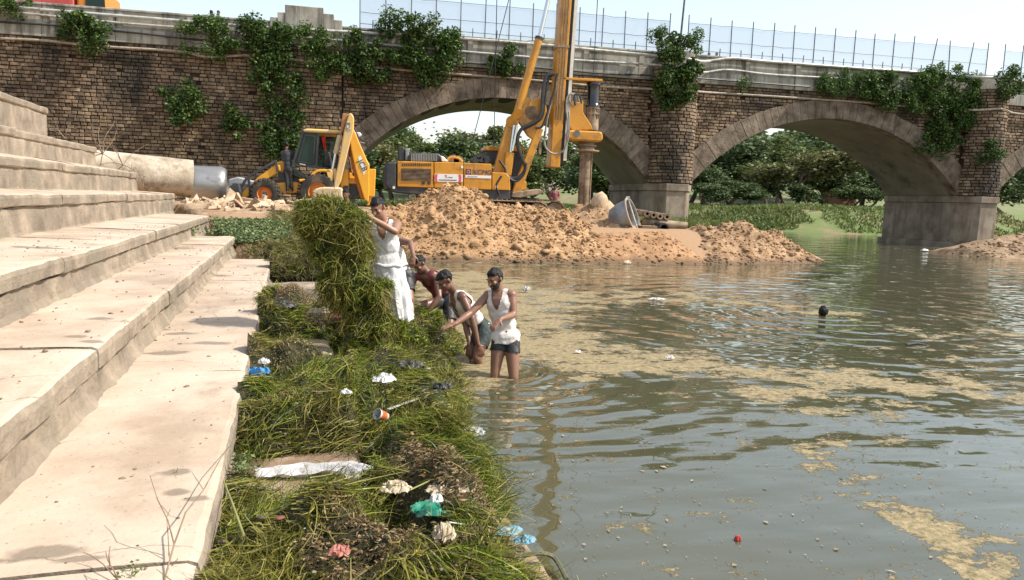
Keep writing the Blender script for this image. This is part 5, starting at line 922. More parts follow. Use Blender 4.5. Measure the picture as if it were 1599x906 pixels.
# ================================================================ people
_dg = bpy.context.evaluated_depsgraph_get
def at(px, py, D): return np.array((0, 0, CAMH))+ray(px, py)*D                          # a point on a sight line at a given distance
def uni(v): v = np.asarray(v, float); return v/max(np.linalg.norm(v), 1e-9)
class Body:
    """collects overlapping limbs, then fuses them into one continuous skin"""
    def __init__(s): s.V = []; s.F = []; s.n = 0
    def _put(s, V, F): s.V.append(V); s.F.append(F+s.n); s.n += len(V)
    def ell(s, c, r, ax=None):
        V, F = ICO2; A = np.eye(3) if ax is None else np.array(ax); s._put((V*np.array(r)) @ A+np.array(c), F); return s
    def cap(s, a, b, ra, rb, flat=1., fl_ax=None, k=5):
        a = np.array(a, float); b = np.array(b, float); L_ = np.linalg.norm(b-a); m_ = max(2, int(L_/(min(ra, rb)*.55))+1)
        if flat == 1. and m_ > 1:
            d, u, v = (np.array(q) for q in frame(b-a)); n = 14; st = []; R0 = []
            for t in np.linspace(-1, 0, 5)[:-1]: st.append(a+d*ra*t*.98); R0.append(ra*math.sqrt(max(0, 1-t*t*.97)))
            for t in np.linspace(0, 1, k+1): st.append(a+(b-a)*t); R0.append(ra+(rb-ra)*t)
            for t in np.linspace(0, 1, 5)[1:]: st.append(b+d*rb*t*.98); R0.append(rb*math.sqrt(max(0, 1-t*t*.97)))
            A = np.arange(n)*2*math.pi/n; V = np.concatenate([p+np.outer(np.cos(A), u)*r+np.outer(np.sin(A), v)*r for p, r in zip(st, R0)]); K = len(st)
            i = np.arange(K-1)[:, None]*n; j = np.arange(n)[None]; j2 = (j+1) % n; q = np.stack([i+j, i+j2, i+n+j2, i+n+j], -1).reshape(-1, 4); F = np.concatenate([q[:, [0, 1, 2]], q[:, [0, 2, 3]]])
            c0, c1 = np.array([(0, k_+1, k_+2) for k_ in range(n-2)])[:, [0, 2, 1]], np.array([(0, k_+1, k_+2) for k_ in range(n-2)])+(K-1)*n; s._put(V, np.concatenate([F, c0, c1]))
        return s
    def mesh(s, voxel, smooth=3):
        me = mesh_np('body', np.concatenate(s.V), np.concatenate(s.F)); o = bpy.data.objects.new('tmp', me); COL.objects.link(o)
        r = o.modifiers.new('r', 'REMESH'); r.mode = 'VOXEL'; r.voxel_size = voxel; r.use_smooth_shade = True
        if smooth: q = o.modifiers.new('s', 'SMOOTH'); q.iterations = smooth; q.factor = .5
        out = bpy.data.meshes.new_from_object(o.evaluated_get(_dg())); bpy.data.objects.remove(o); bpy.data.meshes.remove(me); return out
def cut(me, keep):
    """drop the faces whose centre fails keep(P)"""
    bm = bmesh.new(); bm.from_mesh(me); bm.faces.ensure_lookup_table(); P = np.array([f.calc_center_median()[:] for f in bm.faces]); k = keep(P)
    bmesh.ops.delete(bm, geom=[f for f, q in zip(bm.faces, k) if not q], context='FACES'); bm.to_mesh(me); bm.free(); me.polygons.foreach_set('use_smooth', np.ones(len(me.polygons), bool)); return me
def push(me, fn):
    n = len(me.vertices); V = np.empty(n*3, np.float32); me.vertices.foreach_get('co', V); V = fn(V.reshape(-1, 3).astype(float)); me.vertices.foreach_set('co', V.astype(np.float32).ravel()); me.update(); return me
def wear(name, me, m, t):
    push(me, lambda V: V-np.array(wloc(t))); o = link(name, me, m, t); return o
def skin(name, c): return mat(name, [tuple(q*.82 for q in c), c], .42, scale=9, world=False, bump=.12, bscale=60, bdist=.004, spec=.5)
m_hair = mat('black_hair', [(.004, .0035, .003), (.010, .008, .007)], .55, spec=.25, scale=60, bump=.6, bscale=90, bdist=.01, stretch=(1, 1, .3)); m_eye = mat('eye', [(.02, .015, .012)], .2); m_lip = mat('lip', [(.16, .06, .05)], .5)
m_cotton = mat('white_cotton', [(.62, .61, .58), (.74, .73, .71)], .85, scale=6, bump=.5, bscale=18, bdist=.02, stretch=(1.6, 1.6, .5), trans=.1)
m_wetw = mat('damp_white_cotton', [(.52, .46, .41), (.66, .61, .57)], .7, scale=5, bump=.5, bscale=20, bdist=.015, stretch=(1.4, 1.4, .6))
m_bs = mat('black_wet_cloth', [(.008, .008, .009), (.02, .02, .021)], .5, scale=8, bump=.4, bscale=25, bdist=.02); m_mar = mat('maroon_cloth', [(.12, .018, .022), (.20, .035, .04)], .8, scale=6, bump=.4, bscale=22, bdist=.015); m_nav = mat('navy_work_cloth', [(.018, .02, .026), (.04, .044, .055)], .85, scale=5, bump=.3, bscale=15); m_gsh = mat('dark_teal_shorts', [(.010, .02, .018), (.03, .045, .04)], .7, scale=10)
def person(label, J, sc, face, sk, top=None, bottom=None, hands=('relax', 'relax'), beard=False, group=None, voxel=.0085, hairlong=0., simple=False, name='person', shirt='vest', short_len=.62, hang=0.):
    """J: joints in the place; sc: body scale (1 = 1.7 m man); face: direction the face looks"""
    J = {k: np.array(v, float) for k, v in J.items()}; B = Body(); base = np.array((J['pelvis'][0], J['pelvis'][1], min(J[k][2] for k in J))); t = thing(name, label, 'person', base, group)
    up = uni(J['neck']-J['pelvis']); lat = J['sr']-J['sl']; lat = uni(lat-up*(lat@up)); fwd = np.cross(up, lat)*-1.
    fwd = fwd if True else fwd
    plat = J['hrp']-J['hlp']; plat = uni(plat-up*(plat@up)); pf = -np.cross(up, plat); L_ = np.linalg.norm(J['neck']-J['pelvis'])
    pv = J['pelvis']; ax = (lat, fwd, up); pax = (plat, pf, up)
    torso = [(pv+up*.00*sc, (.150, .105, .115), pax), (pv+up*L_*.27, (.132, .094, .13), pax), (pv+up*L_*.55, (.150, .106, .15), ax), (pv+up*L_*.76+fwd*.008, (.158, .112, .13), ax), (pv+up*L_*.9, (.13, .085, .085), ax)]
    def put_torso(b, e=0., es=None):
        for c, r, a_ in torso: b.ell(c, np.array(r)*sc+e, a_)
        b.cap(J['sl']+(J['neck']-J['sl'])*.12, J['sr']+(J['neck']-J['sr'])*.12, .055*sc+e, .055*sc+e); b.cap(J['neck']-up*.03, (J['sl']+J['neck'])/2, .05*sc+e, .055*sc+e); b.cap(J['neck']-up*.03, (J['sr']+J['neck'])/2, .05*sc+e, .055*sc+e)
    put_torso(B); f = uni(face); hc = J['head']; hu = uni(up*.35+(hc-J['neck'])*4+np.array((0, 0, .35))); hu = uni(hu-f*(hu@f)); hr = np.cross(f, hu); hax = (hr, f, hu); H = lambda a_, b_, c_: hc+(hr*a_+f*b_+hu*c_)*sc
    B.cap(J['neck'], H(0, -.015, -.06), .056*sc, .05*sc); B.ell(H(0, -.012, .03), np.array((.074, .094, .085))*sc, hax); B.ell(H(0, .022, -.035), np.array((.058, .066, .078))*sc, hax); B.ell(H(0, .055, -.085), np.array((.03, .026, .022))*sc, hax)
    B.cap(H(0, .086, .008), H(0, .104, -.028), .009*sc, .0145*sc); B.ell(H(0, .074, .022), np.array((.05, .016, .012))*sc, hax); B.ell(H(0, .08, -.058), np.array((.024, .014, .012))*sc, hax)
    for q in (-1, 1): B.ell(H(q*.077, -.012, -.005), np.array((.009, .02, .032))*sc, hax); B.ell(H(q*.038, .062, -.02), np.array((.022, .018, .018))*sc, hax)
    for s_ in 'lr':
        a_, e_, w_ = J['s'+s_], J['e'+s_], J['w'+s_]; d = uni(w_-e_); B.ell(a_, np.array((.058, .058, .058))*sc); B.cap(a_, a_+(e_-a_)*.45, .050*sc, .049*sc); B.cap(a_+(e_-a_)*.45, e_, .049*sc, .037*sc); B.cap(e_, e_+(w_-e_)*.35, .037*sc, .039*sc); B.cap(e_+(w_-e_)*.35, w_, .039*sc, .025*sc)
        if not simple:
            hd = J.get('h'+s_); hd = uni(hd-w_) if hd is not None else d; sid = uni(np.cross(hd, np.array((0, 0, 1.))+fwd*.3)); nr = np.cross(sid, hd); th_ = 1 if s_ == 'l' else -1
            if hands[0 if s_ == 'l' else 1] == 'flat': cu = .15
            else: cu = .5
            B.cap(w_, w_+hd*.03*sc, .026*sc, .027*sc); B.ell(w_+hd*.065*sc, np.array((.040, .018, .05))*sc, (sid, nr, hd))
            for k, (o_, ln) in enumerate(((-.031, .068), (-.0105, .08), (.0105, .076), (.031, .058))):
                p0 = w_+hd*.10*sc+sid*o_*sc; d1 = uni(hd+sid*o_*4+nr*-.15*cu); p1 = p0+d1*ln*.45*sc; d2 = uni(d1-nr*cu); p2 = p1+d2*ln*.32*sc; d3 = uni(d2-nr*cu*.8); p3 = p2+d3*ln*.26*sc
                B.cap(p0-hd*.02*sc, p1, .0098*sc, .0092*sc); B.cap(p1, p2, .0092*sc, .0086*sc); B.cap(p2, p3, .0086*sc, .0078*sc)
            p0 = w_+hd*.045*sc+sid*th_*.032*sc; p1 = p0+uni(hd*.6+sid*th_*.9-nr*.3)*.04*sc; B.cap(p0, p1, .014*sc, .0115*sc); B.cap(p1, p1+uni(hd*1.2+sid*th_*.25-nr*.5)*.032*sc, .0115*sc, .009*sc)
        else: B.ell(w_+d*.07*sc, np.array((.04, .03, .07))*sc, (uni(np.cross(d, (0, .3, 1))), uni(np.cross(d, np.cross(d, (0, .3, 1)))), d))
        h_, k_, n_ = J['h'+('ip'+s_)] if False else J['h'+s_+'p'], J['k'+s_], J['a'+s_]; B.ell(h_+(k_-h_)*.05, np.array((.085, .09, .09))*sc); B.cap(h_, h_+(k_-h_)*.4, .083*sc, .077*sc); B.cap(h_+(k_-h_)*.4, k_, .077*sc, .052*sc); B.cap(k_, k_+(n_-k_)*.3, .051*sc, .054*sc); B.cap(k_+(n_-k_)*.3, n_, .054*sc, .034*sc)
        if 't'+s_ in J: B.cap(n_-np.array((0, 0, .02)), J['t'+s_], .036*sc, .026*sc); B.ell(n_+(n_-J['t'+s_])*.18-np.array((0, 0, .03)), np.array((.034, .034, .03))*sc)
    body = B.mesh(voxel*sc, 3); wear('body', body, sk, t)
    # hair: a cap over the crown and back of the head
    hb = Body(); hb.ell(H(0, -.014, .034), np.array((.082, .101, .092))*sc, hax); hm = hb.mesh((.007 if not simple else .01)*sc, 1)
    def hk(P):
        q = (P-hc)/sc; x, y, z = q @ hr, q @ f, q @ hu; return np.where(y > 0, z > .052+.25*np.maximum(y-.05, 0), z > (-.045-hairlong)+y*.55+np.where((np.abs(x) > .06) & (y > -.04), .03, 0))
    hm = cut(hm, hk); push(hm, lambda V: V+np.stack([fbm(V*60+i*3, 71+i, 2) for i in range(3)], 1)*.007*sc+(V-H(0, -.014, .03))/np.linalg.norm(V-H(0, -.014, .03), axis=1)[:, None]*(np.maximum(fbm(V*18, 5, 2), -.2)[:, None]*.016*sc)); wear('hair', hm, m_hair, t)
    if not simple:
        for q in (-1, 1):
            V, F = ICO1; npobj('eye', (V*np.array((.012, .006, .006))*sc) @ np.array(hax)+H(q*.031, .078, .006), F, m_eye, t, smooth=True); npobj('eyebrow', (V*np.array((.021, .006, .005))*sc) @ np.array(hax)+H(q*.033, .084, .026), F, m_hair, t, smooth=True)
        V, F = ICO1; npobj('lips', (V*np.array((.021, .008, .007))*sc) @ np.array(hax)+H(0, .088, -.058), F, m_lip, t, smooth=True)
        if beard:
            bb_ = Body(); bb_.ell(H(0, .022, -.035), np.array((.061, .069, .081))*sc, hax); bb_.ell(H(0, .055, -.085), np.array((.033, .03, .025))*sc, hax); bm_ = cut(bb_.mesh(.006*sc, 1), lambda P: ((P-hc) @ hu/sc < -.045+.4*np.abs((P-hc) @ hr/sc)) & ((P-hc) @ f/sc > -.01)); wear('beard', bm_, mat('stubble', [(.022, .014, .011)], .7), t)
            npobj('moustache', (V*np.array((.028, .008, .008))*sc) @ np.array(hax)+H(0, .089, -.045), F, m_hair, t, smooth=True)
    def tc(P): q = P-pv; return q @ up/L_, q @ lat, q @ fwd
    if top is not None:
        tb = Body(); put_torso(tb, .011*sc)
        if hang:
            for q in (.0, .05, .10, .15, .2): tb.ell(pv-np.array((0, 0, q)), np.array((.176, .132, .11))*sc, pax)
        if shirt != 'vest':
            for s_ in 'lr': tb.ell(J['s'+s_], np.array((.07, .07, .07))*sc); tb.cap(J['s'+s_], J['s'+s_]+(J['e'+s_]-J['s'+s_])*(.62 if shirt == 'tee' else 1.), .064*sc, .056*sc)
            if shirt == 'full':
                for s_ in 'lr': tb.cap(J['e'+s_], J['w'+s_]-uni(J['w'+s_]-J['e'+s_])*.03, .05*sc, .038*sc)
        tm = tb.mesh((.011 if not simple else voxel*1.25)*sc, 3)
        if shirt == 'vest':
            def vk(P):
                a_, u_, g = tc(P); a_ = np.where(hang > 0, np.maximum(a_, 0), a_); lo = np.where(g > 0, .66+.26*(np.abs(u_)/sc/.062)**2, .80+.15*(np.abs(u_)/sc/.062)**2); arm = .70+np.maximum(0, (.148-np.abs(u_)/sc))*7.5
                strap = (np.abs(u_)/sc > .062) & (np.abs(u_)/sc < .112); return (P[:, 2] > pv[2]-(hang if hang else 9)) & ((a_ > -.12) | (hang > 0)) & (((a_ < lo) & (a_ < arm)) | (strap & (a_ > .55)))
            tm = cut(tm, vk)
        else:
            def tk(P): a_, u_, g = tc(P); return (a_ > -.22) & ~((a_ > .97) & (np.abs(u_)/sc < .085)) & (np.min([np.linalg.norm(P-J['w'+q], axis=1) for q in 'lr'], axis=0) > .06*sc)
            tm = cut(tm, tk)
        def wrinkle(V):
            q = V*np.array((1, 1, .55)); n = np.stack([fbm(q*14+i*5, 33+i, 3) for i in range(3)], 1); return V+n*.010
        push(tm, wrinkle); wear({'vest': 'vest', 'tee': 'shirt', 'full': 'shirt'}[shirt], tm, top, t)
    if bottom is not None:
        sb = Body(); sb.ell(pv, np.array((.166, .122, .125))*(sc if not hang else .93*sc), pax); (None if hang else sb.ell(pv+up*.1*sc, np.array((.15, .108, .08))*sc, pax))
        for s_ in 'lr':
            h_, k_, n_ = J['h'+s_+'p'], J['k'+s_], J['a'+s_]; e_ = h_+(k_-h_)*min(1, short_len); sb.cap(h_, e_, (.102 if not hang else .09)*sc, (.088 if short_len < 1 else .07)*sc)
            if short_len > 1: sb.cap(k_, k_+(n_-k_)*.92, .07*sc, .055*sc)
        sm = sb.mesh((.011 if not simple else voxel*1.25)*sc, 2)
        if short_len <= 1:
            def skp(P):
                ok = np.ones(len(P), bool)
                for s_ in 'lr':
                    h_, k_ = J['h'+s_+'p'], J['k'+s_]; d = uni(k_-h_); e_ = h_+(k_-h_)*short_len; near = np.linalg.norm((P-e_)-np.outer((P-e_) @ d, d), axis=1) < .13*sc; ok &= ~(((P-e_) @ d > 0) & near)
                return ok & ((P-pv) @ up < .13*sc)
            sm = cut(sm, skp)
        push(sm, lambda V: V+np.stack([fbm(V*15+i*5, 43+i, 3) for i in range(3)], 1)*.012); wear('shorts' if short_len <= 1 else 'trousers', sm, bottom, t)
    return t
# the man lifting the weeds
D = 8.2; sk1 = skin('brown_skin_warm', (.30, .15, .09)); sk2 = skin('brown_skin_dark', (.165, .078, .047)); sk3 = skin('brown_skin_mid', (.245, .12, .074))
J1 = dict(pelvis=at(606, 424, D), neck=at(600, 349, D-.02), head=at(590, 325, D-.10), sl=at(581, 354, D), sr=at(620, 353, D-.03), el=at(563, 385, D-.10), wl=at(556, 356, D-.32), er=at(617, 362, D-.27), wr=at(575, 338, D-.36), hl=at(553, 344, D-.36), hr=at(562, 334, D-.38),
          hlp=at(597, 431, D), hrp=at(615, 431, D+.02), kl=at(602, 478, D-.1), kr=at(622, 480, D+.05), al=at(608, 527, D+.05), ar=at(634, 527, D+.15), tl=at(600, 533, D-.12), tr=at(630, 533, D-.05))
J1['hr'], J1['hl'] = J1['hr'], J1['hl']
man1 = person('man in white vest and dhoti heaving up a bundle of weeds', J1, 1.0, (-.45, -.72, -.42), sk1, top=m_cotton, hang=.06)
# dhoti: pleated cloth wrapped at the waist, hem at the calf
pv = J1['pelvis']; mb = MB(); n = 72; rows = 15; P = []
for i in range(rows):
    t_ = i/(rows-1); c_ = pv+np.array((0, 0, .075))+(at(623, 489, D+.03)-pv-np.array((0, 0, .075)))*t_; rx_ = .152+.012*math.sin(t_*3.0)+.004*t_; ry_ = .125+.03*t_
    for k in range(n):
        a_ = 2*math.pi*k/n; pl = (.004+.012*t_)*math.sin(a_*9+2*t_+1.3*math.sin(a_*2))+(.009*t_)*math.sin(a_*19+4*t_)+.009*math.sin(t_*9+a_*4)*math.sin(a_*.5+.4)**2+.006*math.sin(t_*17-a_*6); r = 1+pl/.15
        P.append(c_+_R*(math.cos(a_)*rx_*r)+np.array((math.sin(yaw), math.cos(yaw), 0))*(math.sin(a_)*ry_*r)+np.array((0, 0, .04*t_*math.sin(a_*2+.8)-.07*t_*t_*math.cos(a_)+.012*t_*math.sin(a_*9))))
mb.add(P, [(i*n+k, i*n+(k+1) % n, (i+1)*n+(k+1) % n, (i+1)*n+k) for i in range(rows-1) for k in range(n)]); mb.build('dhoti', m_cotton, man1, smooth=True)
mb = MB(); P = []
MB().tube([pv+np.array((0, 0, .075))+_R*(math.cos(a_)*.158)+np.array((math.sin(yaw), math.cos(yaw), 0))*(math.sin(a_)*.132)+np.array((0, 0, .008*math.sin(a_*5))) for a_ in np.linspace(0, 2*math.pi, 40)], .017, 7).build('waist_roll', m_cotton, man1, smooth=True)
# dark-shirted helper half hidden behind him
D = 9.3; J5 = dict(pelvis=at(628, 432, D), neck=at(606, 383, D), head=at(598, 378, D-.1), sl=at(596, 388, D), sr=at(622, 376, D+.05), el=at(592, 415, D), wl=at(600, 440, D-.1), er=at(641, 379, D-.12), wr=at(645, 396, D-.25), hr=at(644, 404, D-.26), hlp=at(620, 437, D), hrp=at(634, 437, D), kl=at(618, 468, D-.2), kr=at(640, 468, D-.2), al=at(620, 505, D), ar=at(642, 505, D), tl=at(616, 509, D-.15), tr=at(638, 509, D-.15))
person('stooping figure almost hidden behind the man with the weeds', J5, .98, (-.6, -.6, -.5), sk3, top=m_wetw, bottom=m_bs)
# bent man in maroon
D = 10.0; J2 = dict(pelvis=at(697, 466, D+.05), neck=at(668, 427, D-.15), head=at(655, 413, D-.22), sl=at(648, 432, D-.1), sr=at(682, 436, D-.22), el=at(637, 458, D-.2), wl=at(646, 487, D-.25), er=at(686, 463, D-.35), wr=at(665, 492, D-.40), hr=at(656, 501, D-.42), hl=at(648, 497, D-.28), hlp=at(688, 472, D), hrp=at(702, 472, D), kl=at(647, 480, D-.3), kr=at(703, 508, D-.2), al=at(644, 528, D-.1), ar=at(716, 532, D+.0))
person('stooping man in sleeveless maroon shirt and black shorts', J2, 1.0, (-.62, -.5, -.55), sk2, top=m_mar, bottom=m_bs, shirt='vest', short_len=.8, hang=0.)
# bent man in white vest
D = 8.55; J3 = dict(pelvis=at(752, 512, D+.1), neck=at(712, 459, D-.12), head=at(695, 439, D-.2), sl=at(708, 474, D+.12), sr=at(722, 464, D-.22), el=at(727, 506, D+.05), wl=at(733, 535, D-.05), er=at(737, 497, D-.28), wr=at(746, 535, D-.3), hl=at(732, 548, D-.08), hr=at(750, 549, D-.3), hlp=at(751, 518, D+.2), hrp=at(757, 518, D), kl=at(738, 556, D+.1), kr=at(745, 560, D-.15), al=at(752, 605, D+.3), ar=at(758, 608, D+.1))
person('man in white vest bent double with both hands in the water', J3, 1.0, (-.72, -.35, -.55), sk2, top=m_wetw, bottom=m_gsh, hairlong=.02, short_len=.55)
# standing man in white vest
D = 7.85; J4 = dict(pelvis=at(789, 526, D), neck=at(780, 458, D-.02), head=at(773, 436, D-.07), sl=at(762, 461, D+.05), sr=at(799, 461, D-.06), el=at(735, 489, D-.08), wl=at(711, 506, D-.22), hl=at(694, 511, D-.26), er=at(802, 492, D-.12), wr=at(783, 498, D-.34), hr=at(770, 510, D-.40), hlp=at(780, 531, D), hrp=at(799, 532, D-.02), kl=at(773, 582, D-.05), kr=at(802, 589, D-.08), al=at(776, 640, D+.02), ar=at(803, 645, D))
person('bearded man in long white vest standing knee deep with arms out', J4, .98, (-.75, -.55, -.33), sk3, top=m_wetw, bottom=m_bs, hands=('relax', 'relax'), beard=True, short_len=.34, hang=.055)
# head and shoulder of somebody beyond the bundle
D = 16.; J6 = dict(pelvis=at(541, 362, D), neck=at(541, 318, D), head=at(540, 304, D-.05), sl=at(529, 322, D), sr=at(554, 322, D), el=at(526, 343, D), wl=at(528, 362, D-.1), er=at(557, 343, D), wr=at(556, 362, D-.1), hlp=at(535, 366, D), hrp=at(547, 366, D), kl=at(535, 396, D), kr=at(547, 396, D), al=at(535, 424, D), ar=at(547, 424, D), tl=at(533, 427, D-.15), tr=at(545, 427, D-.15))
person('person whose dark head shows just above the lifted weeds', J6, 1., (-.3, -.9, -.2), sk2, top=m_nav, bottom=m_bs, shirt='tee', simple=True, voxel=.014)
# climber at the digger
D = 24.6; J7 = dict(pelvis=at(450, 264, D), neck=at(448, 235.5, D), head=at(447.5, 227, D+.02), sl=at(441, 239, D), sr=at(455, 238, D+.05), el=at(443, 250, D-.05), wl=at(448, 255, D+.2), er=at(458, 248, D+.1), wr=at(462, 241, D+.25), hlp=at(446.5, 267, D), hrp=at(453.5, 267, D), kl=at(448.5, 282, D), kr=at(454, 281, D+.05), al=at(449, 299, D), ar=at(456, 297, D+.1), tl=at(450, 301, D+.18), tr=at(457, 299, D+.25))
person('worker in dark clothes climbing onto the digger cab', J7, .95, (.25, .95, .05), sk2, top=m_nav, bottom=m_bs, shirt='full', short_len=1.5, simple=True, voxel=.014)
# onlooker in red beyond the tracks
D = 36.; J8 = dict(pelvis=at(866, 315, D), neck=at(866, 299, D), head=at(867, 293.2, D), sl=at(860, 300.5, D), sr=at(872, 300.5, D), el=at(858.5, 308, D), wl=at(863, 312, D-.2), er=at(873.5, 308, D), wr=at(869, 312, D-.2), hlp=at(863, 317, D), hrp=at(869, 317, D), kl=at(863, 330, D), kr=at(869, 330, D), al=at(863, 342, D), ar=at(869, 342, D))
person('onlooker in a reddish shirt standing beyond the crawler tracks', J8, .98, (-.5, -.8, -.1), sk2, top=mat('rust_red_shirt', [(.20, .06, .06), (.27, .10, .09)], .8), bottom=m_nav, shirt='full', short_len=1.5, simple=True, voxel=.02)
# swimmer: only the head above the water
D = float((onz(1285, 493)-np.array((0, 0, CAMH))) @ cF); w0 = onz(1285, 493); up_ = np.array((0, 0, 1.)); J9 = dict(pelvis=w0+np.array((-.15, -.05, -.75)), neck=w0+np.array((0, 0, -.10)), head=w0+np.array((.01, .02, .05)), sl=w0+np.array((-.17, .05, -.17)), sr=w0+np.array((.17, -.05, -.17)), el=w0+np.array((-.38, .0, -.25)), wl=w0+np.array((-.5, .2, -.25)), er=w0+np.array((.38, -.1, -.25)), wr=w0+np.array((.5, .1, -.25)), hlp=w0+np.array((-.24, 0, -.8)), hrp=w0+np.array((-.06, -.05, -.8)), kl=w0+np.array((-.3, -.2, -1.1)), kr=w0+np.array((-.1, -.2, -1.1)), al=w0+np.array((-.3, -.4, -1.3)), ar=w0+np.array((-.1, -.4, -1.3)))
person('swimmer with only a dark wet head above the water', J9, 1.02, (.35, .9, .1), sk2, simple=True, voxel=.012, hairlong=.02)
# passers-by looking over the parapet
for px, py, lb, m_, pr in ((330, 20, 'left of two people whose heads show over the left parapet', m_cotton, .4), (341, 20.5, 'right of two people whose heads show over the left parapet', m_nav, .3), (638, 44, 'left passer-by behind the netting above the big shrub', m_mar, .2), (648, 47, 'right passer-by behind the netting above the big shrub', m_cotton, .5), (1107, 85.5, 'left of two passers-by right of the middle pier', m_cotton, .3), (1119, 85.5, 'right of two passers-by right of the middle pier', mat('pink_cloth', [(.5, .16, .2)], .8), .2)):
    h0 = np.array(ony(px, py, 39.6)); v = lambda a_, b_, c_: h0+np.array((a_, b_, c_)); JB = dict(head=h0, neck=v(0, 0, -.19), pelvis=v(0, .02, -.72), sl=v(-.18, 0, -.25), sr=v(.18, 0, -.25), el=v(-.22, -.05, -.52), wl=v(-.15, -.2, -.62), er=v(.22, -.05, -.52), wr=v(.15, -.2, -.62), hlp=v(-.09, 0, -.78), hrp=v(.09, 0, -.78), kl=v(-.09, 0, -1.15), kr=v(.09, 0, -1.15), al=v(-.09, 0, -1.5), ar=v(.09, 0, -1.5))
    person(lb, JB, .98, (random.uniform(-.6, .6), random.choice((-1, 1)), -.2), sk2, top=m_, bottom=m_nav, shirt='full', short_len=1.5, simple=True, voxel=.022)
# ================================================================ water weed heaped on the lowest steps
rng = np.random.default_rng(2024)
def pxpoly(pts, z): return np.array([toSN(*onz(a_, b_, z)[:2]) for a_, b_ in pts])
WIN = [pxpoly([(378, 722), (545, 705), (566, 720), (575, 752), (480, 772), (360, 772)], .2), pxpoly([(398, 533), (515, 531), (524, 570), (525, 582), (440, 572), (396, 566)], .2), pxpoly([(402, 440), (503, 440), (500, 476), (402, 478)], .2)]
def nfront(s): return np.interp(s, [0, 3.3, 4.7, 6.5, 8.3, 9.3, 10.2, 11, 13, 17, 20], [-1.1, -1.1, -1.36, -1.55, -2.05, -2.2, -1.85, -1.2, -1.1, -1.2, -1.4])
def weed_z(s, n):
    s = np.asarray(s, float); n = np.asarray(n, float); base = np.where(n > -.45, .2, np.where(n > -1.22, .03, -.06)); base = np.where(s > 10.4, .08+.05*np.clip(s-10.4, 0, 7), base)
    w_ = np.minimum(np.minimum(sdist(s, n, WIN[0]), sdist(s, n, WIN[1])), sdist(s, n, WIN[2])); q = fb2(s, n, 1.3, 71, 4)
    env = sstep(nfront(s)-.05, nfront(s)+.45, n+.18*q)*sstep(-.02, .28, w_+.12*q); big = np.interp(s, [2, 3.2, 4.2, 4.8, 5.6, 6.4, 7.2, 8.2, 9, 10.5, 12, 16, 18], [.24, .28, .32, .2, .32, .32, .22, .22, .30, .22, .28, .34, .1])
    z = base+env*(big*1.15*(.75+1.6*q+.9*fb2(s, n, 2.2, 77, 3))+.08*fb2(s, n, 5.5, 75, 3)); return np.where(env > .02, np.maximum(z, base+.0), base-.12), env
ss = np.arange(1.8, 18.6, .06); ns = np.arange(-2.3, .36, .05); S_, N_ = np.meshgrid(ss, ns); Z_, E_ = weed_z(S_, N_); XY = np.stack([SN(0, 0, 0)[0]+sd[0]*S_+sn[0]*N_, sd[1]*S_+sn[1]*N_, Z_-.035], -1).reshape(-1, 3)
nx, ny = len(ss), len(ns); i = (np.arange(ny-1)[:, None]*nx+np.arange(nx-1)[None]).ravel(); Fq = np.stack([i, i+1, i+nx+1, i+nx], 1); ok = (E_.reshape(-1)[Fq] > .04).all(1)
m_wbed = mat('matted_weed', [(.012, .014, .004), (.04, .042, .011), (.09, .065, .03)], .9, scale=14, bump=1., bscale=60, bdist=.04)  # bed colour darkened to stand in for shadow between the strands
npobj('matted_weed', XY, Fq[ok], m_wbed, kind='stuff', label='dark matted underside of the weed heaps along the lowest step', cat='weed')
m_wg = leafmat('wet_green_weed', [(.008, .018, .003), (.035, .058, .006), (.085, .125, .010), (.15, .19, .016), (.22, .25, .024), (.32, .31, .05)], .3, .4)
m_wb = leafmat('brown_weed', [(.05, .03, .013), (.12, .075, .034), (.19, .13, .06), (.27, .19, .095), (.33, .25, .13)], .15, .8)
m_wo = leafmat('olive_weed', [(.025, .026, .005), (.085, .085, .014), (.16, .15, .024), (.24, .22, .04), (.34, .29, .09)], .25, .5); m_wy = leafmat('yellow_weed', [(.10, .10, .015), (.17, .165, .02), (.26, .23, .035)], .3, .5); m_ws = leafmat('straw_weed', [(.09, .075, .03), (.16, .14, .05), (.25, .20, .08), (.12, .14, .04)], .2, .7)
BROWN = [(600, 868, .30), (560, 890, .22), (470, 490, .35), (600, 545, .3), (655, 745, .25), (700, 760, .2), (560, 690, .12), (800, 800, .22), (690, 790, .15), (510, 505, .4), (620, 520, .2)]
BR_ = [(toSN(*onz(a_, b_, .3)[:2]), r) for a_, b_, r in BROWN]; YEL = [(toSN(*onz(a_, b_, .1)[:2]), r) for a_, b_, r in [(715, 560, .35), (690, 545, .2), (735, 545, .25)]]
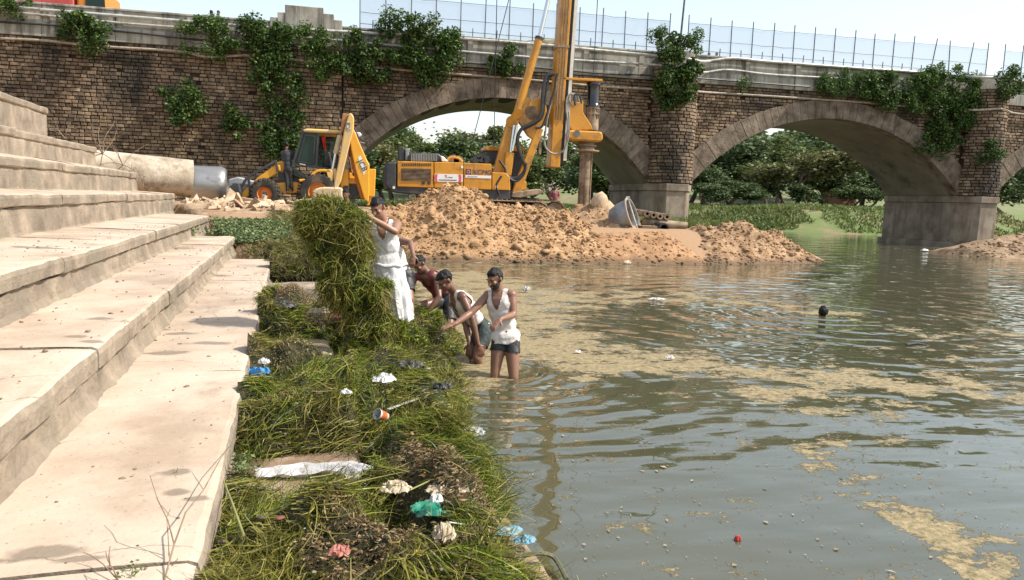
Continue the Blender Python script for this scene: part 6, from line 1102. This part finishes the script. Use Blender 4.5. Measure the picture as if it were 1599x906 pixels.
def strands(name, label, n, s0, s1, pw, m, kind, ln, wd, lift=.25, curl=.8, seg=3, near=True):
    s = s0+(s1-s0)*rng.uniform(0, 1, n)**pw; nn = rng.uniform(-2.2, .34, n); z, e = weed_z(s, nn)
    tone = fb2(s, nn, 2.1, 91, 3)
    br = np.zeros(n)
    for (c_, r) in BR_: br = np.maximum(br, sstep(r*1.3, r*.5, np.hypot(s-c_[0], nn-c_[1])))
    ye = np.zeros(n)
    for (c_, r) in YEL: ye = np.maximum(ye, sstep(r*1.2, r*.6, np.hypot(s-c_[0], nn-c_[1])))
    isb = (br+np.clip(tone*1.9+.12, -.5, .7)*.8) > rng.uniform(.25, .8, n); isy = ye > rng.uniform(.2, 1, n)
    t2 = fb2(s, nn, 3.3, 97, 3)+rng.normal(0, .12, n) > .02; sel = {'g': ~isb & ~isy, 'g1': ~isb & ~isy & ~t2, 'g2': ~isb & ~isy & t2, 'b': isb & ~isy, 'y': isy}[kind] & (e > .12); s, nn, z = s[sel], nn[sel], z[sel]; k = len(s)
    P = np.stack([sd[0]*s+sn[0]*nn, sd[1]*s+sn[1]*nn, z-.02+rng.uniform(-.02, .03, k)], 1); a_ = fb2(s, nn, 1.1, 55, 2)*5+fb2(s, nn, 4., 56, 2)*1.5+rng.normal(0, .3, k)
    D_ = np.stack([np.cos(a_), np.sin(a_), rng.uniform(-.05, lift, k)], 1); V, F = ribbons(P, D_, ln*rng.uniform(.5, 1.4, k), wd*rng.uniform(.6, 1.4, k), rng, seg, curl, .32); npobj(name, V, F, m, kind='stuff', label=label, cat='weed')
strands('green_weed', 'long wet green weed heaped over the lowest steps', 90000, 2.0, 8.5, 1.5, m_wg, 'g1', .24, .0055, .10, .8, seg=5)
strands('olive_weed', 'olive and yellowish weed streaked through the heaps', 90000, 2.0, 8.5, 1.5, m_wo, 'g2', .25, .0055, .12, .8, seg=5)
strands('green_weed', 'green weed heaped on the bank near the men', 34000, 8., 12, 1., m_wg, 'g1', .15, .009)
strands('olive_weed', 'olive weed heaped on the bank near the men', 34000, 8., 12, 1., m_wo, 'g2', .15, .009)
strands('brown_weed', 'clotted brown weed among the green heaps', 150000, 2.0, 11, 1.4, m_wb, 'b', .034, .0085, .8, 2.2, 2)
strands('yellow_weed', 'yellow green weed at the water edge beside the standing man', 26000, 7.0, 10, 1., m_wy, 'y', .06, .007, .5, 1.4, 2)
strands('straw_weed', 'faded olive weed mat beyond the stone block', 30000, 11, 18.4, 1., m_ws, 'g', .26, .012, .2)
strands('green_weed', 'darker green tufts in the weed mat beyond the stone block', 9000, 11, 17, 1., m_wg, 'g', .22, .012, .3)
# weed on the sloping bank behind the men
n = 26000; x = rng.uniform(-2.5, 1.4, n); y = rng.uniform(14, 23, n); z = ground_z(x, y); ok = z > -.03; P = np.stack([x, y, z], 1)[ok]; k = len(P); D_ = rng.normal(size=(k, 3)); D_[:, 2] = np.abs(D_[:, 2])*.4; V, F = ribbons(P, D_, rng.uniform(.12, .35, k), rng.uniform(.012, .03, k), rng, 2, .6, .4); npobj('bank_weed', V, F, m_ws, kind='stuff', label='dry olive weed covering the bank slope beside the spoil heap', cat='weed')
# small scraps trodden into the heaps
n = 260; s = 2.4+7*rng.uniform(0, 1, n)**1.3; nn = rng.uniform(-1.6, .3, n); z, e = weed_z(s, nn); P = np.stack([sd[0]*s+sn[0]*nn, sd[1]*s+sn[1]*nn, z+.03], 1)[e > .2]; V, F = clods(P, .010*rng.lognormal(0, .5, len(P)), rng, .3, ICO1, .6); npobj('litter_scraps', V, F, leafmat('scrap_mix', [(.30, .26, .20), (.12, .08, .05), (.22, .08, .05), (.32, .22, .10), (.06, .05, .04), (.16, .13, .09), (.34, .31, .26), (.2, .14, .09)], 0, .7), kind='stuff', label='small muddy scraps of rubbish trodden into the weed', cat='litter')
# the bundle being lifted
D = 7.75; bun = thing('weed_bundle', 'tall dripping green weed bundle lifted by the man in white', 'weed bundle', at(560, 505, D)); core = Body(); blobs = [(500, 340, .17, .20), (530, 335, .17, .16), (512, 375, .24, .22), (545, 370, .18, .22), (530, 410, .25, .22), (548, 440, .25, .22), (560, 470, .25, .2), (575, 498, .27, .16), (520, 445, .12, .16), (610, 512, .22, .10), (640, 524, .16, .07), (490, 355, .12, .14), (555, 345, .12, .14), (478, 332, .07, .08), (505, 318, .08, .06), (562, 385, .12, .1), (588, 455, .12, .12)]
cc = []
for px, py, rx_, rz_ in blobs: c_ = at(px, py, D); core.ell(c_, (rx_*.82, .17, rz_*.82)); cc.append((c_, rx_, rz_))
cm = core.mesh(.03, 2); push(cm, lambda V: V+np.stack([fbm(V*8+i*5, 15+i, 3) for i in range(3)], 1)*.10); wear('core', cm, mat('matted_bundle', [(.008, .014, .004), (.03, .038, .010), (.05, .055, .014)], .9, scale=18, bump=1., bscale=70, bdist=.04), bun)
n = 42000; k = rng.integers(0, len(cc), n); d = rng.normal(size=(n, 3)); d /= np.linalg.norm(d, axis=1)[:, None]; C0 = np.array([c_[0] for c_ in cc]); RX = np.array([c_[1] for c_ in cc]); RZ = np.array([c_[2] for c_ in cc]); P = C0[k]+d*np.stack([RX[k], np.full(n, .21), RZ[k]], 1)*rng.uniform(.75, .98, n)[:, None]; P += np.stack([fbm(P*8+i*5, 15+i, 3) for i in range(3)], 1)*.11
gap = fbm(P*7.5+3, 61, 3)+rng.normal(0, .07, n) > -.12; P, d = P[gap], d[gap]; n = len(P); D_ = d*.5+rng.normal(0, .6, (n, 3)); D_[:, 2] -= .35; V, F = ribbons(P, D_, rng.uniform(.025, .11, n), rng.uniform(.005, .011, n), rng, 3, 1.4, .3); npobj('strands', V, F, m_wg, bun, kind='stuff')
n = 9000; k = rng.integers(0, len(cc), n); d = rng.normal(size=(n, 3)); d /= np.linalg.norm(d, axis=1)[:, None]; d[:, 1] = -np.abs(d[:, 1]); P = C0[k]+d*np.stack([RX[k], np.full(n, .21), RZ[k]], 1)*.95; gap = fbm(P*5+8, 67, 3)+rng.normal(0, .08, n) > .02; P, d = P[gap], d[gap]; n = len(P); D_ = d*.4+rng.normal(0, .5, (n, 3)); D_[:, 2] -= .9; V, F = ribbons(P, D_, rng.uniform(.08, .3, n), rng.uniform(.004, .009, n), rng, 4, .8, .5); npobj('hanging_strands', V, F, m_wo, bun, kind='stuff')
n = 350; k = rng.integers(0, len(cc), n); P = C0[k]+rng.normal(0, .1, (n, 3)); P[:, 1] -= .16; D_ = rng.normal(0, .5, (n, 3)); V, F = ribbons(P, D_, rng.uniform(.12, .26, n), rng.uniform(.005, .009, n), rng, 4, 1.5, .3); npobj('yellow_strands', V, F, m_wy, bun, kind='stuff')
m_st = mat('pale_stalk', [(.18, .19, .05), (.28, .27, .09)], .6, scale=6)
for pts in ([(497, 372), (520, 380), (545, 385), (552, 397), (565, 392)], [(505, 440), (520, 443), (545, 440), (557, 428), (556, 415), (548, 405)], [(505, 425), (508, 412), (522, 408), (532, 415), (533, 428), (526, 437)], [(500, 350), (520, 352), (540, 348)], [(560, 425), (575, 435), (585, 440)], [(540, 360), (556, 372), (560, 390)]): MB().tube(catmull([at(a_, b_, D-.24) for a_, b_ in pts], 6), .0035, 5).build('curled_stalk', m_st, bun, smooth=True)

# ================================================================ litter caught in the weed
LIT = {}
def col(nm, c, rough=.45, tr=.12, sp=.5): return mat('litter_'+nm, [tuple(q*.8 for q in c), c], rough, scale=14, bump=.3, bscale=40, bdist=.01, trans=tr, spec=sp, dirt=((.20, .15, .09), 16, .52, .66))
def wz(px, py):
    z = .3
    for _ in range(4): p = onz(px, py, z); s, n = toSN(p[0], p[1]); q, e = weed_z(np.array([s]), np.array([n])); z = float(q[0]) if e[0] > .03 else .2 if n > -.45 else .03
    return onz(px, py, z)
def crumple(name, label, px, py, sx, sy, sz, m, seed, cat, lift=.03, rotz=0., folds=1.7, p=None):
    """a crushed sheet of plastic or cloth: a folded, puckered bag"""
    r_ = np.random.default_rng(seed); g = 26; big_ = 1.55 if p is None else 1.; sx *= big_; sy *= big_; sz *= 1.15; U, Vv = np.meshgrid(np.linspace(-1, 1, g), np.linspace(-1, 1, g)); rad = np.maximum(np.abs(U), np.abs(Vv)); q = np.stack([U*folds, Vv*folds, np.full_like(U, seed*1.7)], -1)
    x = U*(1-.25*np.abs(Vv))+.35*fbm(q, seed, 3); y = Vv*(1-.25*np.abs(U))+.35*fbm(q+7, seed+1, 3); z = (1-np.abs(fbm(q*1.2, seed+2, 3))*2.6)*(1-rad**3*.9)+.22*(1-np.abs(fbm(q*3.3, seed+3, 2))*2)
    z -= z.min(); c_, s_ = math.cos(rotz), math.sin(rotz); p = wz(px, py) if p is None else p; V = np.stack([p[0]+(x*c_*sx-y*s_*sy), p[1]+(x*s_*sx+y*c_*sy), p[2]+lift*(1.4 if big_ > 1 else .3)+z*sz*.75], -1).reshape(-1, 3); i = (np.arange(g-1)[:, None]*g+np.arange(g-1)[None]).ravel()
    return npobj(name, V, np.stack([i, i+1, i+g+1, i+g], 1), m, smooth=True, label=label, cat=cat)
c_blue = col('blue', (.03, .32, .75)); c_org = col('orange', (.62, .33, .08)); c_wh = col('white', (.66, .66, .64)); c_gr = col('grey_white', (.46, .48, .46)); c_blk = col('black', (.015, .017, .02)); c_grn = col('green', (.02, .30, .10)); c_tea = col('teal', (.02, .27, .16)); c_lb = col('pale_blue', (.16, .36, .48)); c_mar = col('maroon', (.22, .03, .03)); c_cr = col('cream', (.55, .45, .30)); c_yel = col('yellow', (.65, .48, .02)); c_olv = col('olive', (.14, .14, .07))
crumple('plastic_bag', 'bright blue and white plastic bag against the step edge', 402, 598, .085, .06, .07, c_blue, 3, 'plastic bag', rotz=-.5); crumple('plastic_wrapper', 'white scrap lying on the blue plastic bag', 412, 601, .03, .03, .05, c_wh, 4, 'wrapper', .12); crumple('food_wrapper', 'orange brown wrapper just below the blue bag', 394, 615, .045, .04, .06, c_org, 5, 'wrapper')
crumple('plastic_bag', 'pale greenish white plastic bag on the middle weed heap', 592, 594, .085, .06, .07, c_gr, 6, 'plastic bag'); crumple('plastic_bag', 'small white bag fold below the pale greenish bag', 598, 610, .06, .05, .06, c_wh, 7, 'plastic bag'); crumple('plastic_bag', 'black plastic bag right of the pale greenish bag', 640, 585, .08, .05, .06, c_blk, 8, 'plastic bag'); crumple('plastic_bag', 'green plastic bag beside the grey strip', 602, 640, .055, .04, .05, c_grn, 9, 'plastic bag')
crumple('plastic_scrap', 'small white scrap in the middle of the second heap', 540, 625, .025, .02, .03, c_wh, 10, 'scrap'); crumple('plastic_bag', 'dark grey plastic bag in the shadow of the stone block', 437, 492, .13, .10, .10, c_blk, 11, 'plastic bag'); crumple('cloth_bundle', 'maroon and cream cloth lying in the weeds under the bundle', 500, 498, .09, .05, .05, c_cr, 12, 'cloth'); crumple('cloth_bundle', 'dark red cloth lying in the weeds under the bundle', 528, 502, .08, .05, .05, c_mar, 13, 'cloth')
crumple('mesh_rag', 'teal green mesh rag near the water edge', 678, 812, .085, .055, .05, c_tea, 14, 'rag'); crumple('plastic_scrap', 'white scrap caught in the teal mesh rag', 680, 824, .022, .02, .04, c_wh, 15, 'scrap', .08); crumple('plastic_bag', 'orange brown plastic bag above the teal rag', 692, 774, .08, .028, .05, c_org, 16, 'plastic bag', .06, rotz=-.35); crumple('plastic_bag', 'cream coloured bag under the orange brown one', 698, 786, .07, .035, .04, c_cr, 17, 'plastic bag'); crumple('rag', 'muddy white rag at the end of the cloth strip', 615, 786, .05, .035, .05, c_cr, 18, 'rag')
crumple('rag', 'pale blue rag nearest the white wrapper at the water edge', 790, 846, .06, .03, .03, c_lb, 19, 'rag'); crumple('rag', 'pale blue rag coiled lower at the water edge', 817, 860, .045, .03, .03, c_lb, 20, 'rag'); crumple('food_wrapper', 'cream wrapper standing in the nearest heap', 692, 876, .03, .03, .07, c_cr, 21, 'wrapper', .05); crumple('food_wrapper', 'tiny yellow wrapper in the nearest brown weed', 651, 895, .022, .015, .02, c_yel, 22, 'wrapper', .05); crumple('plastic_scrap', 'reddish scrap at the left of the nearest heap', 530, 893, .03, .03, .03, mat('litter_pinkish', [(.35, .13, .09)], .6), 23, 'scrap', .05)
crumple('cloth_scrap', 'cream cloth spread on the bare upper slab', 488, 556, .20, .07, .05, c_cr, 24, 'cloth', 0., p=onz(488, 558, .21)); crumple('food_wrapper', 'yellow wrapper at the step foot on the upper slab', 417, 557, .035, .03, .03, c_yel, 25, 'wrapper', p=onz(417, 558, .21)); crumple('plastic_scrap', 'dark red scrap beside the yellow wrapper on the slab', 405, 551, .03, .03, .03, c_mar, 26, 'scrap', p=onz(405, 552, .21))
crumple('plastic_bag', 'dark polythene near the right end of the middle heap', 690, 620, .05, .04, .05, c_blk, 27, 'plastic bag'); crumple('plastic_scrap', 'grey crushed scrap at the water edge below the men', 740, 690, .05, .04, .04, c_gr, 28, 'scrap')
# long white cloth strip over the lower bare slab
g1, g2 = 60, 12; Pc = []
line = catmull([(398, 742, .22), (430, 738, .22), (470, 737, .22), (510, 731, .25), (545, 732, .26), (570, 740, .26), (588, 752, .22), (597, 770, .15)], 9); K = len(line)
for i, (a_, b_, z) in enumerate(line):
    c_ = onz(a_, b_, z); t_ = i/(K-1); wv = .045+.05*math.sin(t_*math.pi)+.02*math.sin(t_*9)+.006*math.sin(t_*27)+.05*max(0, t_-.75)
    dirv = np.array(onz(*line[min(i+1, K-1)])) - np.array(onz(*line[max(i-1, 0)])); pr_ = uni(np.array((-dirv[1], dirv[0], 0)))
    for j in range(g2): u = j/(g2-1)*2-1; Pc.append(c_+pr_*u*wv+np.array((0, 0, .018*math.sin(u*6+t_*5+.8*math.sin(t_*11))+.008*math.sin(u*13-t_*19)+.004*math.sin(t_*47+u*7)+.016-.02*u*u)))
npobj('cloth_strip', np.array(Pc), np.array([(i*g2+j, i*g2+j+1, (i+1)*g2+j+1, (i+1)*g2+j) for i in range(K-1) for j in range(g2-1)]), col('dirty_white', (.58, .56, .54), .7), smooth=True, label='long twisted dirty white cloth strip across the lower bare slab', cat='cloth')
p = wz(467, 595); MB().lathe([(0, .012), (.036, .012), (.04, .008), (.042, 0), (.036, .004)], p+np.array((0, 0, .03)), (.2, -.5, .85), 20).build('plastic_plate', c_wh, smooth=True, label='small round white plastic plate on the middle weed heap', cat='plate')
p = wz(603, 662)+np.array((0, 0, .05)); cup = thing('paper_cup', 'orange and white paper cup lying on the weeds', 'cup', p); MB().lathe([(.026, 0), (.036, .09), (.039, .09), (.039, .085), (.034, .085), (.024, .004), (0, .004)], p, (-.6, -.5, .35), 20).build('shell', c_wh, cup, smooth=True); MB().lathe([(.0285, .015), (.0365, .07)], p, (-.6, -.5, .35), 20).build('printed_band', mat('litter_cup_red', [(.55, .12, .03)], .5), cup, smooth=True)
a_, b_ = wz(606, 652)+np.array((0, 0, .06)), wz(654, 636)+np.array((0, 0, .07)); MB().bar(a_, b_, .022, .006).build('metal_strip', m_pipe, label='straight grey strip lying beside the green bag', cat='strip')
MB().tube(catmull([wz(700, 842)+np.array((0, 0, .08)), wz(760, 826), wz(775, 840)], 5), .004, 5).build('plastic_straw', c_wh, label='thin white straw by the pale blue rags', cat='straw')
q = [onz(a_, b_, z) for a_, b_, z in ((812, 868, .08), (845, 864, .09), (866, 872, .06), (885, 905, .03), (872, 912, .03), (856, 880, .07))]; mb = MB(); mb.tube(catmull(q[:4], 5), [.012]*16, 6); mb.build('sack_edge', c_olv, smooth=True, label='rolled olive sack edge hanging into the water at the bottom', cat='sack')
# twigs and sprouts on the steps
m_twig = mat('dry_twig', [(.14, .09, .055), (.28, .20, .13)], .9, scale=12)
tw = thing('dry_branch', 'forked dry twig leaning on the lowest tread at the front', 'branch', onz(258, 905, .45))
def tp(px, py, h_): return onz(px, py, .45+h_)
MB().tube([tp(255, 912, .0), tp(272, 850, .06), tp(290, 800, .12), tp(318, 765, .14), tp(345, 715, .12), tp(372, 682, .03)], [0.0036, 0.0036, 0.0033, 0.0030, 0.0024, 0.0018], 6).build('stem', m_twig, tw); MB().tube([tp(272, 850, .06), tp(262, 812, .14), tp(246, 780, .2), tp(234, 742, .24)], [0.0030, 0.0024, 0.0021, 0.0012], 5).build('fork', m_twig, tw); MB().tube([tp(264, 868, .03), tp(262, 830, .1), tp(260, 808, .14), tp(266, 795, .17)], [0.0024, 0.0018, 0.0015, 0.0012], 5).build('fork', m_twig, tw); MB().tube([tp(318, 765, .14), tp(312, 756, .16), tp(300, 738, .17)], [0.0024, 0.0018, 0.0012], 5).build('fork', m_twig, tw); MB().tube([tp(268, 884, .02), tp(278, 872, .05)], [0.0024, 0.0012], 5).build('fork', m_twig, tw)
tw = thing('dry_branch', 'small curled dry twig at the bottom left of the lowest tread', 'branch', onz(180, 900, .45))
for pts in ([(186, 912, .0), (178, 892, .05), (168, 875, .08), (165, 862, .1)], [(184, 905, .02), (160, 880, .04), (140, 866, .05), (130, 863, .05)], [(172, 884, .06), (170, 870, .1), (172, 853, .12)]): MB().tube([tp(*q) for q in pts], [0.0030, 0.0024, 0.0018, 0.0012][:len(pts)], 5).build('stem', m_twig, tw)
a_, b_ = wz(346, 772)+np.array((0, 0, .1)), wz(381, 880)+np.array((0, 0, .12)); MB().tube([a_, (a_+b_)/2+np.array((0, 0, .01)), b_], [.004, .005, .006], 6).build('straw_stalk', m_st, label='pale straight stalk lying on the nearest weed heap', cat='stalk')
MB().tube([wz(680, 775)+np.array((0, 0, .1)), wz(640, 790)+np.array((0, 0, .08))], [.004, .004], 6).build('straw_stalk', m_st, label='short pale stick beside the orange brown bag', cat='stalk'); MB().tube([wz(615, 745)+np.array((0, 0, .08)), wz(650, 778)+np.array((0, 0, .08))], [.004, .004], 6).build('straw_stalk', m_st, label='thin stick above the muddy white rag', cat='stalk')
def bush(px, py, s_, n_, label, seed):
    r_ = np.random.default_rng(seed); z = 2.4; p0 = onz(px, py, z) if False else SN(24.8, 5.0+r_.uniform(-.4, .4), 2.4); p0 = np.array(ony(px, py, 24.9)); t = thing('dry_shrub', label, 'shrub', p0)
    for i in range(n_):
        d = uni(r_.normal(0, .7, 3)+np.array((0, 0, .9))); q = p0.copy(); pts = [q]
        for j in range(4): d = uni(d+r_.normal(0, .3, 3)); q = q+d*s_*.27; pts.append(q)
        MB().tube(pts, [.012, .01, .007, .005, .003], 5).build('twig', m_twig, t)
        MB().tube([pts[2], pts[2]+uni(r_.normal(0, .6, 3)+d)*s_*.4], [.006, .002], 4).build('twig', m_twig, t)
bush(160, 240, 1.25, 10, 'tall bare dry shrub behind the upper steps', 3); bush(103, 218, .7, 6, 'pale dry tuft behind the highest steps', 4); bush(192, 258, 1.0, 6, 'spreading dry twigs in front of the concrete pipe', 5); bush(228, 296, .8, 6, 'dry twigs at the end of the fourth step', 6)
def sprout(px, py, z, h_, n_, label, seed):
    r_ = np.random.default_rng(seed); p0 = onz(px, py, z); t = thing('sprout', label, 'plant', p0, 'weeds sprouting from the steps'); C = p0+r_.normal(0, 1, (n_, 3))*np.array((h_*.4, h_*.4, h_*.35))+np.array((0, 0, h_*.5)); V, F = leaves(C, h_*.34, r_, aspect=.5); npobj('leaf_tuft', V, F, m_green, t, kind='stuff')
    mb = MB()
    for i in range(4): mb.tube([p0, C[i]], [.003, .0015], 4)
    mb.build('stems', m_st, t)
for k, (px, py, z, h_, n_, lb) in enumerate(((213, 378, .82, .13, 60, 'green sprout in the crack of the third riser'), (136, 405, .82, .14, 60, 'green sprout under the lip of the third step'), (106, 424, .82, .10, 30, 'small sprout left of the cracked lip'), (296, 370, .82, .22, 120, 'leafy weed at the far end of the second tread'), (152, 338, 1.2, .22, 110, 'leafy tuft at the corner of the fourth riser'), (14, 364, 1.2, .22, 120, 'dry green tuft at the left frame edge'), (330, 366, .82, .2, 90, 'weed at the end of the third step'), (378, 742, .22, .10, 160, 'fresh green seedlings by the cloth strip'), (205, 903, .45, .05, 40, 'tiny seedling by the curled twig'), (275, 742, .45, .025, 16, 'tiny green scrap of weed on the lowest tread'))): sprout(px, py, z, h_, n_, lb, k+60)
# floating bits
def floater(name, label, px, py, sx, sy, sz, m, seed, cat): p = onz(px, py, .0); crumple(name, label, 0, 0, sx, sy, sz, m, seed, cat, 0., p=p)
floater('plastic_scrap', 'white scrap floating in the scum band right of the men', 1045, 563, .07, .04, .04, c_wh, 31, 'scrap'); floater('plastic_bottle', 'white bottle floating before the far pier', 1444, 393, .25, .15, .12, c_wh, 32, 'bottle'); floater('plastic_scrap', 'long white scrap floating above the dark pool', 1026, 470, .16, .06, .04, c_wh, 33, 'scrap'); floater('plastic_scrap', 'red scrap floating on the open water at the bottom', 1152, 844, .02, .018, .03, mat('litter_red', [(.55, .03, .03)], .4), 34, 'scrap'); floater('plastic_bag', 'green and white bag floating right of the standing man', 822, 457, .09, .07, .09, c_gr, 35, 'plastic bag'); floater('plastic_scrap', 'white scrap floating just right of the man in the vest', 902, 552, .05, .03, .03, c_wh, 36, 'scrap'); floater('plastic_scrap', 'white foam bit by the spoil bank shore', 1145, 412, .2, .1, .08, c_wh, 37, 'scrap'); floater('plastic_bag', 'tan bag floating before the orange ramp', 978, 412, .16, .1, .1, c_cr, 38, 'plastic bag')
MB().tube([onz(1415, 538, .02), onz(1432, 536, .03), onz(1447, 539, .01)], [.015, .02, .008], 7).build('driftwood', m_black, smooth=True, label='short black stick floating beyond the swimmer', cat='driftwood')
n = 1500; px = rng.uniform(700, 1599, n); py = rng.uniform(450, 906, n); P = np.array([onz(a_, b_, .006) for a_, b_ in zip(px, py)]); P = P[(P[:, 0] > 1.05)]; n = len(P); a_ = rng.uniform(0, 6.28, n); sz = .0065*rng.lognormal(0, .6, n)*np.clip(P[:, 1]/5, .6, 2); u_ = np.stack([np.cos(a_), np.sin(a_), np.zeros(n)], 1)*sz[:, None]; v_ = np.stack([-np.sin(a_), np.cos(a_), np.zeros(n)], 1)*(sz*rng.uniform(.3, .8, n))[:, None]; V = np.stack([P-u_, P-v_*.9+np.array((0, 0, .003)), P+u_, P+v_+np.array((0, 0, .003))], 1).reshape(-1, 3)
npobj('floating_flecks', V, np.arange(4*n).reshape(n, 4), leafmat('fleck', [(.05, .04, .02), (.2, .15, .08), (.28, .21, .12), (.36, .28, .18), (.08, .08, .03)], 0, .8), kind='stuff', label='leaf flecks and crumbs floating over the open water', cat='debris')
n = 900; s = rng.uniform(2.5, 15, n); nn = rng.uniform(.4, 3.2, n); zt = np.where(nn < 1.2, .452, np.where(nn < 2.05, .802, 1.19)); P = np.stack([sd[0]*s+sn[0]*nn, sd[1]*s+sn[1]*nn, zt+.008], 1); V, F = clods(P, .006*rng.lognormal(0, .6, n), rng, .5, ICO1, .4); npobj('grit', V, F, mat('grit', [(.12, .08, .05), (.3, .22, .15)], .9, scale=30), kind='stuff', label='grit and crumbs scattered over the treads', cat='grit')
